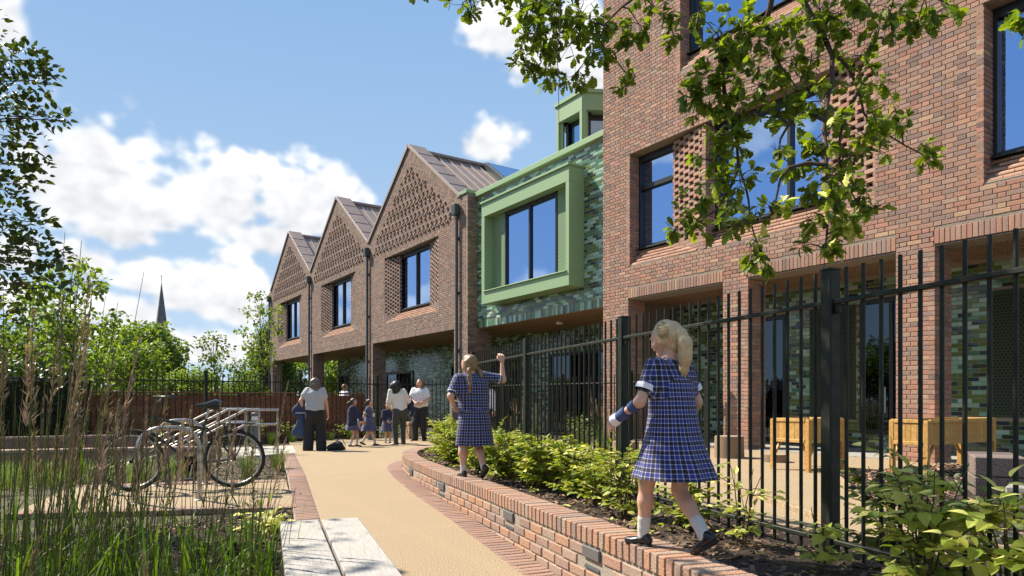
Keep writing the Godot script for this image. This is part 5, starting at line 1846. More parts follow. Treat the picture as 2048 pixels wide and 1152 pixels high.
# one figure. sp: dictionary of the pose in local metres (z forward, x to the person's left, y up from the soles)
func figure(o: Node3D, sp: Dictionary) -> Dictionary:
	var H: float = sp.h
	var hh: float = sp.get("head", H / 7.3)
	var cell: float = sp.get("cell", 0.018)
	var w: float = sp.get("build", 1.0)             # girth
	var lean: Vector3 = sp.get("lean", Vector3.ZERO)
	var hip := Vector3(0, H * 0.50, 0) + (sp.get("hip", Vector3.ZERO) as Vector3)
	var chest := Vector3(0, H * 0.715, 0) + lean * 0.6 + hip * Vector3(1, 0, 1)
	var neck := Vector3(0, H * 0.825, 0) + lean + hip * Vector3(1, 0, 1)
	var hb: Basis = sp.get("look", Basis.IDENTITY)
	var hc: Vector3 = neck + Vector3(0, hh * 0.56, 0) + hb.z * hh * 0.08 + (sp.get("head_off", Vector3.ZERO) as Vector3)
	var sw: float = H * 0.105 * sp.get("shoulder", 1.0)
	var J := {"hip": hip, "chest": chest, "neck": neck, "head": hc, "look": hb}
	var tw: float = sp.get("twist", 0.0)
	var tb := Basis(Vector3.UP, tw)
	for k in 2:
		var s := 1.0 if k == 0 else -1.0
		var n := "l" if k == 0 else "r"
		J["hip_" + n] = hip + Vector3(s * H * 0.052, 0, 0)
		var an: Vector3 = sp["foot_" + n] + Vector3(0, H * 0.045, 0)
		J["ankle_" + n] = an
		J["knee_" + n] = joint2(J["hip_" + n], an, H * 0.245, H * 0.23, sp.get("knee_" + n, Vector3(s * 0.1, 0, 1)))
		J["sh_" + n] = neck + tb * Vector3(s * sw, -H * 0.022, 0) + (sp.get("shrug_" + n, Vector3.ZERO) as Vector3)
		J["wr_" + n] = sp["hand_" + n]
		J["el_" + n] = joint2(J["sh_" + n], J["wr_" + n], H * 0.17, H * 0.15, sp.get("elbow_" + n, Vector3(s * 0.4, -0.2, -1)))
	# skin: one continuous body
	var sk := []
	sk.append(bone(chest, neck, H * 0.06 * w, H * 0.034, 0.03))
	sk.append(bone(neck, hc - hb.z * hh * 0.12 - Vector3(0, hh * 0.2, 0), H * 0.033, H * 0.031, 0.025))
	sk.append(bone(hip, chest, H * 0.07 * w, H * 0.075 * w, 0.03, Vector3(0, 0, 1), 0.75))
	for n in ["l", "r"]:
		sk.append(bone(J["hip_" + n], J["knee_" + n], H * 0.052 * w, H * 0.034 * w, 0.03))
		sk.append(bone(J["knee_" + n], J["knee_" + n].lerp(J["ankle_" + n], 0.35), H * 0.031 * w, H * 0.034 * w, 0.02))
		sk.append(bone(J["knee_" + n].lerp(J["ankle_" + n], 0.35), J["ankle_" + n], H * 0.034 * w, H * 0.021, 0.02))
		sk.append(bone(J["sh_" + n], J["el_" + n], H * 0.029 * w, H * 0.023 * w, 0.025))
		sk.append(bone(J["el_" + n], J["wr_" + n], H * 0.0235 * w, H * 0.0155, 0.02))
	var d := mb(true)
	nets(d, sk, cell)
	nets(d, head_bones(hc, hb, hh), minf(cell * 0.45, 0.008))
	for n in ["l", "r"]:
		var hd: Vector3 = sp.get("hand_dir_" + n, J["wr_" + n] - J["el_" + n])
		nets(d, hand_bones(J["wr_" + n], hd, sp.get("hand_up_" + n, Vector3(1 if n == "l" else -1, 0.2, 0.0)), H * 0.1, sp.get("curl_" + n, 0.35), sp.get("thumb_" + n, 1.0 if n == "l" else -1.0)), minf(cell * 0.3, 0.005))
	part(o, "body", d.mesh(), sp.get("skin", M.skin))
	if sp.get("face", false): face(o, hc, hb, hh, lin(0.05, 0.06, 0.08))
	# shoes and socks
	for n in ["l", "r"]:
		var fd: Vector3 = sp.get("toe_" + n, Vector3(0, 0, 1))
		shoe(o, J["ankle_" + n], fd, sp.get("toe_up_" + n, Vector3.UP), H * 0.145, sp.get("shoe_mat", M.shoe), minf(cell, 0.011))
		if sp.has("sock"):
			var f: float = sp.sock
			var b := J["ankle_" + n] as Vector3
			var tp := b.lerp(J["knee_" + n], f)
			body_part(o, "sock", [bone(b - Vector3(0, H * 0.012, 0), b.lerp(tp, 0.4), H * 0.025, H * 0.0265, 0.01), bone(b.lerp(tp, 0.4), tp, H * 0.0265, lerpf(H * 0.0275, H * 0.038 * w, clampf(f, 0, 1)), 0.01)], minf(cell, 0.010), M.sock)
	return J

func tube_bones(pts: Array, r0: float, r1: float, k := 0.01) -> Array:
	var o := []
	for i in pts.size() - 1:
		o.append(bone(pts[i], pts[i + 1], lerpf(r0, r1, float(i) / (pts.size() - 1)), lerpf(r0, r1, float(i + 1) / (pts.size() - 1)), k))
	return o

func hair_cap(J: Dictionary, hh: float, low := 0.0) -> Array:
	var c: Vector3 = J.head
	var b: Basis = J.look
	var o := []
	o.append(bone(c + b * (Vector3(0, 0.16, -0.10) * hh), c + b * (Vector3(0, 0.235, 0.0) * hh), 0.37 * hh, 0.325 * hh, 0.03 * hh, b.x, 0.95))
	o.append(bone(c + b * (Vector3(0, 0.0, -0.16) * hh), c + b * (Vector3(0, -0.14 - low, -0.17) * hh), 0.31 * hh, 0.22 * hh, 0.08 * hh))
	for e in [-1, 1]:
		o.append(bone(c + b * (Vector3(e * 0.25, 0.14, 0.0) * hh), c + b * (Vector3(e * 0.27, -0.06, -0.08) * hh), 0.13 * hh, 0.11 * hh, 0.08 * hh))
	return o

# upper garment with sleeves down to a share of the arm (0..1 upper arm, 1..2 forearm)
func top_bones(J: Dictionary, H: float, w: float, sleeve: float, hem: float, loose := 1.0) -> Array:
	var o := []
	var hip: Vector3 = J.hip
	var chest: Vector3 = J.chest
	var neck: Vector3 = J.neck
	var fz := Vector3(0, 0, 1)
	var bot := hip + Vector3(0, hem * H, 0)
	o.append(bone(chest + Vector3(0.035 * H, 0, 0), chest - Vector3(0.035 * H, 0, 0), H * 0.083 * w * loose, H * 0.083 * w * loose, 0.04, fz, 0.78))
	o.append(bone(bot + Vector3(0.02 * H, 0.02, 0), chest - Vector3(-0.02 * H, 0, 0), H * 0.088 * w * loose, H * 0.08 * w * loose, 0.04, fz, 0.8))
	o.append(bone(bot - Vector3(0.02 * H, -0.02, 0), chest - Vector3(0.02 * H, 0, 0), H * 0.088 * w * loose, H * 0.08 * w * loose, 0.04, fz, 0.8))
	o.append(bone(J.sh_l.lerp(neck, 0.25) - Vector3(0, 0.012 * H, 0), J.sh_r.lerp(neck, 0.25) - Vector3(0, 0.012 * H, 0), H * 0.034, H * 0.034, 0.05))
	o.append(bone(neck - Vector3(0, 0.03 * H, 0), neck - Vector3(0, 0.005 * H, 0), H * 0.05, H * 0.036, 0.03))
	for n in ["l", "r"]:
		var s: Vector3 = J["sh_" + n]
		var e: Vector3 = J["el_" + n]
		var wv: Vector3 = J["wr_" + n]
		o.append(bone(s, s.lerp(e, minf(sleeve, 1.0)), H * 0.031 * w, H * 0.034 * w * loose, 0.06))
		if sleeve > 1.0: o.append(bone(e, e.lerp(wv, sleeve - 1.0), H * 0.031 * w, H * 0.024, 0.02))
	return o

func trouser_bones(J: Dictionary, H: float, w: float, flare: float) -> Array:
	var o := []
	var hip: Vector3 = J.hip
	o.append(bone(hip + Vector3(0.03 * H, 0.05 * H, 0), hip + Vector3(-0.03 * H, 0.05 * H, 0), H * 0.075 * w, H * 0.075 * w, 0.04, Vector3(0, 0, 1), 0.8))
	o.append(bone(hip + Vector3(0.03 * H, -0.01 * H, -0.01 * H), hip + Vector3(-0.03 * H, -0.01 * H, -0.01 * H), H * 0.08 * w, H * 0.08 * w, 0.04, Vector3(0, 0, 1), 0.88))
	for n in ["l", "r"]:
		o.append(bone(J["hip_" + n], J["knee_" + n], H * 0.062 * w, H * 0.045 * w * lerpf(1.0, flare, 0.3), 0.04))
		o.append(bone(J["knee_" + n], J["ankle_" + n] - Vector3(0, H * 0.018, 0), H * 0.045 * w * lerpf(1.0, flare, 0.3), H * 0.033 * flare, 0.02))
	return o

func skirt(o: Node3D, called: String, rings: Array, m: Material, folds: float, fn: int, ref_r: float, sd: float) -> void:
	var d := mb(true, false, true)
	loft(d, rings, 64, folds, fn, 1, ref_r, sd)
	part(o, called, d.mesh(), m)

func plaid_top(o: Node3D, J: Dictionary, H: float, w: float, sleeve: float, hem: float, cell: float, called := "bodice") -> void:
	body_part(o, called, top_bones(J, H, w, sleeve, hem, 1.05), cell, M.plaid_tri)

func cuffs(o: Node3D, J: Dictionary, H: float, f: float) -> void:
	for n in ["l", "r"]:
		var s: Vector3 = J["sh_" + n]
		var e: Vector3 = J["el_" + n]
		var a := s.lerp(e, f - 0.12)
		var b := s.lerp(e, f + 0.03)
		var cm := mb(true)
		cm.tube(PackedVector3Array([a, b]), PackedFloat32Array([H * 0.042, H * 0.0425]), 18, true)
		part(o, "cuff", cm.mesh(), M.cuff)

func at_facing(px_dir: Vector2) -> float:
	return atan2(px_dir.x, px_dir.y)

func people() -> void:
	person_mats()
	# 1 --- blonde girl walking on the planter wall
	var H := 1.22
	var o := thing("person", "blonde ponytailed girl in blue checked dress walking on the planter wall", "person", Vector3(2.745, 0.352, -2.55), at_facing(Vector2(0.0, -1.0)))
	var lookb := Basis(Vector3.UP, 0.12) * Basis(Vector3.RIGHT, 0.12)
	var J := figure(o, {"h": H, "head": 0.205, "cell": 0.011, "hip": Vector3(0, 0.0, 0), "lean": Vector3(0.0, 0, 0.03), "look": lookb,
		"foot_l": Vector3(0.055, 0.01, 0.17), "foot_r": Vector3(-0.02, 0.055, -0.19), "toe_l": Vector3(0.15, 0, 1), "toe_r": Vector3(0.12, -0.55, 0.85), "toe_up_r": Vector3(0, 0.85, 0.55),
		"hand_l": Vector3(0.215, 0.70, 0.20), "elbow_l": Vector3(0.45, -0.8, -0.5), "hand_r": Vector3(-0.20, 0.63, 0.10), "elbow_r": Vector3(-0.5, -0.3, -1), "sock": 0.30, "curl_l": 0.5, "curl_r": 0.5, "shoulder": 0.95})
	body_part(o, "bodice", top_bones(J, H, 0.98, 0.62, 0.14, 1.0), 0.010, M.plaid_tri)
	var hip: Vector3 = J.hip
	skirt(o, "skirt", [[hip + Vector3(0, 0.345, 0.02), 0.098, 0.062], [hip + Vector3(0, 0.28, 0.018), 0.134, 0.102], [hip + Vector3(0, 0.19, 0.012), 0.136, 0.110], [hip + Vector3(0, 0.11, 0.005), 0.142, 0.116], [hip + Vector3(0, 0.0, 0.0), 0.160, 0.135], [hip + Vector3(0, -0.09, -0.005), 0.185, 0.165], [hip + Vector3(0, -0.16, -0.01), 0.205, 0.195], [hip + Vector3(0, -0.225, -0.012), 0.222, 0.222]], M.plaid, 0.06, 9, 0.165, 1.0)
	cuffs(o, J, H, 0.66)
	var col := mb(true)
	col.lathe(J.neck + Vector3(0, -0.012, 0), [Vector2(0.062, -0.012), Vector2(0.056, 0.008), Vector2(0.045, 0.022)], 20)
	part(o, "collar", col.mesh(), M.plaid_tri)
	var hh := 0.205
	body_part(o, "hair", hair_cap(J, hh) , 0.008, M.hair_blonde)
	var c: Vector3 = J.head
	var b: Basis = J.look
	var tie := c + b * (Vector3(0.0, 0.08, -0.44) * hh)
	body_part(o, "ponytail", tube_bones([c + b * (Vector3(0, 0.1, -0.33) * hh), tie, tie + Vector3(0.005, -0.05, -0.035), tie + Vector3(0.0, -0.12, -0.035), tie + Vector3(-0.005, -0.185, -0.02), tie + Vector3(-0.008, -0.215, -0.01)], 0.036, 0.02, 0.02) + [bone(tie + Vector3(0, -0.05, -0.035), tie + Vector3(0, -0.13, -0.032), 0.036, 0.036, 0.02), bone(tie + Vector3(-0.01, -0.02, -0.01), tie + Vector3(-0.06, -0.05, -0.0), 0.012, 0.004, 0.01)], 0.007, M.hair_blonde)
	var sd := mb(true)
	for i in 150:
		var a := rng.randf_range(-1.0, 1.0)
		var h0 := rng.randf_range(-0.25, 0.52)
		var rr := sqrt(maxf(0.02, 1.0 - pow((h0 - 0.15) / 0.42, 2)))
		var p0 := c + b * (Vector3(sin(a * 1.75) * 0.37 * rr, h0, cos(a * 1.75) * 0.30 * rr - 0.06) * hh)
		var p1 := c + b * (Vector3(sin(a * 2.5) * 0.38 * rr, lerpf(h0, 0.1, 0.45) , -0.28) * hh)
		sd.tube(PackedVector3Array([p0, p0.lerp(p1, 0.5) + b * (Vector3(sin(a * 2.1) * 0.07, 0.03, 0) * hh), p1, tie + ball() * 0.014]), PackedFloat32Array([0.0012, 0.0016, 0.0016, 0.0012]), 4, false)
	for i in 70:
		var q := ball() * 0.026
		var en := tie + Vector3(-0.008, -0.235, -0.005) + ball() * Vector3(0.03, 0.04, 0.03)
		sd.tube(PackedVector3Array([tie + q * 0.6, tie + Vector3(0.004, -0.055, -0.037) + q * 1.35, tie + Vector3(0, -0.13, -0.034) + q * 1.4, en]), PackedFloat32Array([0.0014, 0.0016, 0.0014, 0.0007]), 4, false)
	for i in 16:
		var q := ball() * 0.02
		var en := tie + Vector3(rng.randf_range(-0.13, -0.03), rng.randf_range(-0.07, 0.03), rng.randf_range(-0.03, 0.04))
		sd.tube(PackedVector3Array([tie + q, tie.lerp(en, 0.5) + Vector3(0, 0.015, 0), en]), PackedFloat32Array([0.0009, 0.0008, 0.0004]), 4, false)
	part(o, "hair_strands", sd.mesh(), M.hair_blonde)
	var tm := mb(true)
	tm.tube(PackedVector3Array([tie + b * Vector3(0, 0.0, 0.012), tie + b * Vector3(0, -0.006, -0.012)]), PackedFloat32Array([0.034, 0.034]), 14)
	part(o, "hair_band", tm.mesh(), mat(lin(0.02, 0.03, 0.03), 0.7))
	# blue wrist brace on the left forearm
	var br := mat(lin(0.02, 0.05, 0.16), 0.7)
	var e1: Vector3 = J.el_l
	var w1: Vector3 = J.wr_l
	for q in [[0.15, 0.42], [0.58, 1.0]]:
		var bm := mb(true)
		bm.tube(PackedVector3Array([e1.lerp(w1, q[0]), e1.lerp(w1, q[1])]), PackedFloat32Array([0.034, 0.029]), 16)
		part(o, "wrist_brace", bm.mesh(), br)
	var bm2 := mb(true)
	bm2.tube(PackedVector3Array([e1.lerp(w1, 0.95), w1 + (w1 - e1).normalized() * 0.035]), PackedFloat32Array([0.030, 0.034]), 16)
	part(o, "brace_lining", bm2.mesh(), M.cuff)

	# 2 --- braided girl farther along the wall, arm raised
	H = 1.27
	o = thing("person", "girl with two braids in blue checked blouse and culottes raising one arm", "person", Vector3(3.60, 0.352, -6.08), at_facing(Vector2(0.12, -1.0)))
	lookb = Basis(Vector3.UP, 0.5) * Basis(Vector3.RIGHT, 0.2)
	J = figure(o, {"h": H, "head": 0.205, "cell": 0.013, "lean": Vector3(0.03, 0, 0.02), "look": lookb,
		"foot_l": Vector3(0.07, 0.0, 0.12), "foot_r": Vector3(-0.05, 0.06, -0.13), "toe_r": Vector3(0.05, -0.6, 0.8), "toe_up_r": Vector3(0, 0.8, 0.6),
		"hand_l": Vector3(0.19, 0.74, 0.10), "elbow_l": Vector3(0.6, -0.4, -0.6), "hand_r": Vector3(-0.33, 1.20, 0.02), "elbow_r": Vector3(-0.8, -1, -0.2), "shrug_r": Vector3(0, 0.03, 0), "sock": 0.78, "curl_r": 0.9, "curl_l": 0.5, "hand_up_r": Vector3(0, 0, -1), "shoulder": 1.12, "build": 1.12})
	body_part(o, "blouse", top_bones(J, H, 1.15, 0.72, 0.05, 1.1), 0.011, M.plaid_tri)
	cuffs(o, J, H, 0.76)
	hip = J.hip
	skirt(o, "culottes", [[hip + Vector3(0, 0.16, 0.0), 0.128, 0.105], [hip + Vector3(0, 0.08, 0), 0.150, 0.12], [hip + Vector3(0, -0.05, 0), 0.175, 0.14], [hip + Vector3(0, -0.18, 0), 0.192, 0.155], [hip + Vector3(0, -0.30, 0), 0.205, 0.165]], M.plaid2, 0.05, 7, 0.17, 2.2)
	hh = 0.205
	var cl := mb(true)
	cl.lathe(J.neck + Vector3(0, -0.012, 0), [Vector2(0.085, -0.035), Vector2(0.066, 0.0), Vector2(0.048, 0.018)], 20)
	part(o, "collar", cl.mesh(), M.cuff)
	body_part(o, "hair", hair_cap(J, hh), 0.010, M.hair_dark_blonde)
	c = J.head
	b = J.look
	for e in [-1, 1]:
		var p0: Vector3 = c + b * (Vector3(e * 0.24, -0.14, -0.2) * hh)
		var pts := [p0]
		for i in range(1, 6): pts.append(p0 + Vector3(e * 0.03 + (0.004 if i % 2 else -0.004), -0.042 * i, -0.03 - 0.014 * i + (0.03 if i > 2 else 0.0)))
		var bn := []
		for i in pts.size() - 1:
			bn.append(bone(pts[i], pts[i], 0.021, 0.021, 0.008))
			bn.append(bone(pts[i].lerp(pts[i + 1], 0.5) + Vector3(0.006, 0, 0), pts[i].lerp(pts[i + 1], 0.5) - Vector3(0.006, 0, 0), 0.016, 0.016, 0.008))
		bn.append(bone(pts[5], pts[5] + Vector3(0, -0.05, 0), 0.013, 0.016, 0.01))
		body_part(o, "braid", bn, 0.006, M.hair_dark_blonde)
		part(o, "hair_tie", mbox(pts[5], Vector3(0.03, 0.012, 0.03), 0.004), mat(lin(0.4, 0.02, 0.02), 0.6))

	# 3 --- woman in grey T-shirt, back turned
	H = 1.58
	o = thing("person", "woman in pale grey T-shirt and wide black trousers, back turned, holding navy bags", "person", Vector3(4.53, 0.088, -14.2), at_facing(Vector2(0.35, -0.93)))
	J = figure(o, {"h": H, "cell": 0.02, "lean": Vector3(0.0, 0, 0.05), "look": Basis(Vector3.RIGHT, 0.35), "head_off": Vector3(0, 0.0, 0.01),
		"foot_l": Vector3(0.14, 0, 0.02), "foot_r": Vector3(-0.13, 0, 0.0), "hand_l": Vector3(0.27, 0.92, 0.16), "hand_r": Vector3(-0.26, 0.78, 0.10), "build": 1.05})
	body_part(o, "tee_shirt", top_bones(J, H, 1.1, 0.5, 0.06, 1.08), 0.016, M.grey_cloth)
	body_part(o, "trousers", trouser_bones(J, H, 1.1, 2.1), 0.018, M.black_cloth)
	body_part(o, "hair", hair_cap(J, H / 7.3, 0.2) + [bone(J.head + Vector3(0, -0.05, -0.06), J.head + Vector3(-0.03, -0.16, -0.09), 0.075, 0.05, 0.03), bone(J.head + Vector3(0.05, 0.02, -0.03), J.head + Vector3(0.06, -0.08, -0.04), 0.06, 0.05, 0.03), bone(J.head + Vector3(-0.05, 0.02, -0.03), J.head + Vector3(-0.065, -0.09, -0.04), 0.06, 0.05, 0.03)], 0.012, M.hair_greying)
	var bag := thing("cloth_bag", "navy blue cloth bag hanging from the woman's left hand", "bag", o.position + o.basis * Vector3(0.29, 0.36, 0.16), o.rotation.y)
	body_part(bag, "sack", [bone(Vector3(0, 0.06, 0), Vector3(0, 0.34, 0), 0.15, 0.06, 0.04, Vector3(0, 0, 1), 0.45), bone(Vector3(-0.06, 0.02, 0), Vector3(0.08, 0.02, 0), 0.11, 0.1, 0.05, Vector3(0, 0, 1), 0.5)], 0.016, mat(lin(0.03, 0.055, 0.11), 0.8))
	part(bag, "strap", tube_mesh([Vector3(-0.03, 0.36, 0), Vector3(-0.01, 0.5, 0), Vector3(0.0, 0.56, 0), Vector3(0.02, 0.5, 0), Vector3(0.03, 0.36, 0)], 0.012, 6), M.navy)
	var bag2 := thing("shoulder_bag", "navy bag tucked under the grey T-shirt woman's left arm", "bag", o.position + o.basis * Vector3(0.30, 0.82, 0.18), o.rotation.y)
	body_part(bag2, "body", [bone(Vector3(-0.06, 0, 0), Vector3(0.06, 0.0, 0), 0.12, 0.12, 0.05, Vector3(0, 0, 1), 0.5), bone(Vector3(0, 0.05, 0), Vector3(0, 0.18, 0), 0.1, 0.06, 0.05, Vector3(0, 0, 1), 0.5)], 0.016, mat(lin(0.022, 0.035, 0.08), 0.8))
	part(bag2, "piping", mbox(Vector3(0, -0.03, -0.062), Vector3(0.2, 0.012, 0.012), 0.003), M.cuff)
	var gbag := thing("floor_bag", "black bag slumped on the gravel beside the woman's feet", "bag", Vector3(4.93, 0.09, -14.05), 0.4)
	body_part(gbag, "body", [bone(Vector3(-0.16, 0.06, 0), Vector3(0.06, 0.09, 0), 0.07, 0.1, 0.06), bone(Vector3(0.05, 0.08, 0), Vector3(0.2, 0.03, 0.02), 0.09, 0.04, 0.06)], 0.018, M.black_cloth)
	part(gbag, "strap", tube_mesh([Vector3(0.0, 0.2, 0.0), Vector3(0.15, 0.24, 0.02), Vector3(0.24, 0.08, 0.04)], 0.008, 6), M.navy)

	# 4 --- girl in navy cardigan
	H = 1.10
	var right := Vector2(0.831, 0.556)
	o = thing("person", "small girl in navy cardigan and checked skirt facing right", "person", Vector3(5.68, 0.083, -15.1), at_facing(right))
	J = figure(o, {"h": H, "head": 0.185, "cell": 0.016, "foot_l": Vector3(0.05, 0, 0.10), "foot_r": Vector3(-0.05, 0, -0.03), "hand_l": Vector3(0.11, 0.58, 0.24), "hand_r": Vector3(-0.11, 0.58, 0.25), "elbow_l": Vector3(0.3, -1, -0.3), "elbow_r": Vector3(-0.3, -1, -0.3), "sock": 0.75, "skin": M.skin2, "face": true, "lean": Vector3(0, 0, 0.02)})
	hip = J.hip
	body_part(o, "cardigan", top_bones(J, H, 1.25, 1.85, -0.04, 1.12), 0.014, M.navy)
	skirt(o, "skirt", [[hip + Vector3(0, 0.06, 0), 0.115, 0.10], [hip + Vector3(0, -0.06, 0), 0.145, 0.13], [hip + Vector3(0, -0.17, 0), 0.165, 0.155]], M.plaid2, 0.06, 8, 0.15, 0.4)
	body_part(o, "hair", hair_cap(J, 0.185), 0.012, M.hair_brown)
	body_part(o, "ponytail", tube_bones([J.head + Vector3(0, 0.0, -0.09), J.head + Vector3(0, -0.03, -0.13), J.head + Vector3(0, -0.11, -0.125)], 0.035, 0.02), 0.012, M.hair_brown)
	part(o, "hair_tie", mbox(J.head + Vector3(0, -0.02, -0.105), Vector3(0.05, 0.03, 0.02), 0.006), mat(lin(0.45, 0.02, 0.03), 0.6))

	# 5 --- girl in checked dress striding right, holding a bottle
	H = 1.08
	o = thing("person", "small girl in checked summer dress striding right with a bottle", "person", Vector3(6.2, 0.083, -15.38), at_facing(right))
	J = figure(o, {"h": H, "head": 0.185, "cell": 0.016, "foot_l": Vector3(0.05, 0.03, -0.17), "foot_r": Vector3(-0.05, 0, 0.16), "toe_l": Vector3(0, -0.35, 1), "hand_l": Vector3(0.18, 0.50, -0.12), "hand_r": Vector3(-0.17, 0.46, -0.18), "elbow_l": Vector3(0.6, 0, -1), "elbow_r": Vector3(-0.6, 0.0, -1), "sock": 0.75, "face": true})
	hip = J.hip
	plaid_top(o, J, H, 1.0, 0.7, 0.03, 0.013)
	cuffs(o, J, H, 0.74)
	skirt(o, "skirt", [[hip + Vector3(0, 0.16, 0), 0.105, 0.085], [hip + Vector3(0, 0.02, 0), 0.145, 0.13], [hip + Vector3(0, -0.10, 0), 0.175, 0.165], [hip + Vector3(0, -0.21, 0), 0.195, 0.19]], M.plaid2, 0.06, 8, 0.16, 0.9)
	body_part(o, "hair", hair_cap(J, 0.185), 0.012, M.hair_brown)
	body_part(o, "ponytail", tube_bones([J.head + Vector3(0, 0.0, -0.085), J.head + Vector3(0, -0.07, -0.115), J.head + Vector3(0, -0.16, -0.09)], 0.028, 0.018), 0.012, M.hair_brown)
	var bot := thing("water_bottle", "clear water bottle held between the two small girls", "bottle", o.position + o.basis * Vector3(-0.18, 0.42, -0.21))
	var bl := mb(true)
	bl.lathe(Vector3.ZERO, [Vector2(0.0, 0.0), Vector2(0.034, 0.0), Vector2(0.035, 0.13), Vector2(0.015, 0.165), Vector2(0.015, 0.18)], 14)
	part(bot, "bottle_body", bl.mesh(), mat(lin(0.42, 0.5, 0.48), 0.15))
	var bc := mb(true)
	bc.lathe(Vector3.ZERO, [Vector2(0.018, 0.178), Vector2(0.018, 0.2), Vector2(0.0, 0.202)], 12)
	part(bot, "cap", bc.mesh(), M.white)

	# 6 --- child behind the cream-topped woman
	H = 0.98
	o = thing("person", "small child in navy cardigan partly hidden behind the dark-haired woman", "person", Vector3(6.88, 0.083, -15.85), at_facing(Vector2(-0.1, 1.0)))
	J = figure(o, {"h": H, "head": 0.18, "cell": 0.016, "foot_l": Vector3(0.05, 0, 0.02), "foot_r": Vector3(-0.05, 0, 0.0), "hand_l": Vector3(0.05, 0.55, 0.15), "hand_r": Vector3(-0.06, 0.55, 0.15), "elbow_l": Vector3(0.8, -1, -0.3), "elbow_r": Vector3(-0.8, -1, -0.3), "sock": 0.75, "face": true})
	hip = J.hip
	body_part(o, "cardigan", top_bones(J, H, 1.15, 1.85, 0.0, 1.1), 0.014, M.navy)
	skirt(o, "skirt", [[hip + Vector3(0, 0.14, 0.012), 0.10, 0.09], [hip + Vector3(0, 0.0, 0), 0.135, 0.12], [hip + Vector3(0, -0.2, 0), 0.17, 0.16]], M.plaid2, 0.06, 8, 0.15, 0.3)
	body_part(o, "hair", hair_cap(J, 0.18), 0.012, M.hair_brown)

	# 7 --- dark haired woman in cream top
	H = 1.60
	o = thing("person", "dark long-haired woman in cream long-sleeved top and dark jeans, back turned", "person", Vector3(6.86, 0.083, -15.05), at_facing(Vector2(0.15, -0.99)))
	J = figure(o, {"h": H, "cell": 0.02, "lean": Vector3(0.06, 0, 0.06), "look": Basis(Vector3.UP, 0.5) * Basis(Vector3.RIGHT, 0.5), "head_off": Vector3(0.02, -0.02, 0.02),
		"foot_l": Vector3(0.10, 0, 0.02), "foot_r": Vector3(-0.11, 0, 0.12), "toe_l": Vector3(0.7, 0, 0.7), "hand_l": Vector3(0.16, 0.86, 0.22), "hand_r": Vector3(-0.17, 0.92, 0.24), "elbow_r": Vector3(-0.7, -1, -0.5), "elbow_l": Vector3(0.7, -1, -0.5)})
	body_part(o, "top", top_bones(J, H, 1.0, 1.9, 0.01, 1.05), 0.016, M.cream_cloth)
	body_part(o, "jeans", trouser_bones(J, H, 1.0, 1.05), 0.018, M.jeans)
	body_part(o, "hair", hair_cap(J, H / 7.3, 0.2) + [bone(J.head + Vector3(0.0, 0.0, -0.06), J.head + Vector3(0.03, -0.26, -0.06), 0.12, 0.09, 0.04), bone(J.head + Vector3(0.08, -0.02, 0.0), J.head + Vector3(0.17, -0.26, 0.02), 0.08, 0.06, 0.04), bone(J.head + Vector3(0.03, -0.24, -0.05), J.head + Vector3(0.05, -0.30, -0.05), 0.07, 0.03, 0.03)], 0.012, M.hair_black)
	var pb := thing("handbag", "navy bag hooked on the cream-topped woman's right arm", "bag", o.position + o.basis * Vector3(-0.30, 0.86, 0.06), o.rotation.y)
	body_part(pb, "body", [bone(Vector3(0, -0.08, 0), Vector3(0, 0.12, 0), 0.12, 0.09, 0.05, Vector3(1, 0, 0), 0.5)], 0.016, M.navy)
	part(pb, "strap", tube_mesh([Vector3(0, 0.14, -0.06), Vector3(0.03, 0.28, -0.04), Vector3(0.05, 0.3, 0.0), Vector3(0.02, 0.14, 0.06)], 0.01, 6), M.navy)

	# 8 --- red haired woman facing the camera
	H = 1.66
	o = thing("person", "red-haired woman in white patterned blouse and black trousers, hands clasped", "person", Vector3(8.02, 0.083, -16.35), at_facing(Vector2(-0.62, 0.78)))
	J = figure(o, {"h": H, "cell": 0.018, "look": Basis(Vector3.UP, -0.15), "build": 1.15, "foot_l": Vector3(0.12, 0, 0.02), "foot_r": Vector3(-0.10, 0, 0.10), "toe_r": Vector3(-0.6, 0, 0.8), "hand_l": Vector3(0.06, 0.985, 0.25), "hand_r": Vector3(-0.05, 0.985, 0.25), "elbow_l": Vector3(1, -0.6, -0.4), "elbow_r": Vector3(-1, -0.6, -0.4), "hand_dir_l": Vector3(-1, -0.3, 0.3), "hand_dir_r": Vector3(1, -0.3, 0.3), "face": true, "curl_l": 0.6, "curl_r": 0.6})
	body_part(o, "blouse", top_bones(J, H, 1.22, 0.55, 0.075, 1.08), 0.015, M.white_cloth)
	body_part(o, "trousers", trouser_bones(J, H, 1.22, 1.25), 0.018, M.black_cloth)
	hh = H / 7.3
	c = J.head
	b = J.look
	var hr := hair_cap(J, hh, 0.2)
	for e in [-1, 1]:
		hr.append(bone(c + b * (Vector3(e * 0.3, 0.0, 0.0) * hh), c + b * (Vector3(e * 0.36, -0.6, 0.06) * hh), 0.11 * hh, 0.13 * hh, 0.03))
		hr.append(bone(c + b * (Vector3(e * 0.36, -0.6, 0.06) * hh), c + b * (Vector3(e * 0.38, -1.1, 0.22) * hh), 0.13 * hh, 0.08 * hh, 0.03))
	body_part(o, "hair", hr, 0.010, M.hair_red)
	part(o, "wristwatch", mbox(J.wr_l, Vector3(0.05, 0.035, 0.055), 0.008), M.black_cloth)

	# 9 --- someone in a white shirt beyond the railing
	H = 1.62
	o = thing("person", "person in white shirt seen between the bars behind the braided girl", "person", Vector3(9.72, 0.09, -15.7), at_facing(Vector2(-0.9, 0.4)))
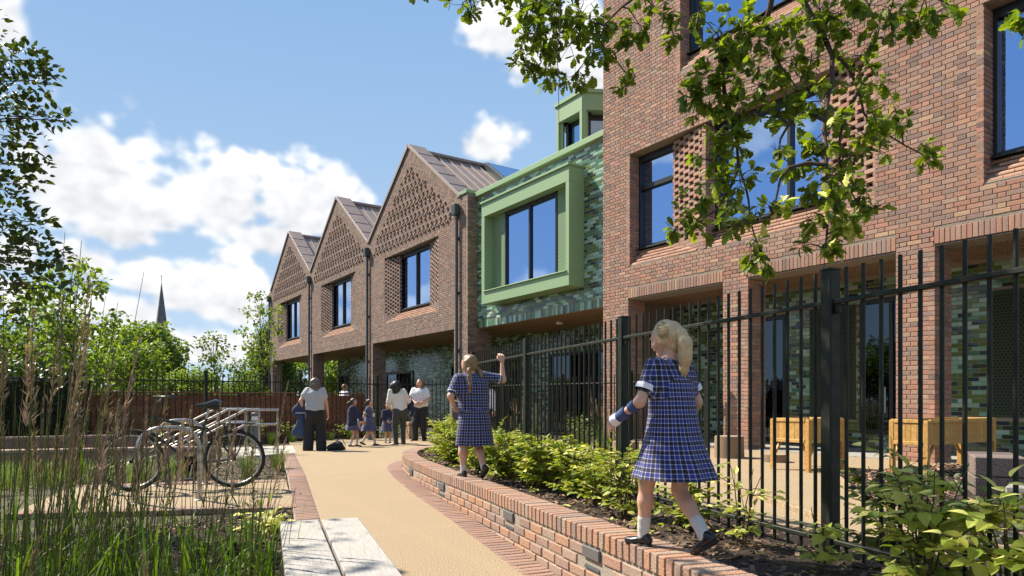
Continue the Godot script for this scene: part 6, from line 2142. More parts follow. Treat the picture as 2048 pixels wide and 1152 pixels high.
	J = figure(o, {"h": H, "cell": 0.022, "foot_l": Vector3(0.1, 0, 0.02), "foot_r": Vector3(-0.1, 0, -0.02), "hand_l": Vector3(0.26, 0.76, 0.08), "hand_r": Vector3(-0.26, 0.76, 0.08), "face": true})
	body_part(o, "shirt", top_bones(J, H, 1.05, 1.9, 0.02, 1.05), 0.018, M.cuff)
	body_part(o, "trousers", trouser_bones(J, H, 1.0, 1.3), 0.02, M.black_cloth)
	body_part(o, "hair", hair_cap(J, H / 7.3), 0.014, M.hair_brown)

	# 10 --- head and shoulders above the timber fence
	H = 1.66
	o = thing("person", "fair-haired person whose head shows above the timber board fence", "person", Vector3(7.72, 0.05, -21.2), at_facing(Vector2(0.9, -0.2)))
	J = figure(o, {"h": H, "cell": 0.022, "foot_l": Vector3(0.1, 0, 0.02), "foot_r": Vector3(-0.1, 0, -0.02), "hand_l": Vector3(0.26, 0.76, 0.08), "hand_r": Vector3(-0.26, 0.76, 0.08), "face": true})
	body_part(o, "shirt", top_bones(J, H, 1.05, 1.9, 0.02, 1.05), 0.018, M.cuff)
	body_part(o, "trousers", trouser_bones(J, H, 1.0, 1.3), 0.02, M.jeans)
	body_part(o, "hair", hair_cap(J, H / 7.3), 0.014, M.hair_dark_blonde)

const OAK_LIMBS := [
	[Vector3(4.94, 4.76, -3.43), Vector3(5.08, 4.47, -3.34), Vector3(5.12, 4.13, -3.19), Vector3(5.20, 3.95, -3.14), Vector3(5.10, 3.64, -3.08), Vector3(4.97, 3.32, -3.05), Vector3(4.87, 2.94, -2.99), Vector3(4.89, 2.56, -2.98), Vector3(4.87, 2.29, -2.99)],
	[Vector3(5.20, 3.95, -3.14), Vector3(5.39, 3.90, -3.13), Vector3(5.57, 3.74, -3.13), Vector3(5.74, 3.53, -3.14), Vector3(6.03, 3.40, -3.06), Vector3(6.35, 3.30, -2.97)],
	[Vector3(4.94, 4.76, -3.43), Vector3(5.01, 4.34, -3.62), Vector3(4.99, 4.31, -3.88), Vector3(4.88, 4.10, -3.95), Vector3(4.89, 3.88, -3.94), Vector3(4.95, 3.61, -3.91), Vector3(5.00, 3.22, -3.87), Vector3(5.08, 2.78, -3.82), Vector3(5.15, 2.42, -3.77)],
	[Vector3(5.41, 5.46, -4.08), Vector3(4.68, 5.03, -4.45), Vector3(4.26, 4.69, -4.61), Vector3(4.11, 4.42, -4.71), Vector3(4.23, 4.24, -4.63), Vector3(4.36, 4.06, -4.54)],
	[Vector3(4.68, 5.03, -4.45), Vector3(4.23, 5.05, -4.99), Vector3(3.86, 4.85, -5.12), Vector3(3.60, 4.52, -5.17), Vector3(3.57, 4.29, -5.19)],
	[Vector3(4.94, 4.76, -3.43), Vector3(5.03, 4.39, -2.89), Vector3(5.51, 4.24, -2.57), Vector3(5.70, 4.12, -2.44)],
	[Vector3(5.00, 3.22, -3.87), Vector3(4.78, 2.84, -3.90), Vector3(4.58, 2.66, -4.03)],
	[Vector3(4.87, 2.94, -2.99), Vector3(4.71, 2.94, -3.22), Vector3(4.63, 2.59, -3.28), Vector3(4.45, 2.51, -3.40)],
	[Vector3(6.21, 4.30, -1.86), Vector3(5.97, 4.01, -2.02), Vector3(5.87, 3.82, -2.08)],
	[Vector3(4.97, 3.32, -3.05), Vector3(4.99, 3.45, -3.28), Vector3(4.85, 3.25, -3.37), Vector3(4.75, 2.89, -3.32)],
	[Vector3(4.23, 5.05, -4.99), Vector3(3.58, 5.21, -5.55), Vector3(3.33, 5.02, -5.71)],
	[Vector3(5.57, 3.74, -3.13), Vector3(5.35, 3.28, -3.16), Vector3(5.32, 2.84, -3.06), Vector3(5.46, 2.68, -2.97)],
	[Vector3(5.01, 4.34, -3.62), Vector3(5.03, 3.95, -3.49), Vector3(5.08, 3.69, -3.34)],
]
const OAK := [
	[2.87, 5.12, -6.14, 0.12, 10], [3.02, 5.14, -6.04, 0.10, 8], [3.27, 4.97, -5.75, 0.11, 14], [3.37, 4.95, -5.68, 0.12, 16], [3.33, 4.85, -5.71, 0.07, 8], [3.56, 4.91, -5.44, 0.14, 24], [3.70, 4.81, -5.22, 0.19, 34], [3.90, 4.71, -5.09, 0.21, 40], [4.03, 4.70, -4.89, 0.18, 34], [3.60, 4.52, -5.17, 0.16, 30], [3.76, 4.43, -5.07, 0.21, 40], [3.95, 4.43, -4.94, 0.21, 40], [4.06, 4.28, -4.75, 0.16, 30], [3.60, 4.24, -5.17, 0.12, 22], [3.80, 4.20, -5.04, 0.16, 30], [3.92, 4.10, -4.83, 0.16, 28], [4.14, 4.57, -4.81, 0.12, 18], [3.78, 4.88, -5.17, 0.19, 26], [4.13, 4.92, -4.94, 0.19, 26], [4.23, 4.51, -4.63, 0.10, 14], [4.32, 4.37, -4.57, 0.11, 18], [4.42, 4.56, -4.51, 0.10, 14], [4.34, 4.10, -4.56, 0.11, 18], [4.28, 3.97, -4.59, 0.06, 8], [4.53, 4.69, -4.43, 0.14, 20], [4.66, 4.51, -4.34, 0.12, 14], [4.49, 4.83, -4.45, 0.14, 20], [4.67, 4.53, -4.09, 0.12, 20], [4.69, 3.92, -4.08, 0.12, 22], [4.66, 3.81, -4.10, 0.09, 14], [4.78, 4.05, -4.02, 0.15, 28], [4.86, 4.27, -3.97, 0.16, 28], [4.88, 4.35, -3.83, 0.17, 34], [4.75, 3.70, -4.04, 0.13, 22], [4.86, 3.79, -3.97, 0.18, 34], [4.88, 3.96, -3.83, 0.17, 32], [4.99, 4.18, -3.76, 0.19, 36], [5.05, 4.29, -3.60, 0.19, 38], [5.04, 4.19, -3.36, 0.16, 32], [5.15, 3.94, -3.29, 0.16, 28], [5.03, 3.99, -3.49, 0.17, 30], [4.89, 3.78, -3.58, 0.16, 28], [5.00, 3.61, -3.87, 0.17, 30], [4.86, 3.48, -3.97, 0.15, 28], [4.93, 3.30, -3.92, 0.15, 30], [4.78, 3.26, -4.02, 0.12, 20], [5.00, 3.08, -3.87, 0.15, 28], [4.82, 3.00, -3.99, 0.13, 22], [4.60, 2.88, -4.02, 0.12, 20], [4.52, 2.71, -4.07, 0.10, 18], [4.47, 2.62, -4.11, 0.06, 10], [4.93, 2.86, -3.92, 0.14, 22], [4.63, 2.62, -4.00, 0.09, 12], [4.50, 2.53, -3.48, 0.10, 18], [4.60, 2.61, -3.42, 0.09, 14], [4.63, 2.63, -3.28, 0.09, 16], [5.15, 2.42, -3.77, 0.11, 18], [5.19, 2.29, -3.75, 0.07, 10], [5.08, 2.51, -3.82, 0.08, 10], [4.94, 3.53, -3.43, 0.14, 22], [5.08, 3.65, -3.34, 0.15, 26], [4.95, 3.37, -3.30, 0.10, 16], [4.82, 3.16, -3.39, 0.10, 14], [4.83, 2.97, -3.26, 0.10, 16], [5.03, 3.52, -3.13, 0.14, 26], [4.98, 3.25, -3.04, 0.13, 26], [4.94, 3.05, -3.07, 0.12, 24], [4.92, 2.86, -2.96, 0.14, 28], [4.94, 2.74, -3.07, 0.13, 26], [4.91, 2.56, -2.97, 0.13, 28], [4.94, 2.41, -2.95, 0.11, 22], [4.89, 2.27, -2.98, 0.08, 14], [4.87, 2.55, -3.12, 0.09, 14], [5.19, 2.77, -3.02, 0.11, 18], [4.75, 2.33, -3.08, 0.05, 8], [5.23, 4.08, -3.00, 0.13, 22], [5.16, 4.20, -3.04, 0.13, 22], [5.49, 3.98, -3.07, 0.12, 20], [5.66, 3.78, -3.07, 0.10, 14], [5.42, 3.49, -3.11, 0.11, 20], [5.52, 3.32, -3.04, 0.11, 20], [5.72, 3.24, -3.03, 0.09, 14], [5.36, 3.08, -3.03, 0.10, 18], [5.75, 3.53, -3.13, 0.09, 12], [6.03, 3.66, -3.06, 0.08, 10], [6.14, 3.53, -2.99, 0.08, 10], [6.32, 3.35, -2.99, 0.08, 12], [6.35, 3.26, -2.97, 0.06, 10], [5.49, 2.68, -2.94, 0.07, 12], [5.42, 2.76, -2.99, 0.07, 12], [5.44, 3.73, -3.10, 0.11, 16], [5.12, 4.29, -3.19, 0.16, 32], [5.26, 4.22, -2.86, 0.13, 22], [5.35, 4.12, -2.68, 0.11, 18], [5.51, 4.08, -2.57, 0.11, 20], [5.63, 4.14, -2.49, 0.10, 16], [5.44, 3.97, -2.61, 0.08, 10], [5.29, 4.01, -2.72, 0.08, 12], [5.87, 3.86, -2.08, 0.07, 10], [5.93, 4.01, -2.04, 0.10, 14]]
const LEFT_TREE := [
	[-0.36, 4.41, -8.06, 0.14, 30], [-0.20, 4.39, -7.96, 0.12, 22], [-0.06, 4.25, -7.86, 0.10, 18], [-0.16, 4.15, -7.81, 0.11, 20], [-0.36, 4.15, -8.06, 0.16, 34], [-0.32, 3.94, -8.03, 0.16, 34], [-0.16, 3.86, -7.93, 0.12, 18], [-0.00, 3.84, -7.82, 0.09, 12], [0.08, 3.82, -7.77, 0.06, 8], [-0.38, 3.67, -8.07, 0.16, 32], [-0.20, 3.58, -7.96, 0.13, 22], [-0.36, 3.39, -8.06, 0.16, 32], [-0.16, 3.29, -7.93, 0.11, 16], [-0.40, 3.15, -8.09, 0.13, 26], [-0.10, 3.39, -7.89, 0.07, 8], [-0.34, 2.91, -8.05, 0.16, 34], [-0.20, 2.82, -7.96, 0.14, 26], [-0.10, 2.86, -7.89, 0.08, 10], [-0.36, 2.63, -8.06, 0.16, 36], [-0.16, 2.56, -7.81, 0.14, 26], [-0.00, 2.51, -7.70, 0.10, 16], [0.08, 2.44, -7.65, 0.06, 8], [-0.32, 2.39, -8.03, 0.16, 32], [-0.08, 2.28, -7.75, 0.12, 18], [0.04, 2.20, -7.68, 0.08, 10], [-0.38, 2.15, -8.07, 0.14, 32], [-0.42, 1.91, -8.10, 0.14, 32], [-0.59, 4.01, -8.22, 0.24, 40], [-0.63, 3.29, -8.25, 0.24, 40], [-0.63, 2.58, -8.25, 0.24, 40], [-0.91, 3.53, -8.43, 0.33, 50], [-0.92, 4.29, -8.20, 0.32, 50], [-0.65, 4.57, -8.02, 0.28, 36]]

# ---------------------------------------------------------------- leaves
func leaf_ovate(fold := 0.25, curl := 0.2, wide := 0.34) -> ArrayMesh:
	# unit leaf: stalk at origin, tip at z = 1
	var m := mb()
	var st := [[0.0, 0.0], [0.12, 0.6], [0.35, 1.0], [0.6, 0.88], [0.82, 0.5], [1.0, 0.0]]
	for i in st.size() - 1:
		for s in [-1, 1]:
			var p := []
			for j in [i, i + 1]:
				var z: float = st[j][0]
				var w: float = st[j][1] * wide
				var y := -curl * z * z
				p.append(Vector3(0, y, z))
				p.append(Vector3(s * w, y + fold * w, z))
			if i == 0: m.tri(p[0], p[2], p[3])
			elif i == st.size() - 2: m.tri(p[0], p[2], p[1])
			else: m.quad(p[0], p[2], p[3], p[1])
	return m.mesh()

func leaf_oak(fold := 0.2, curl := 0.25) -> ArrayMesh:
	var m := mb()
	var o := [[0.0, 0.015], [0.14, 0.03], [0.24, 0.15], [0.33, 0.08], [0.45, 0.25], [0.54, 0.14], [0.68, 0.31], [0.77, 0.19], [0.88, 0.22], [0.94, 0.12], [1.0, 0.0]]
	for s in [-1, 1]:
		for i in o.size() - 1:
			var a := Vector3(0, -curl * o[i][0] * o[i][0], o[i][0] if o[i][1] < 0.2 else o[i][0] - 0.03)
			var b := Vector3(0, -curl * o[i + 1][0] * o[i + 1][0], o[i + 1][0] if o[i + 1][1] < 0.2 else o[i + 1][0] - 0.03)
			var c := Vector3(s * o[i + 1][1], b.y + fold * o[i + 1][1], o[i + 1][0])
			var d := Vector3(s * o[i][1], a.y + fold * o[i][1], o[i][0])
			m.quad(a, b, c, d)
	return m.mesh()

func leaf_mat(back := Color(1, 1, 0.62), rough := 0.5) -> StandardMaterial3D:
	var m := mat(Color.WHITE, rough)
	m.vertex_color_use_as_albedo = true
	m.backlight_enabled = true
	m.backlight = back
	return m

func leaf_basis(dir: Vector3, roll: float) -> Basis:
	var z := dir.normalized()
	var x := Vector3.UP.cross(z)
	if x.length() < 0.05: x = Vector3.RIGHT
	x = x.normalized()
	return Basis(x, z.cross(x), z) * Basis(Vector3(0, 0, 1), roll)

func ball() -> Vector3:
	while true:
		var v := Vector3(rng.randf_range(-1, 1), rng.randf_range(-1, 1), rng.randf_range(-1, 1))
		if v.length_squared() < 1.0: return v
	return Vector3.ZERO

func tint(pal: Array) -> Color:
	var a: Color = pal[rng.randi() % pal.size()]
	var f := rng.randf_range(0.75, 1.3)
	return Color(a.r * f, a.g * f, a.b * f)

class Leaves:
	var xf := []
	var col := PackedColorArray()
	var near := []

func emit_leaves(parent: Node3D, L: Leaves, meshes: Array, base: StandardMaterial3D, pal: Array, most: int, called := "leaf", rest := "leaves") -> void:
	var own := {}
	if most > 0:
		var order := range(L.xf.size())
		var eye := Vector3(0, 1.15, 0)
		var off: Vector3 = parent.position
		var tr := parent.transform
		var pr := PackedFloat32Array()
		for i in L.xf.size(): pr.append((tr * L.xf[i].origin).distance_to(eye) / maxf(L.xf[i].basis.z.length(), 0.001))
		order.sort_custom(func(a, b): return pr[a] < pr[b])
		for i in mini(most, order.size()): own[order[i]] = true
	var xs := []
	var cs := []
	for k in meshes.size():
		xs.append([])
		cs.append(PackedColorArray())
	for i in L.xf.size():
		var k := i % meshes.size()
		if own.has(i):
			part(parent, called, meshes[k], tone_mat(base, pal, rng.randi() % pal.size()), L.xf[i])
		else:
			xs[k].append(L.xf[i])
			cs[k].append(L.col[i])
	for k in meshes.size():
		if xs[k].size(): stuff(parent, rest, meshes[k], base, xs[k], cs[k])

var lm := {}
func leaf_sets() -> void:
	lm.ovate = [leaf_ovate(0.3, 0.15), leaf_ovate(0.15, 0.35, 0.38), leaf_ovate(0.45, 0.25, 0.3)]
	lm.oak = [leaf_oak(0.15, 0.2), leaf_oak(0.4, 0.35), leaf_oak(-0.1, 0.1)]
	lm.slim = [leaf_ovate(0.3, 0.2, 0.24), leaf_ovate(0.5, 0.3, 0.26)]
	M.leaf = leaf_mat()
	M.leaf_dark = leaf_mat(Color(0.75, 0.8, 0.4), 0.4)
	M.dry = leaf_mat(Color(0.8, 0.75, 0.6), 0.8)

const G_OAK := [Color(0.19, 0.27, 0.025), Color(0.13, 0.20, 0.022), Color(0.27, 0.35, 0.035), Color(0.10, 0.165, 0.02), Color(0.22, 0.29, 0.025)]
const G_HORN := [Color(0.33, 0.39, 0.05), Color(0.25, 0.34, 0.04), Color(0.38, 0.42, 0.07), Color(0.18, 0.28, 0.03), Color(0.38, 0.37, 0.06)]
const G_DARK := [Color(0.05, 0.085, 0.02), Color(0.065, 0.10, 0.022), Color(0.085, 0.12, 0.03), Color(0.11, 0.12, 0.035)]
const G_LIME := [Color(0.20, 0.29, 0.05), Color(0.15, 0.24, 0.04), Color(0.25, 0.33, 0.06), Color(0.17, 0.25, 0.05)]
const G_MID := [Color(0.10, 0.17, 0.03), Color(0.13, 0.21, 0.035), Color(0.08, 0.14, 0.025), Color(0.17, 0.24, 0.04)]

# branch that bends a little
func bough(m: MB, pts: Array, r0: float, r1: float, seg := 6, wob := 0.02) -> Array:
	var c := Curve3D.new()
	c.bake_interval = 0.06
	for i in pts.size():
		var t: Vector3 = (pts[mini(i + 1, pts.size() - 1)] - pts[maxi(i - 1, 0)]) / 6.0
		c.add_point(pts[i], -t, t)
	var L := c.get_baked_length()
	var n := clampi(int(L / 0.12), 3, 40)
	var P := PackedVector3Array()
	var R := PackedFloat32Array()
	for i in n + 1:
		var f := float(i) / n
		P.append(c.sample_baked(L * f) + ball() * wob * (0.0 if i == 0 else 1.0))
		R.append(lerpf(r0, r1, pow(f, 0.8)))
	m.tube(P, R, seg, false)
	var o := []
	for p in P: o.append(p)
	return o

func oak() -> void:
	var t := thing("oak_tree", "overhanging oak branches with lobed bright green leaves across the top", "tree")
	var w := mb(true)
	var br := mb(true)
	var nodes := []
	# trunk stands outside the frame, behind and left of the camera
	bough(w, [Vector3(-3.4, -0.3, 2.6), Vector3(-3.3, 1.5, 2.5), Vector3(-3.0, 3.2, 2.0), Vector3(-2.4, 4.6, 1.3)], 0.36, 0.24, 12, 0.01)
	part(t, "trunk", w.mesh(), M.bark)
	bough(br, [Vector3(-2.5, 4.3, 1.4), Vector3(-0.6, 5.7, -0.8), Vector3(1.6, 6.2, -2.8), Vector3(3.4, 5.9, -3.6), OAK_LIMBS[0][0]], 0.2, 0.05, 8)
	bough(br, [Vector3(1.6, 6.2, -2.8), Vector3(2.8, 6.3, -4.2), OAK_LIMBS[3][0]], 0.09, 0.035, 8)
	bough(br, [Vector3(1.6, 6.2, -2.8), Vector3(3.4, 5.6, -2.2), OAK_LIMBS[8][0]], 0.08, 0.025, 8)
	bough(br, [Vector3(-0.6, 5.7, -0.8), Vector3(0.6, 6.0, -3.2), Vector3(1.4, 5.9, -5.2)], 0.09, 0.03, 8)
	for i in OAK_LIMBS.size():
		var p := bough(br, OAK_LIMBS[i], 0.03 if i in [0, 2] else 0.017, 0.005, 6, 0.012)
		nodes += p
	var L := Leaves.new()
	var shade := []
	for i in 80:
		shade.append([rng.randf_range(0.3, 2.2), rng.randf_range(4.9, 6.2), rng.randf_range(-6.0, -3.6), 0.34, 34])
	for c in OAK + shade:
		var ctr := Vector3(c[0], c[1], c[2])
		var r: float = c[3] * 1.15
		var best: Vector3 = nodes[0]
		for q in nodes:
			if q.distance_squared_to(ctr) < best.distance_squared_to(ctr): best = q
		if best.distance_to(ctr) < 1.5:
			bough(br, [best, best.lerp(ctr, 0.5) + Vector3(0, 0.04, 0) + ball() * 0.05, ctr], 0.008, 0.003, 4, 0.01)
		for k in maxi(1, int(c[4] * 0.31)):
			var v := ball()
			var p := ctr + v * Vector3(r, r, r * 1.3)
			var ax := (v + Vector3(0, -0.55, 0) + ball() * 0.5).normalized()
			br.tube(PackedVector3Array([ctr, ctr.lerp(p, 0.5) + ball() * 0.015, p]), PackedFloat32Array([0.003, 0.0025, 0.0015]), 4, false)
			for j in 7:
				var dir := (ax * 0.75 + ball().normalized() * 0.85)
				var s := rng.randf_range(0.07, 0.125)
				L.xf.append(Transform3D(leaf_basis(dir, rng.randf_range(-0.9, 0.9)) * Basis.from_scale(Vector3.ONE * s), p - ax * rng.randf() * 0.05))
				L.col.append(tint(G_OAK))
		for k in 3:
			var e := ctr + ball() * r
			br.tube(PackedVector3Array([ctr, ctr.lerp(e, 0.5) + ball() * 0.02, e]), PackedFloat32Array([0.003, 0.0025, 0.0015]), 4, false)
	# a few bare hanging twigs
	for e in [[Vector3(3.36, 4.5, -4.3), Vector3(3.55, 3.95, -4.6), Vector3(3.5, 3.4, -4.5)], [OAK_LIMBS[0][7], OAK_LIMBS[0][7] + Vector3(-0.05, -0.3, 0), OAK_LIMBS[0][7] + Vector3(-0.12, -0.55, 0.02)]]:
		bough(br, e, 0.006, 0.002, 4, 0.015)
	part(t, "branches", br.mesh(), M.bark)
	emit_leaves(t, L, lm.oak, M.leaf, G_OAK, 300)

func left_tree() -> void:
	var t := thing("evergreen_tree", "dark small-leaved evergreen tree reaching in at the left edge", "tree")
	var w := mb(true)
	bough(w, [Vector3(-2.6, -0.1, -8.6), Vector3(-2.5, 1.5, -8.6), Vector3(-2.3, 3.2, -8.5), Vector3(-2.1, 4.8, -8.4)], 0.16, 0.06, 10, 0.015)
	part(t, "trunk", w.mesh(), M.bark)
	var br := mb(true)
	var L := Leaves.new()
	for c in LEFT_TREE:
		var ctr := Vector3(c[0], c[1], c[2])
		var r: float = c[3]
		var root := Vector3(-2.3, clampf(c[1] - 0.5, 1.6, 4.4), -8.5)
		bough(br, [root, root.lerp(ctr, 0.5) + Vector3(0, 0.1, 0) + ball() * 0.1, ctr], 0.02, 0.004, 5, 0.02)
		for k in int(c[4] * 2.2):
			var v := ball()
			var p := ctr + v * r * 1.25
			var s := rng.randf_range(0.045, 0.085)
			L.xf.append(Transform3D(leaf_basis(v + Vector3(0.2, 0.35, 0) + ball() * 0.6, rng.randf_range(-1, 1)) * Basis.from_scale(Vector3.ONE * s), p))
			L.col.append(tint(G_DARK))
	# the rest of the crown above and left of the frame
	for i in 60:
		var ctr := Vector3(rng.randf_range(-3.6, -0.9), rng.randf_range(3.2, 6.4), rng.randf_range(-9.4, -6.6))
		for k in 34:
			var v := ball()
			L.xf.append(Transform3D(leaf_basis(v + ball() * 0.5, rng.randf_range(-1, 1)) * Basis.from_scale(Vector3.ONE * rng.randf_range(0.06, 0.1)), ctr + v * 0.34))
			L.col.append(tint(G_DARK))
	part(t, "branches", br.mesh(), M.bark)
	emit_leaves(t, L, lm.ovate, M.leaf_dark, G_DARK, 260)

# free-standing tree with a real crown: trunk, limbs, leaf clumps spread through the volume
func tree(called: String, label: String, at: Vector3, h: float, crown: Vector3, cr: Vector3, clumps: int, per: int, ls: float, pal: Array, kind: Array, m: StandardMaterial3D, trunk_r: float, cs := 0.3, group := "") -> void:
	var t := thing(called, label, "tree", at, 0.0, group)
	var w := mb(true)
	var tp := bough(w, [Vector3(0, -0.1, 0), Vector3(h * 0.01, h * 0.35, 0.02), Vector3(-h * 0.01, h * 0.7, 0), Vector3(0, h * 0.93, 0)], trunk_r, trunk_r * 0.12, 8, trunk_r * 0.2)
	part(t, "trunk", w.mesh(), M.bark)
	var br := mb(true)
	var L := Leaves.new()
	for i in clumps:
		var v := ball()
		if v.length() < 0.5 and rng.randf() < 0.6: v = v.normalized() * rng.randf_range(0.5, 1.0)
		var c := crown + v * cr
		var root: Vector3 = tp[clampi(int(tp.size() * clampf((c.y - cr.y * 0.35) / h, 0.2, 0.95)), 0, tp.size() - 1)]
		bough(br, [root, root.lerp(c, 0.55) + Vector3(0, 0.06 * h * 0.3, 0), c], trunk_r * 0.22, trunk_r * 0.04, 4, 0.02)
		for k in per:
			var q := ball()
			L.xf.append(Transform3D(leaf_basis(q + Vector3(0, -0.2, 0) + ball() * 0.7, rng.randf_range(-1.2, 1.2)) * Basis.from_scale(Vector3.ONE * ls * rng.randf_range(0.7, 1.3)), c + q * Vector3(cs, cs * 0.75, cs)))
			L.col.append(tint(pal))
	part(t, "branches", br.mesh(), M.bark)
	emit_leaves(t, L, kind, m, pal, 0, "leaf", "crown")

# shrub: a few upright stems, leaves alternate along twigs
func shrub(called: String, label: String, at: Vector3, h: float, spread: float, stems: int, leaves: int, ls: float, pal: Array, own: int, group: String, m: StandardMaterial3D) -> void:
	var t := thing(called, label, "shrub", at, rng.randf() * TAU, group)
	t.rotation.y = 0.0
	var br := mb(true)
	var L := Leaves.new()
	for s in stems:
		var a := TAU * s / stems + rng.randf_range(-0.6, 0.6)
		var top := Vector3(cos(a) * spread * rng.randf_range(0.2, 0.7), h * rng.randf_range(0.7, 1.0), sin(a) * spread * rng.randf_range(0.2, 0.7))
		var pts := bough(br, [Vector3(cos(a) * 0.03, -0.05, sin(a) * 0.03), top * Vector3(0.4, 0.5, 0.4), top], 0.007, 0.002, 5, 0.008)
		var tw := int(6 + h * 6)
		for k in tw:
			var f := lerpf(0.18, 1.0, (k + rng.randf()) / tw)
			var p: Vector3 = pts[clampi(int(f * (pts.size() - 1)), 0, pts.size() - 1)]
			var d := Vector3(rng.randf_range(-1, 1), rng.randf_range(-0.05, 0.5), rng.randf_range(-1, 1)).normalized()
			var ln := spread * rng.randf_range(0.35, 0.85) * (1.15 - f * 0.5)
			var e := p + d * ln
			br.tube(PackedVector3Array([p, p.lerp(e, 0.5) + Vector3(0, 0.01, 0), e]), PackedFloat32Array([0.0025, 0.002, 0.001]), 4, false)
			var n := maxi(2, int(float(leaves) / (stems * tw)))
			for q in n:
				var g := (q + 0.6) / n
				var pp := p.lerp(e, g)
				var side := d.cross(Vector3.UP).normalized() * (1.0 if q % 2 else -1.0)
				var dir := d * 0.55 + side * 0.8 + Vector3(0, rng.randf_range(-0.35, 0.15), 0) + ball() * 0.25
				if q == n - 1: dir = d + ball() * 0.2
				L.xf.append(Transform3D(leaf_basis(dir, rng.randf_range(-0.5, 0.5)) * Basis.from_scale(Vector3.ONE * ls * rng.randf_range(0.65, 1.2)), pp))
				L.col.append(tint(pal))
	part(t, "stems", br.mesh(), M.stem)
	emit_leaves(t, L, lm.ovate, m, pal, own)

func strip(m: MB, pts: Array, w0: float, side: Vector3, fold := 0.25) -> void:
	# leaf blade: tapered folded ribbon
	var n := pts.size()
	for i in n - 1:
		var f0 := float(i) / (n - 1)
		var f1 := float(i + 1) / (n - 1)
		var a: float = w0 * (1.0 - pow(f0, 2.2)) * minf(1.0, 0.5 + f0 * 3.0)
		var b: float = w0 * (1.0 - pow(f1, 2.2)) * minf(1.0, 0.5 + f1 * 3.0)
		var up := side.cross((pts[i + 1] - pts[i]).normalized()) * fold
		m.quad(pts[i], pts[i + 1], pts[i + 1] + side * b + up * b, pts[i] + side * a + up * a)
		m.quad(pts[i], pts[i + 1], pts[i + 1] - side * b + up * b, pts[i] - side * a + up * a)

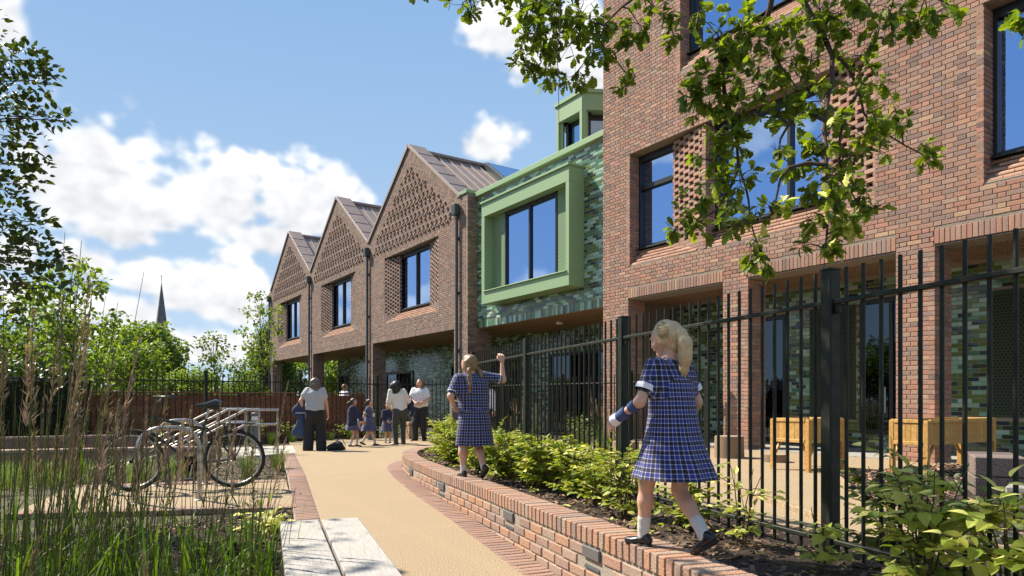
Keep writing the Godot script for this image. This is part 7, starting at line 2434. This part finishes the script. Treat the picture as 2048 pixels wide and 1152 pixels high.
func reed(label: String, at: Vector3, h: float, stalks: int, blades: int, plumes: float, spread: float, group: String, lean := Vector3.ZERO) -> void:
	var t := thing("ornamental_grass", label, "grass clump", at, 0.0, group)
	var sm := mb(true, true)
	var bm := mb(false, true)
	var pm := mb(false, true)
	for i in stalks:
		var a := rng.randf() * TAU
		var r := sqrt(rng.randf()) * spread * 0.45
		var b := Vector3(cos(a) * r, -0.03, sin(a) * r)
		var hh := h * rng.randf_range(0.62, 1.0)
		var top := b + Vector3(cos(a) * r * 1.4, hh, sin(a) * r * 1.4) + lean * hh + ball() * 0.10
		var mid := b.lerp(top, 0.5) + ball() * 0.015
		sm.col = tint([Color(0.13, 0.15, 0.035), Color(0.10, 0.13, 0.03), Color(0.17, 0.16, 0.06)])
		sm.tube(PackedVector3Array([b, mid, top]), PackedFloat32Array([0.0026, 0.0021, 0.0009]), 4, false)
		for k in rng.randi_range(1, 2):
			var q := b.lerp(top, rng.randf_range(0.1, 0.55))
			var d := Vector3(rng.randf_range(-1, 1), rng.randf_range(0.9, 2.2), rng.randf_range(-1, 1)).normalized()
			var ln := rng.randf_range(0.18, 0.38)
			bm.col = tint([Color(0.09, 0.15, 0.02), Color(0.13, 0.18, 0.03)])
			strip(bm, [q, q + d * ln * 0.4, q + d * ln * 0.75 + Vector3(d.x, 0, d.z) * 0.03, q + d * ln + Vector3(d.x, -0.4, d.z) * 0.07], 0.0045, d.cross(Vector3.UP).normalized())
		if rng.randf() < plumes:
			var pl := hh * rng.randf_range(0.15, 0.30)
			var ax := (top - mid).normalized()
			pm.col = tint([Color(0.30, 0.215, 0.16), Color(0.24, 0.19, 0.12), Color(0.36, 0.26, 0.21), Color(0.20, 0.18, 0.09)])
			var open := rng.randf_range(0.18, 0.85)
			for k in 80:
				var f := rng.randf()
				var p := top - ax * pl * (1.0 - f)
				var d := (ax * 1.1 + ball() * open * (1.15 - f * 0.6) + Vector3(0.12, -0.05, 0.05)).normalized()
				var s := rng.randf_range(0.014, 0.036) * (1.25 - f * 0.6) * (1.0 + open)
				var sd := d.cross(ball()).normalized() * 0.0026
				pm.quad(p, p + d * s * 0.5 + sd, p + d * s, p + d * s * 0.5 - sd)
	for i in blades:
		var a := rng.randf() * TAU
		var r := sqrt(rng.randf()) * spread * 0.5
		var b := Vector3(cos(a) * r, -0.03, sin(a) * r)
		var out := Vector3(cos(a + rng.randf_range(-0.8, 0.8)), 0, sin(a + rng.randf_range(-0.8, 0.8)))
		var hh := h * rng.randf_range(0.28, 0.68)
		var bend := rng.randf_range(0.08, 0.42) * hh
		bm.col = tint([Color(0.12, 0.21, 0.02), Color(0.08, 0.16, 0.018), Color(0.18, 0.27, 0.035), Color(0.09, 0.14, 0.035)])
		var pts := []
		for k in 7:
			var f := k / 6.0
			pts.append(b + Vector3(0, hh * (f - 0.28 * f * f * f * (bend / hh) * 3.0), 0) + out * bend * f * f * 1.3)
		strip(bm, pts, rng.randf_range(0.003, 0.011), out.cross(Vector3.UP).normalized())
	for i in (9 if h > 0.9 and spread < 0.38 else 0):
		var a := rng.randf() * TAU
		var b := Vector3(cos(a), 0, sin(a)) * spread * 0.4 * rng.randf() + Vector3(0, -0.03, 0)
		var out := Vector3(cos(a + rng.randf_range(-1, 1)), 0, sin(a + rng.randf_range(-1, 1)))
		var hh := rng.randf_range(0.5, 0.95)
		var bend := rng.randf_range(0.1, 0.35) * hh
		bm.col = tint([Color(0.15, 0.26, 0.02), Color(0.20, 0.30, 0.03), Color(0.11, 0.20, 0.02)])
		var pts := []
		for k in 8:
			var f := k / 7.0
			pts.append(b + Vector3(0, hh * (f - 0.16 * pow(f, 5)), 0) + out * bend * f * f)
		strip(bm, pts, rng.randf_range(0.007, 0.013), out.cross(Vector3.UP).normalized())
	part(t, "stalks", sm.mesh(), M.blade)
	part(t, "blades", bm.mesh(), M.blade)
	if pm.P.size(): part(t, "plumes", pm.mesh(), M.dry)

func tuft(label: String, at: Vector3, h: float, n: int, pal: Array, group: String) -> void:
	var t := thing("grass_tuft", label, "grass tuft", at, 0.0, group)
	var bm := mb(false, true)
	for i in n:
		var a := rng.randf() * TAU
		var out := Vector3(cos(a), 0, sin(a))
		var hh := h * rng.randf_range(0.5, 1.0)
		var b := out * rng.randf() * h * 0.18 + Vector3(0, -0.02, 0)
		bm.col = tint(pal)
		var bend := hh * rng.randf_range(0.15, 0.8)
		strip(bm, [b, b + Vector3(0, hh * 0.5, 0) + out * bend * 0.2, b + Vector3(0, hh * 0.85, 0) + out * bend * 0.55, b + Vector3(0, hh * (1.0 - bend / hh * 0.25), 0) + out * bend], 0.0035, out.cross(Vector3.UP).normalized(), 0.0)
	part(t, "blades", bm.mesh(), M.blade)

func plants() -> void:
	leaf_sets()
	M.blade = leaf_mat(Color(0.85, 0.9, 0.5), 0.5)
	oak()
	left_tree()
	# hornbeam saplings along the planter
	var names := ["at the rounded far end of the planter wall", "second from the rounded end of the planter", "third from the rounded end of the planter", "just left of the braided girl's legs", "behind the braided girl's legs", "just right of the braided girl's legs", "under the second railing post from the far corner", "right of the second railing post from the far corner", "halfway between the two girls", "left of the third railing post", "at the foot of the third railing post", "left of the blonde girl's skirt", "behind the blonde girl's legs", "just right of the blonde girl's legs"]
	var i := 0
	for z in [-9.75, -9.3, -8.85, -8.35, -7.85, -7.3, -6.75, -6.25, -5.75, -5.25, -4.75, -4.25, -3.7, -3.15]:
		var s := wall_curve.get_closest_offset(Vector2(2.05 - z * 0.24 + 0.3, z))
		var w := wall_at(s)
		var p := w.origin + w.y * rng.randf_range(0.5, 0.72)
		var h := rng.randf_range(0.54, 0.70)
		if i > 10: h *= 0.85
		shrub("hedge_plant", "bright yellow-green hedge sapling " + names[i], Vector3(p.x, 0.29, p.y), h, 0.36, 7, 760 if i < 11 else 380, 0.06, G_HORN, 60 if i > 8 else 0, "young hedge plants in the brick planter", M.leaf)
		if i < 11:
			p = w.origin + w.y * rng.randf_range(0.8, 0.95) + w.x * 0.25
			shrub("hedge_plant", "hedge sapling close to the bars " + names[i], Vector3(p.x, 0.29, p.y), h * rng.randf_range(0.85, 1.05), 0.34, 6, 560, 0.06, G_HORN, 0, "hedge plants close to the railing", M.leaf)
		i += 1
	# nearer saplings, lower right
	shrub("hedge_plant", "thin young hedge sapling left of the thick railing post", Vector3(3.30, 0.29, -2.55), 0.62, 0.26, 3, 90, 0.065, G_HORN, 90, "young hedge plants in the brick planter", M.leaf)
	shrub("hedge_plant", "small leafy hedge seedling on the mulch below the thick railing post", Vector3(3.12, 0.29, -1.92), 0.42, 0.24, 3, 90, 0.07, G_HORN, 90, "young hedge plants in the brick planter", M.leaf)
	shrub("hedge_plant", "dense hedge plant to the right of the thick railing post", Vector3(3.22, 0.28, -1.50), 0.62, 0.38, 7, 420, 0.078, G_HORN, 260, "young hedge plants in the brick planter", M.leaf)
	shrub("hedge_plant", "dense hedge plant second from the lower right corner", Vector3(3.22, 0.28, -1.18), 0.66, 0.40, 7, 420, 0.078, G_HORN, 260, "young hedge plants in the brick planter", M.leaf)
	shrub("hedge_plant", "yellowish hedge plant in the lower right corner", Vector3(3.00, 0.28, -0.88), 0.52, 0.34, 6, 260, 0.078, G_HORN, 150, "young hedge plants in the brick planter", M.leaf)
	shrub("hedge_plant", "tiny hedge seedling on the mulch left of the blonde girl's foot", Vector3(2.98, 0.29, -3.02), 0.2, 0.14, 2, 26, 0.05, G_HORN, 26, "young hedge plants in the brick planter", M.leaf)
	shrub("dark_bush", "dark green leafy bush behind the railing near the long planter table", Vector3(4.25, 0.2, -2.15), 0.72, 0.45, 8, 420, 0.085, G_DARK, 120, "", M.leaf_dark)
	# tall grasses in the left foreground
	var gl := [[-0.08, -3.18, 1.95, 30, 40, 0.5], [0.07, -3.56, 1.45, 26, 36, 0.3], [0.21, -3.85, 1.35, 20, 30, 0.35], [0.35, -3.40, 1.25, 16, 34, 0.6], [0.50, -3.70, 1.32, 17, 30, 0.8], [0.66, -3.70, 1.35, 14, 26, 0.5], [0.83, -3.75, 1.15, 10, 22, 0.3], [-0.05, -4.4, 1.3, 34, 40, 0.25], [-0.22, -3.95, 1.6, 36, 40, 0.3], [0.34, -4.4, 1.3, 16, 30, 0.5], [-0.55, -4.6, 1.7, 40, 40, 0.3], [0.98, -3.9, 0.95, 8, 18, 0.15], [-0.3, -3.0, 1.2, 24, 40, 0.2], [0.15, -2.75, 1.0, 14, 34, 0.1]]
	var gn := ["with a dark upright plume, tallest at the left", "left of the bicycle's front wheel, nearest row", "in front of the bicycle's front wheel", "crossing the nearer cycle stand's left leg", "with pink feathery plumes in front of the handrails", "crossing the bicycle's rear wheel", "right of the bicycle's rear wheel", "in the second row at the left", "in the second row at the left edge", "in the second row before the cycle stands", "farthest back at the left edge", "beside the end of the pale bench", "low down in the left corner", "low along the bottom edge left of centre"]
	for k in gl.size():
		var g: Array = gl[k]
		reed("clump of tall ornamental grass " + gn[k], Vector3(g[0], gy(g[1]) - 0.03, g[1]), g[2], g[3], g[4], g[5], 0.34, "tall ornamental grasses in the garden bed", Vector3(0.06, 0, 0.0))
	# low plants on the mulch by the bench
	shrub("ground_cover_plant", "low yellow-green broad-leaved plant on the mulch beside the path edging", Vector3(1.55, 0.02, -6.15), 0.12, 0.34, 6, 70, 0.10, G_HORN, 70, "low plants on the mulch", M.leaf)
	shrub("ground_cover_plant", "low yellow-green broad-leaved plant nearer the tall grasses", Vector3(1.12, 0.0, -5.6), 0.12, 0.36, 6, 80, 0.10, G_HORN, 80, "low plants on the mulch", M.leaf)
	# tufts behind the cycle pad and along the back planting
	var tl := ["fine green grass tuft behind the bicycle's rear wheel", "fine green grass tuft right of the rear wheel by the path edge", "fine grass tuft behind the cycle stands", "fine pale grass tuft left of the bicycle's front wheel", "fine pale grass tuft far left behind the pad"]
	var tp := [Vector2(2.15, -9.6), Vector2(2.75, -10.3), Vector2(1.5, -10.0), Vector2(0.2, -9.9), Vector2(-0.6, -9.4)]
	for k in 5: tuft(tl[k], Vector3(tp[k].x, gy(tp[k].y) - 0.04, tp[k].y), 0.42, 170, [Color(0.12, 0.19, 0.03), Color(0.17, 0.23, 0.05), Color(0.2, 0.22, 0.08)], "grass tufts round the cycle pad")
	for k in 9:
		var x := 3.9 + k * 0.55
		tuft("%s grass tuft from the left at the foot of the back railing" % ["first", "second", "third", "fourth", "fifth", "sixth", "seventh", "eighth", "ninth"][k], Vector3(x, 0.04, -17.15 - x * 0.03 + rng.randf_range(-0.12, 0.12) - (0.55 if x > 5.5 else 0.1)), rng.randf_range(0.3, 0.5), 120, [Color(0.10, 0.17, 0.03), Color(0.14, 0.20, 0.04)], "grass tufts at the back railing")
	for k in 14:
		var x := -2.0 + k * 0.78
		shrub("border_shrub", "low yellow-green border shrub at the back railing, %s from the left" % ["first", "second", "third", "fourth", "fifth", "sixth", "seventh", "eighth", "ninth", "tenth", "eleventh", "twelfth", "thirteenth", "fourteenth"][k], Vector3(x, 0.05, -17.9 - absf(x) * 0.03 + (0.7 if x < 3.0 else 0.0)), rng.randf_range(0.45, 0.75), 0.34, 5, 150, 0.07, G_HORN, 0, "border shrubs at the back railing", M.leaf)
	for k in 5:
		var p := Vector3(lerpf(6.0, 7.9, k / 4.0) + 1.2, 0.19, -8.9 - k * 0.5)
		shrub("border_shrub", "low green shrub behind the front railing, %s from the right" % ["first", "second", "third", "fourth", "fifth"][k], p, rng.randf_range(0.5, 0.8), 0.36, 5, 130, 0.06, G_MID, 0, "low shrubs behind the front railing", M.leaf)
	reed("tan ornamental grass clump behind the front railing near the corner post", Vector3(7.2, 0.15, -10.3), 1.15, 40, 60, 0.7, 0.4, "tan grasses behind the railing")
	reed("tan ornamental grass clump in front of the brick block corner", Vector3(8.5, 0.15, -9.6), 1.2, 36, 50, 0.7, 0.4, "tan grasses behind the railing")
	# trees
	tree("lime_sapling", "slender young lime tree with fresh leaves left of the spire", Vector3(0.30, 0.05, -16.6), 4.05, Vector3(0, 2.75, 0), Vector3(0.95, 1.25, 0.95), 60, 26, 0.10, G_LIME, lm.ovate, M.leaf, 0.045, 0.2)
	tree("round_tree", "rounded bright green tree just below the church spire", Vector3(3.86, 0, -40.0), 5.1, Vector3(0, 3.4, 0), Vector3(2.3, 1.6, 2.3), 110, 60, 0.2, G_LIME, lm.ovate, M.leaf, 0.16, 0.5)
	tree("garden_tree", "yellow-green garden tree behind the timber fence at the left", Vector3(-0.6, 0, -24.0), 4.2, Vector3(0, 2.5, 0), Vector3(2.0, 1.6, 1.6), 90, 44, 0.13, G_LIME, lm.ovate, M.leaf, 0.1, 0.36)
	tree("garden_tree", "green garden tree between the lime sapling and the round tree", Vector3(2.2, 0, -27.0), 3.1, Vector3(0, 1.9, 0), Vector3(1.6, 1.3, 1.4), 80, 44, 0.13, G_LIME, lm.ovate, M.leaf, 0.1, 0.36)
	tree("birch_sapling", "thin birch sapling in front of the railing's middle post", Vector3(3.7, 0.05, -20.4), 3.2, Vector3(0, 2.2, 0), Vector3(0.55, 1.1, 0.55), 34, 20, 0.08, G_MID, lm.ovate, M.leaf, 0.03, 0.16)
	tree("birch_sapling", "thin tall birch sapling just left of the gabled wing", Vector3(5.3, 0.05, -21.8), 4.6, Vector3(0, 3.2, 0), Vector3(0.65, 1.5, 0.65), 46, 22, 0.085, G_LIME, lm.ovate, M.leaf, 0.035, 0.17)
	tree("leafy_tree", "leafy green tree against the far end of the gabled wing", Vector3(11.9, 0, -46.5), 6.1, Vector3(0, 3.5, 0), Vector3(1.1, 2.6, 1.3), 120, 60, 0.2, G_MID, lm.ovate, M.leaf, 0.16, 0.5)
	var bt := [[-6.0, -34, 4.6, "dark tree at the far left behind the hedge", G_DARK], [8.0, -52, 2.8, "distant green tree right of the round tree", G_MID], [11.5, -64, 3.0, "distant green tree left of the gabled wing", G_MID], [15.0, -58, 5.5, "tree seen beneath the far bay of the gabled wing", G_MID], [-2.5, -45, 5.0, "distant tree left of the spire behind the lime sapling", G_MID], [18.5, -50, 6.0, "tree seen through the undercroft of the gabled wing", G_LIME], [7.0, -32, 2.1, "low green tree behind the timber fence near the wing", G_MID], [4.6, -30, 2.4, "low green tree behind the middle of the timber fence", G_LIME], [24, -62, 6.0, "tree beyond the far bay at the right of the undercroft", G_MID]]
	for b in bt:
		tree("background_tree", b[3], Vector3(b[0], 0, b[1]), b[2], Vector3(0, b[2] * 0.58, 0), Vector3(b[2] * 0.55, b[2] * 0.42, b[2] * 0.55), 100, 56, b[2] * 0.045, b[4], lm.ovate, M.leaf, 0.14, b[2] * 0.11, "trees beyond the school grounds")
	var mt := [[-13, -3, "at the far right of the row"], [-15, -9, "second from the right in the row"], [-14, -15, "third from the right in the row"], [-17, -22, "last in the row"]]
	for b in mt:
		tree("garden_tree", "tree across the garden mirrored in the ground-floor glass, " + b[2], Vector3(b[0], 0, b[1]), 5.0, Vector3(0, 3.0, 0), Vector3(3.0, 2.1, 3.0), 90, 50, 0.24, G_MID, lm.ovate, M.leaf, 0.16, 0.6, "trees mirrored in the glass")
	# rough grass between the cycle pad and the kerb walls
	var gt := mb()
	for k in 14:
		var a := TAU * k / 14.0 + rng.randf() * 0.4
		var out := Vector3(cos(a), 0, sin(a))
		var hh := rng.randf_range(0.1, 0.22)
		var b0 := out * rng.randf() * 0.06
		strip(gt, [b0, b0 + Vector3(0, hh * 0.6, 0) + out * hh * 0.15, b0 + Vector3(0, hh, 0) + out * hh * 0.5], 0.004, out.cross(Vector3.UP).normalized(), 0.0)
	var gx := []
	var gc := PackedColorArray()
	for k in 1500:
		var z := rng.randf_range(-12.9, -7.4)
		var x := rng.randf_range(-4.5, 1.6)
		if z > -9.6 - x * 0.25 and x > -0.75: continue
		gx.append(Transform3D(Basis(Vector3.UP, rng.randf() * TAU) * Basis.from_scale(Vector3.ONE * rng.randf_range(0.6, 1.3)), Vector3(x, gy(z) - 0.05, z)))
		gc.append(tint([Color(0.13, 0.20, 0.03), Color(0.18, 0.24, 0.05), Color(0.22, 0.24, 0.09)]))
	var gg := stuff(self, "grass", gt.mesh(), M.blade, gx, gc)
	gg.set_meta("label", "rough green grass between the cycle pad and the low kerb walls")
	gg.set_meta("category", "grass")
	# clipped dark hedge at the left
	var hd := thing("dark_hedge", "tall dark evergreen hedge behind the grasses at the left", "hedge", Vector3(-2.2, 0.05, -18.35))
	var L := Leaves.new()
	for k in 7000:
		var v := Vector3(rng.randf_range(-2.75, 2.75), rng.randf_range(0.0, 1.95), rng.randf_range(-0.6, 0.6))
		if absf(v.x) < 2.3 and v.y < 1.6 and absf(v.z) < 0.4: continue
		L.xf.append(Transform3D(leaf_basis(ball() + Vector3(0, 0.3, 0), rng.randf_range(-1, 1)) * Basis.from_scale(Vector3.ONE * rng.randf_range(0.07, 0.13)), v))
		L.col.append(tint([Color(0.03, 0.05, 0.014), Color(0.045, 0.07, 0.02)]))
	emit_leaves(hd, L, lm.ovate, M.leaf_dark, G_DARK, 0, "leaf", "foliage")
	part(hd, "woody_core", mbox(Vector3(0, 0.8, 0), Vector3(5.1, 1.6, 0.8), 0.1), mat(lin(0.02, 0.024, 0.012), 0.95))

func _ready() -> void:
	rng.seed = 7
	# camera: level, shifted lens (the horizon lies low in the frame)
	var cam := Camera3D.new()
	cam.name = "camera"
	add_child(cam)
	cam.position = Vector3(0, 1.15, 0)
	cam.rotation.y = deg_to_rad(-33.8)
	cam.projection = Camera3D.PROJECTION_FRUSTUM
	cam.near = 0.05
	cam.far = 900.0
	cam.size = 0.05 * 1152.0 / 1365.0
	cam.frustum_offset = Vector2(0, 0.05 * (800.0 - 576.0) / 1365.0)
	cam.current = true
	# sky and sun
	var we := WorldEnvironment.new()
	we.name = "world_environment"
	var env := Environment.new()
	env.background_mode = Environment.BG_SKY
	env.sky = make_sky()
	env.background_energy_multiplier = 0.60
	env.tonemap_mode = Environment.TONE_MAPPER_LINEAR
	env.tonemap_exposure = 2.05
	env.sdfgi_enabled = true
	env.ssao_enabled = true
	env.ssil_enabled = true
	we.environment = env
	add_child(we)
	var sun := DirectionalLight3D.new()
	sun.name = "sun"
	add_child(sun)
	sun.look_at_from_position(Vector3.ZERO, Vector3(0.33, -0.735, 0.585))
	sun.light_energy = 1.6
	sun.light_color = Color(1.0, 0.955, 0.88)
	sun.light_angular_distance = 0.5
	sun.shadow_enabled = true
	make_materials()
	ground()
	front_block()
	gable_wing()
	green_link()
	planter_wall()
	fences()
	objects()
	people()
	plants()
